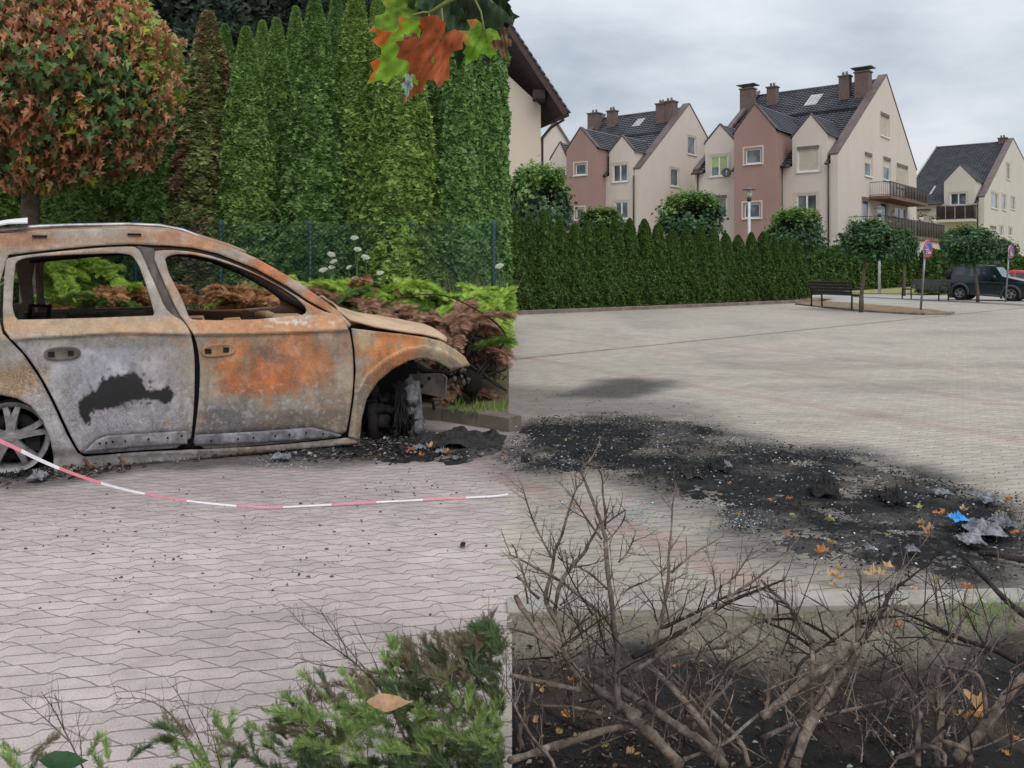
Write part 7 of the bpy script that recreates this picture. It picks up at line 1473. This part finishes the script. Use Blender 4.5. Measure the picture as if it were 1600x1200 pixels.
for segs, r0, r1, Y0, Y1, t in (
 ([(6,[(1200,720),(1060,640),(960,560),(800,470),(680,400),(600,300),(520,170),(440,60)]),(2,[(380,880),(300,830),(180,640),(100,560),(36,430)])],12,7,2.16,2.3,.12),
 ([(7,[(380,1180),(150,930),(0,790)]),(6,[(1100,700),(1000,600)])],13,12,2.1,2.16,.1),
 ([(7,[(800,1180),(600,960),(430,860),(250,740),(100,640),(0,570)]),(6,[(1000,450),(860,330),(770,260)])],13,7,2.14,2.3,.1),
 ([(7,[(780,1100),(640,860),(520,700),(400,560),(280,420),(130,290),(40,150)]),(3,[(80,980),(150,780),(215,600),(240,420),(270,250),(270,0)]),(10,[(740,1060),(750,950),(752,860),(770,770)])],10,1.5,2.2,2.5,.9),
 ([(6,[(1000,600),(980,400),(985,200)]),(2,[(990,900),(960,750),(930,450),(905,250),(880,0)]),(1,[(880,1000),(860,900),(830,800),(760,620),(700,470),(650,350),(660,300),(740,230),(820,80),(825,10)])],8.5,1.4,2.16,2.5,.9),
 ([(1,[(870,870),(880,720),(850,560),(850,400),(810,310),(790,290)])],4,1.3,2.42,2.48,1.2),
 ([(2,[(500,900),(450,720),(380,600),(300,460),(350,280),(380,150),(400,0)]),(1,[(460,960),(510,780),(560,620),(600,500),(660,440)])],6.5,2,2.25,2.5,.8),
 ([(1,[(390,1170),(290,1000),(210,830),(140,640),(100,480),(60,410)])],3.4,1.1,2.4,2.48,1.4),
 ([(2,[(400,570),(450,300),(560,150),(690,10)]),(1,[(700,1050),(800,880),(830,800)])],5.5,3,2.3,2.45,.8),
 ([(2,[(950,720),(830,590),(700,480),(560,370),(430,270),(330,220),(200,150),(90,90),(36,60),(-30,40)])],5,2,2.32,2.38,1.1),
 ([(2,[(890,360),(740,220),(620,150),(480,110),(430,60)])],3.2,1.6,2.36,2.4,1.2),
 ([(1,[(840,970),(760,870),(660,720),(580,590),(500,500),(440,440)])],3.2,1.1,2.44,2.5,1.3),
 ([(2,[(250,450),(150,360),(100,200),(50,50),(36,0),(0,-60)])],4,2,2.3,2.38,1.2),
 ([(2,[(36,250),(120,300),(150,500)])],2.4,3,2.3,2.28,1.0),
 ([(2,[(420,970),(300,840),(180,770),(36,740),(-20,720)])],6.5,4,2.2,2.25,.5),
 ([(6,[(640,470),(430,430),(200,380),(36,340),(-10,330)])],6.5,5,2.18,2.2,.3),
 ([(6,[(300,1040),(360,1000),(560,950),(800,860),(1100,800),(1180,790)])],9,8,2.1,2.14,.2),
 ([(6,[(-20,1130),(200,1060),(360,1000)])],9,9,2.08,2.1,.2),
 ([(6,[(400,1200),(370,1110),(200,930),(100,770),(36,640),(0,560)])],4.5,3,2.06,2.1,.6),
 ([(6,[(840,690),(640,640),(500,620),(230,620)])],5,3,2.15,2.2,.4),
 ([(6,[(100,1010),(60,880),(150,620),(200,430),(140,200)])],7,3,2.25,2.35,.5),
 ([(1,[(590,1190),(540,1100),(545,1000)])],1.6,.8,2.4,2.42,1.5), ([(1,[(880,830),(960,770),(1060,700)])],2.6,2,2.42,2.45,1), ([(1,[(1065,710),(1050,800),(960,920),(900,980)])],2,2.4,2.45,2.42,1), ([(1,[(1000,1190),(1080,1110),(1130,1000),(1160,900)])],3,1.6,2.35,2.4,1.3),
 ([(2,[(440,560),(600,450),(720,390)])],2,1,2.36,2.4,1.3), ([(2,[(450,520),(700,250),(830,60)])],2.4,1,2.36,2.42,1.0), ([(2,[(530,770),(680,660),(770,590)])],3.4,2.2,2.34,2.4,.8), ([(2,[(540,870),(700,740),(840,640)])],3,2,2.34,2.4,.8), ([(2,[(600,930),(750,780),(890,735)])],2.4,1.4,2.34,2.4,.9), ([(2,[(740,1130),(720,900),(690,720),(670,560)])],2.6,1.2,2.26,2.32,.8), ([(2,[(740,1090),(780,950),(810,760)])],3,1.6,2.24,2.3,.8),
 ): branch(A_, zp(*segs), r0, r1, Y0, Y1, t)
branch(A_, zp((6, [(680, 830), (500, 750), (320, 650)])), 7.5, 6, 2.22, 2.26, 0, 1); branch(A_, zp((2, [(60, 1025), (250, 1010), (400, 1000)])), 2, 3, 2.25, 2.22, .3, 1)
for k in range(42):
    x0 = tw.uniform(812, 1000); y0 = tw.uniform(955, 1195); a = tw.uniform(.35, 2.8); l = tw.uniform(50, 170)
    branch(A_, [(x0, y0), (x0+l*.5*math.cos(a)+tw.uniform(-8, 8), y0-l*.5*math.sin(a)), (max(806, x0+l*math.cos(a)), y0-l*math.sin(a))], tw.uniform(1.2, 2.8), .7, 2.15, 2.35, .9, int(tw.random() < .5))
o = A_.build('dead_shrub', [M_dead, M_dead2]); settag(o, 'bare dead shrub with upright twiggy stems at the left of the burnt bed', 'shrub', 'dead shrubs in the burnt bed')
B_ = MB()
for segs, r0, r1, Y0, Y1, t, mi in (
 ([(3,[(-60,1000),(200,860),(400,760),(560,660),(800,500),(1000,410),(1200,340)]),(4,[(60,310),(160,270)])],6.5,2,2.3,2.6,.9,1),
 ([(7,[(-60,290),(0,260),(180,140)]),(3,[(150,1000),(350,830),(520,720),(620,630),(760,520),(900,390),(1060,290),(1200,180)]),(0,[(1215,880),(1240,850),(1251,837)])],6.5,1.6,2.22,2.65,.7,0),
 ([(3,[(200,730),(400,640),(560,570),(700,490),(800,430),(1000,370),(1120,330)])],4.4,2,2.35,2.55,.9,1),
 ([(3,[(640,440),(740,340),(850,290),(930,190),(1000,80),(1050,0)]),(0,[(1180,848),(1186,836)])],3.2,1.1,2.45,2.6,1.1,0),
 ([(3,[(200,1010),(400,950),(600,920),(830,890)])],9,6,2.4,2.55,.2,0),
 ([(3,[(810,860),(950,780),(1050,700),(1200,650)]),(4,[(100,600),(220,590)])],3.8,2,2.45,2.6,.8,0),
 ([(3,[(700,310),(690,200),(650,80),(610,0)])],2.6,1.1,2.5,2.55,1.3,0), ([(3,[(290,210),(400,110),(540,0)]),(0,[(1110,850),(1140,830)])],3.8,1.1,2.42,2.55,1.0,0), ([(3,[(250,160),(100,270),(0,310),(-120,360),(-160,420)])],2.8,2,2.4,2.4,1.0,0),
 ([(3,[(700,590),(770,620),(820,700),(800,770),(700,830),(610,890)])],2,1.6,2.5,2.45,.3,1), ([(3,[(260,640),(420,520),(620,365)])],2.4,1,2.38,2.45,1.0,0), ([(3,[(270,440),(400,350),(480,380),(540,330),(625,260)])],2.4,1,2.4,2.45,1.2,0), ([(3,[(10,490),(150,465),(370,485)])],1.8,1.3,2.42,2.45,.6,0), ([(3,[(290,290),(400,230),(450,210)])],2,1,2.42,2.45,1.2,0),
 ([(7,[(1020,1180),(960,960),(780,780),(640,640),(500,500),(350,340),(180,180)])],7,2.5,2.2,2.35,.2,0), ([(7,[(940,1050),(800,920),(650,760),(450,500),(300,350),(200,260)])],5,2,2.24,2.34,.3,0),
 ([(7,[(500,830),(520,750),(640,620),(740,520),(850,400),(920,230),(1090,70),(1110,0)]),(3,[(1130,760),(1170,640)])],4.5,1.2,2.25,2.5,.7,0), ([(7,[(520,750),(600,620),(720,440),(820,290),(900,130)])],3.4,1.3,2.25,2.45,.7,0), ([(7,[(410,1120),(700,1010),(850,940),(930,850),(1100,710),(1200,640)]),(4,[(0,1100),(100,1000)])],5,3,2.12,2.3,.3,0),
 ([(7,[(400,1160),(420,900),(430,600),(470,450),(500,240),(580,60)])],3,1.4,2.15,2.35,.6,1), ([(7,[(110,830),(150,560),(170,250)])],2.8,1.6,2.12,2.25,.5,0), ([(7,[(-20,570),(150,460),(300,330),(420,220),(530,180)])],2.6,1.4,2.14,2.3,.5,1), ([(7,[(700,1180),(760,900),(800,700),(850,590),(890,430)])],2.6,1,2.12,2.3,.4,0), ([(7,[(720,230),(860,280),(960,340),(1090,370),(1200,400)])],2,1.8,2.5,2.5,.2,0)):
    branch(B_, zp(*segs), r0, r1, Y0, Y1, t, mi)
for k in range(42):
    x0 = tw.uniform(1010, 1210); y0 = tw.uniform(955, 1195); a = tw.uniform(.35, 2.8); l = tw.uniform(50, 170)
    branch(B_, [(x0, y0), (x0+l*.5*math.cos(a)+tw.uniform(-8, 8), y0-l*.5*math.sin(a)), (max(806, x0+l*math.cos(a)), y0-l*math.sin(a))], tw.uniform(1.2, 2.8), .7, 2.15, 2.35, .9, int(tw.random() < .5))
o = B_.build('dead_shrub', [M_dead, M_dead2]); settag(o, 'bare dead shrub whose long branches sweep up to the right across the kerb', 'shrub', 'dead shrubs in the burnt bed')
C_ = MB()
for segs, r0, r1, Y0, Y1, t, mi in (
 ([(9,[(-30,960),(0,940),(180,790),(330,690),(420,620)])],11,8,2.2,2.4,.1,0), ([(9,[(120,1200),(190,1000),(270,880),(350,760),(420,650)])],13,9,2.15,2.4,.1,0), ([(9,[(60,1200),(120,1040),(220,900),(300,740)])],7,5,2.2,2.4,.2,0),
 ([(4,[(830,920),(850,700),(860,550),(870,400),(870,250),(850,170)])],6.5,1.3,2.4,2.6,1.0,0), ([(4,[(860,880),(980,700),(1080,560),(1130,420),(1200,340)]),(5,[(60,310),(100,280),(200,200),(330,110)])],7.5,1.4,2.4,2.7,.9,1), ([(4,[(880,860),(960,740),(1060,650),(1150,560)]),(5,[(0,490),(120,440)])],5,1.5,2.4,2.6,.9,0),
 ([(4,[(880,690),(1000,640),(1130,620),(1200,620)]),(5,[(100,620),(300,600)])],3.6,1.3,2.45,2.55,.9,1), ([(4,[(870,510),(1000,440),(1170,390)])],3,2,2.5,2.6,1.0,1), ([(4,[(850,560),(790,430),(740,365)])],2.6,1.2,2.5,2.55,1.2,0), ([(4,[(620,850),(540,780),(400,700),(250,640),(60,640),(-40,660)])],4.2,2.2,2.42,2.55,.8,1),
 ([(4,[(420,860),(330,720),(250,600),(180,500),(80,420),(0,350),(-60,280)])],6.5,3.2,2.4,2.6,.7,0), ([(4,[(660,820),(640,650),(590,570),(500,510),(400,450),(310,400)])],3.6,1.3,2.42,2.55,.9,0), ([(4,[(400,900),(250,790),(130,730),(0,680),(-60,650)])],4.2,2.6,2.4,2.5,.7,1), ([(9,[(210,980),(200,900)]),(4,[(420,1000),(405,880),(400,820)])],6.5,6,2.3,2.4,.3,0),
 ([(9,[(-30,1060),(170,970),(330,940),(500,900),(620,870)])],6.5,2,2.25,2.45,.4,0), ([(4,[(225,520),(230,380),(220,270)])],2,.9,2.55,2.58,1.2,0), ([(4,[(400,990),(300,930),(170,850)])],3,1.4,2.38,2.45,.9,1), ([(4,[(640,1060),(850,1075),(1000,1130)])],4,1.2,2.35,2.5,.4,0), ([(4,[(850,880),(690,825)])],2.5,2,2.42,2.44,.6,0), ([(4,[(680,800),(820,690),(900,650)])],4,3,2.42,2.46,.7,1), ([(4,[(930,850),(1100,830),(1200,870)]),(5,[(60,880)])],2.6,1.4,2.45,2.55,.7,0), ([(4,[(1200,1100),(1060,960),(980,890)])],2.6,2,2.4,2.45,.6,1),
 ([(4,[(250,1190),(300,1050),(450,950),(640,820)])],4.5,3.4,2.3,2.42,.5,1), ([(9,[(60,1010),(90,880),(110,720)])],3.5,1.4,2.3,2.4,.7,1)):
    branch(C_, zp(*segs), r0, r1, Y0, Y1, t, mi)
for k in range(42):
    x0 = tw.uniform(1215, 1390); y0 = tw.uniform(955, 1195); a = tw.uniform(.35, 2.8); l = tw.uniform(50, 170)
    branch(C_, [(x0, y0), (x0+l*.5*math.cos(a)+tw.uniform(-8, 8), y0-l*.5*math.sin(a)), (max(806, x0+l*math.cos(a)), y0-l*math.sin(a))], tw.uniform(1.2, 2.8), .7, 2.15, 2.35, .9, int(tw.random() < .5))
o = C_.build('dead_shrub', [M_dead, M_dead2]); settag(o, 'bare dead shrub with two thick stems meeting in a fan of twigs', 'shrub', 'dead shrubs in the burnt bed')
D_ = MB()
for segs, r0, r1, Y0, Y1, t, mi in (
 ([(8,[(210,1180),(200,920),(240,700),(200,580),(120,430),(50,310),(0,230)]),(4,[(1170,1080),(1080,960)])],6.5,2,2.15,2.4,.4,0), ([(8,[(500,1000),(430,800),(350,620),(260,450),(190,300),(130,130),(0,20)]),(4,[(1150,800),(1060,720)])],5.5,2,2.2,2.45,.5,0),
 ([(8,[(380,1180),(410,800),(440,600),(380,380),(440,260),(500,120),(560,0)]),(5,[(550,850),(600,700),(640,550),(650,400),(665,365)])],9,1.3,2.2,2.6,.4,0), ([(8,[(720,640),(600,480),(500,300),(420,150),(330,0)]),(5,[(300,820),(200,720),(100,640)])],6.5,2.6,2.25,2.5,.4,0),
 ([(8,[(850,800),(830,500),(790,350),(720,300),(560,270),(440,250)])],6.5,3,2.2,2.3,.3,0), ([(8,[(560,1120),(650,1000),(830,830),(960,640),(1060,500),(1140,410),(1200,340)])],14,11,2.15,2.3,.08,0), ([(8,[(860,830),(960,680),(1060,540),(1150,420)])],6,5,2.12,2.25,.1,0),
 ([(8,[(700,1120),(690,1060),(640,1010),(480,960),(370,920),(200,1040),(0,1110)])],6.5,5,2.1,2.2,.2,0), ([(8,[(460,1180),(450,1040),(300,985),(200,1040)])],5,4,2.1,2.15,.2,0), ([(8,[(300,950),(450,820),(580,730),(700,620)])],4.2,3,2.12,2.2,.4,1), ([(8,[(720,1030),(900,970),(1080,870)])],3.4,2.4,2.15,2.25,.5,0), ([(8,[(940,1040),(1080,980),(1140,960)])],2.6,2,2.2,2.25,.6,0), ([(8,[(720,1060),(700,900),(640,780),(620,720)])],3.4,2,2.12,2.2,.4,1), ([(8,[(470,920),(520,760),(560,660)])],3,1.5,2.14,2.22,.6,0),
 ([(5,[(520,850),(480,650),(440,450),(390,275)])],3.2,1.1,2.4,2.5,.5,1), ([(8,[(790,330),(830,150)]),(5,[(840,1000),(840,850),(880,700),(930,620)])],4.4,1.1,2.3,2.5,.7,1), ([(5,[(840,880),(790,820),(720,720),(660,600)])],2,1,2.4,2.5,.5,1), ([(8,[(735,300),(735,130)])],2,.9,2.35,2.4,.8,1), ([(8,[(660,600),(610,420),(570,300)])],2,1,2.2,2.3,.5,0), ([(8,[(700,570),(720,420),(725,330)])],2.6,1,2.2,2.3,.6,0), ([(8,[(450,570),(560,490),(760,380)])],3,2,2.3,2.35,.4,1), ([(8,[(260,700),(320,650),(390,590)])],3,2,2.25,2.3,.4,0),
 ([(5,[(-100,500),(0,560),(200,640),(400,730),(530,800),(700,860),(900,920),(1120,1040),(1250,1110)])],3,8,2.55,2.45,.2,1), ([(5,[(60,650),(300,720),(520,810)])],2,4,2.5,2.5,.3,1), ([(5,[(1250,640),(1120,540),(1000,440),(850,280),(720,150),(590,10)])],9,3,2.5,2.9,.12,1), ([(5,[(720,160),(640,130),(550,115)])],3,1.2,2.7,2.75,.3,1), ([(5,[(0,820),(250,810),(450,850),(700,900)])],2,2.6,2.4,2.42,.3,1), ([(8,[(1060,500),(1080,380),(1110,320)])],2.4,1,2.2,2.25,.8,0), ([(8,[(0,780),(120,830),(220,930)])],2.6,3,2.2,2.2,.5,1)):
    branch(D_, zp(*segs), r0, r1, Y0, Y1, t, mi)
for k in range(42):
    x0 = tw.uniform(1395, 1590); y0 = tw.uniform(955, 1195); a = tw.uniform(.35, 2.8); l = tw.uniform(60, 190)
    branch(D_, [(x0, y0), (x0+l*.5*math.cos(a)+tw.uniform(-8, 8), y0-l*.5*math.sin(a)), (x0+l*math.cos(a), y0-l*math.sin(a))], tw.uniform(1.2, 2.8), .7, 2.15, 2.35, 0.9, int(tw.random() < .5))
o = D_.build('dead_shrub', [M_dead, M_dead2]); settag(o, 'bare dead shrub with forked stems and a thick log, furthest right', 'shrub', 'dead shrubs in the burnt bed')
crumple('charred_heap', 'black heap of burnt remains in front of the car, leaning to the kerb', 'debris', 716, 694, .32, .28, .13, Mlump, 90, 48, z=.0, sharp=1.6)
for k, (px, py, w, d, h, lab) in enumerate(((655, 702, .05, .04, .03, 'grey ash scrap under the hub of the burnt car'), (440, 716, .07, .05, .03, 'grey ash scrap under the middle of the burnt car sill'), (690, 708, .04, .03, .03, 'grey ash scrap before the black heap by the car'), (60, 748, .05, .05, .04, 'ash scrap beside the rear rim of the burnt car'))): crumple('ash_scrap', lab, 'ash', px, py, w, d, h, Mgp, 130+k, group='ash scraps by the burnt car', z=.02, sharp=2.6)
b = MB(); b.tube([G(1530, 864, .03), G(1555, 866, .035), G(1600, 876, .03)], [.012, .014, .014], 7, jit=.1); o = b.build('charred_stick', M_burntwood); settag(o, 'black charred stick on the ash near the right edge', 'stick')
# fine twigs lying over the soil
b = MB()
for k in range(150):
    x = tw.uniform(0, 2.4); y = tw.uniform(1.95, 2.95); a = tw.uniform(0, 6.28); l = tw.uniform(.04, .22); z = float(bedz(np.array([x]), np.array([y]))[0])+.008; b.tube([(max(0, x), y, z), (max(0, x+l*.5*math.cos(a)+.01), y+l*.5*math.sin(a), z+tw.uniform(.005, .04)), (max(0.01, x+l*math.cos(a)), y+l*math.sin(a), z+tw.uniform(0, .03))], [.003, .0025, .0012], 4, cap=False)
o = b.build('fallen_twigs', M_dead2); settag(o, 'thin dead twigs littering the soil of the burnt bed', 'twigs', None, 'stuff')
# ------------------------------------------------------------------ green juniper in the left foreground
b = MB(); b.add([(-3.5, 1.0, .012), (-.03, 1.0, .012), (-.03, 2.22, .012), (-3.5, 2.22, .012)], [(0, 1, 2, 3)]); o = b.build('soil', mat('bed_soil', S(92, 78, 62), .95, S(64, 54, 44), 12, bmp=.7, bscale=50)); settag(o, kind='structure')
def front_juniper(label, env, n, seed, browns, stems, twigl, root):
    r = np.random.default_rng(seed); t = thing('juniper_shrub', label, 'shrub', root, 0, 'green junipers in the foreground'); e = np.array(env, float); parts = []; x0, x1 = e[:, 0].min(), e[:, 0].max()
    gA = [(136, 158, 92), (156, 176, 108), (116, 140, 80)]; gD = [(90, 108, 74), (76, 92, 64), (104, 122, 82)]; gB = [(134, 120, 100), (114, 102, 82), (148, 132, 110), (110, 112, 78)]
    for k in range(n):
        px = x0+(x1-x0)*(r.random()**(.55 if n > 200 else 1)); top = np.interp(px, e[:, 0], e[:, 1]); u = r.random()**1.3; py = top+6+(1240-top)*u; Y = 1.95+.4*r.random(); o = np.array(P(px, py, Y)); dirn = np.array([-.55+.55*r.standard_normal(), -.2+.4*r.standard_normal(), .55+.35*r.random()]); L = .05+.07*r.random()
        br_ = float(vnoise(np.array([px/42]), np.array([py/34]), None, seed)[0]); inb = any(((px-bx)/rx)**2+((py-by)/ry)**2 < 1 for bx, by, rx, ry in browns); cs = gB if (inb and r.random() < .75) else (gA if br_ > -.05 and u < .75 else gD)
        m_ = 60; tt = np.sort(r.random(m_)); dn = dirn/np.linalg.norm(dirn); p = o+dn*(tt*L)[:, None]+np.array([0, 0, -.25*L])*(tt**2)[:, None]; sd = np.cross(dn, [0, 1, 0]); sg = r.choice([-1, 1], m_)[:, None]; fwd = dn*1.3+sd*sg*.45+.28*r.standard_normal((m_, 3)); ln = .014+.018*r.random(m_); kk = p[:, 0] < -.02; p, fwd, ln = p[kk], fwd[kk], ln[kk]; m_ = len(p)
        if m_ == 0: continue
        parts.append(scatter(tmpl_sprig(), p, fwd, np.array([0, -1, .3])+.6*r.standard_normal((m_, 3)), ln, ln*.5, palette(m_, cs, r, .16)))
    V, Q, C = merge(parts); inv = np.array(root); me = fmesh('foliage', [(V-inv, Q, C)]); link('foliage', me, t, M_jun); b = MB()
    for pts, r0, r1, tg in stems: branch(b, pts, r0, r1, 2.12, 2.2, tg)
    for k in range(n//9):
        px = x0+(x1-x0)*tw.random()**.6; py = float(np.interp(px, e[:, 0], e[:, 1]))+tw.uniform(10, 150); a = tw.uniform(1.3, 2.7); l = tw.uniform(35, 95); branch(b, [(px, py), (px+l*.5*math.cos(a)+tw.uniform(-5, 5), py-l*.5*math.sin(a)), (min(790, px+l*math.cos(a)), py-l*math.sin(a))], tw.uniform(1.4, 2.4), .7, 1.98, 2.05, 1.2)
    b.build('stem', M_dead, t)
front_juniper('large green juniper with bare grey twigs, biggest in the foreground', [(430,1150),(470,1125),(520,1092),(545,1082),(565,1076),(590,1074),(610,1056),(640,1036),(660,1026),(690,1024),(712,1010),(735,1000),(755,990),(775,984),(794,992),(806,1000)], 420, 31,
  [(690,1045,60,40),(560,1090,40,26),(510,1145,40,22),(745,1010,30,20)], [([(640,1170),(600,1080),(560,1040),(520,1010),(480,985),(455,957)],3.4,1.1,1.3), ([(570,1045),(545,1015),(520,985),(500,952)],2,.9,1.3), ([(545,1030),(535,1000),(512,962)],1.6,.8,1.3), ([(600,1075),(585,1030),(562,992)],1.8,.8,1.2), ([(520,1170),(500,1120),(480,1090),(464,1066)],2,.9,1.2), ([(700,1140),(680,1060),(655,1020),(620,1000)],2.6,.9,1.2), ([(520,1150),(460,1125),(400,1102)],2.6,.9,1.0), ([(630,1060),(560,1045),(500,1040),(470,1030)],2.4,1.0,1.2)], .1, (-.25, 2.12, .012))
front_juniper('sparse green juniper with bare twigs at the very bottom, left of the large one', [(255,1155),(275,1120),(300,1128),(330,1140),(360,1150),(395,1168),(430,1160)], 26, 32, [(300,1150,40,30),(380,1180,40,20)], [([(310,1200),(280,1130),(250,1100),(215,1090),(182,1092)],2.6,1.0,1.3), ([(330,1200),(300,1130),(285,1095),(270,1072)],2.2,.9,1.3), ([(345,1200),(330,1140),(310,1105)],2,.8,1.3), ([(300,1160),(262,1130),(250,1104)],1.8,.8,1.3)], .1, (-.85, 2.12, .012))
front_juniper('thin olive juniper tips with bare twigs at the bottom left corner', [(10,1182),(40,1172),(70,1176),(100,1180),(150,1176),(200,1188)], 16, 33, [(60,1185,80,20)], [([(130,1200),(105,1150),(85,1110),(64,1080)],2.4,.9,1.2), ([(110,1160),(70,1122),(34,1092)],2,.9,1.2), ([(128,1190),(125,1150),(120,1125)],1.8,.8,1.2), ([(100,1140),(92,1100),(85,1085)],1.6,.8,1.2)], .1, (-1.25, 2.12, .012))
def single_leaf(label, px, py, spx, c, Y, up, seed, fn_t):
    V2, T = tri2d(fn_t, [], .08); V = []; o = P(px, py, Y); L = spx/F*Y; 
    for (u, v) in V2: V.append(o+Vector((v*L+.15*u*L, .5*L*u+.25*L*abs(u), u*L*up*1.2+.03*L*math.sin(6*v+1)+.06*L*math.sin(14*v+seed)*abs(u))))
    n = fbm(V2[:, 0]*4, V2[:, 1]*4, seed=seed); cc = SA(c)*(1+.25*n)[:, None]; vein = sstep(.03, 0, np.minimum(np.abs(V2[:, 0]), np.abs(((V2[:, 1]*5) % 1)-.5-np.abs(V2[:, 0])*1.5)*.25))[:, None]; cc = cc*(1-.3*vein); o = link('fallen_leaf', mesh_np('fallen_leaf', [tuple(v) for v in V], T, 3, np.clip(cc, .003, 1), True), None, M_leaf); settag(o, label, 'leaf')
lf = [(0, 0), (.08, .08), (.19, .25), (.24, .48), (.17, .72), (.06, .9), (0, 1.06), (-.10, .86), (-.20, .68), (-.25, .45), (-.19, .22), (-.07, .08)]
single_leaf('dry tan folded leaf caught in the green juniper', 572, 1098, 68, (188, 150, 116), 1.84, .5, 4, lf); single_leaf('dark green broad leaf at the bottom left edge', 60, 1190, 74, (52, 84, 48), 1.9, .55, 5, lf)
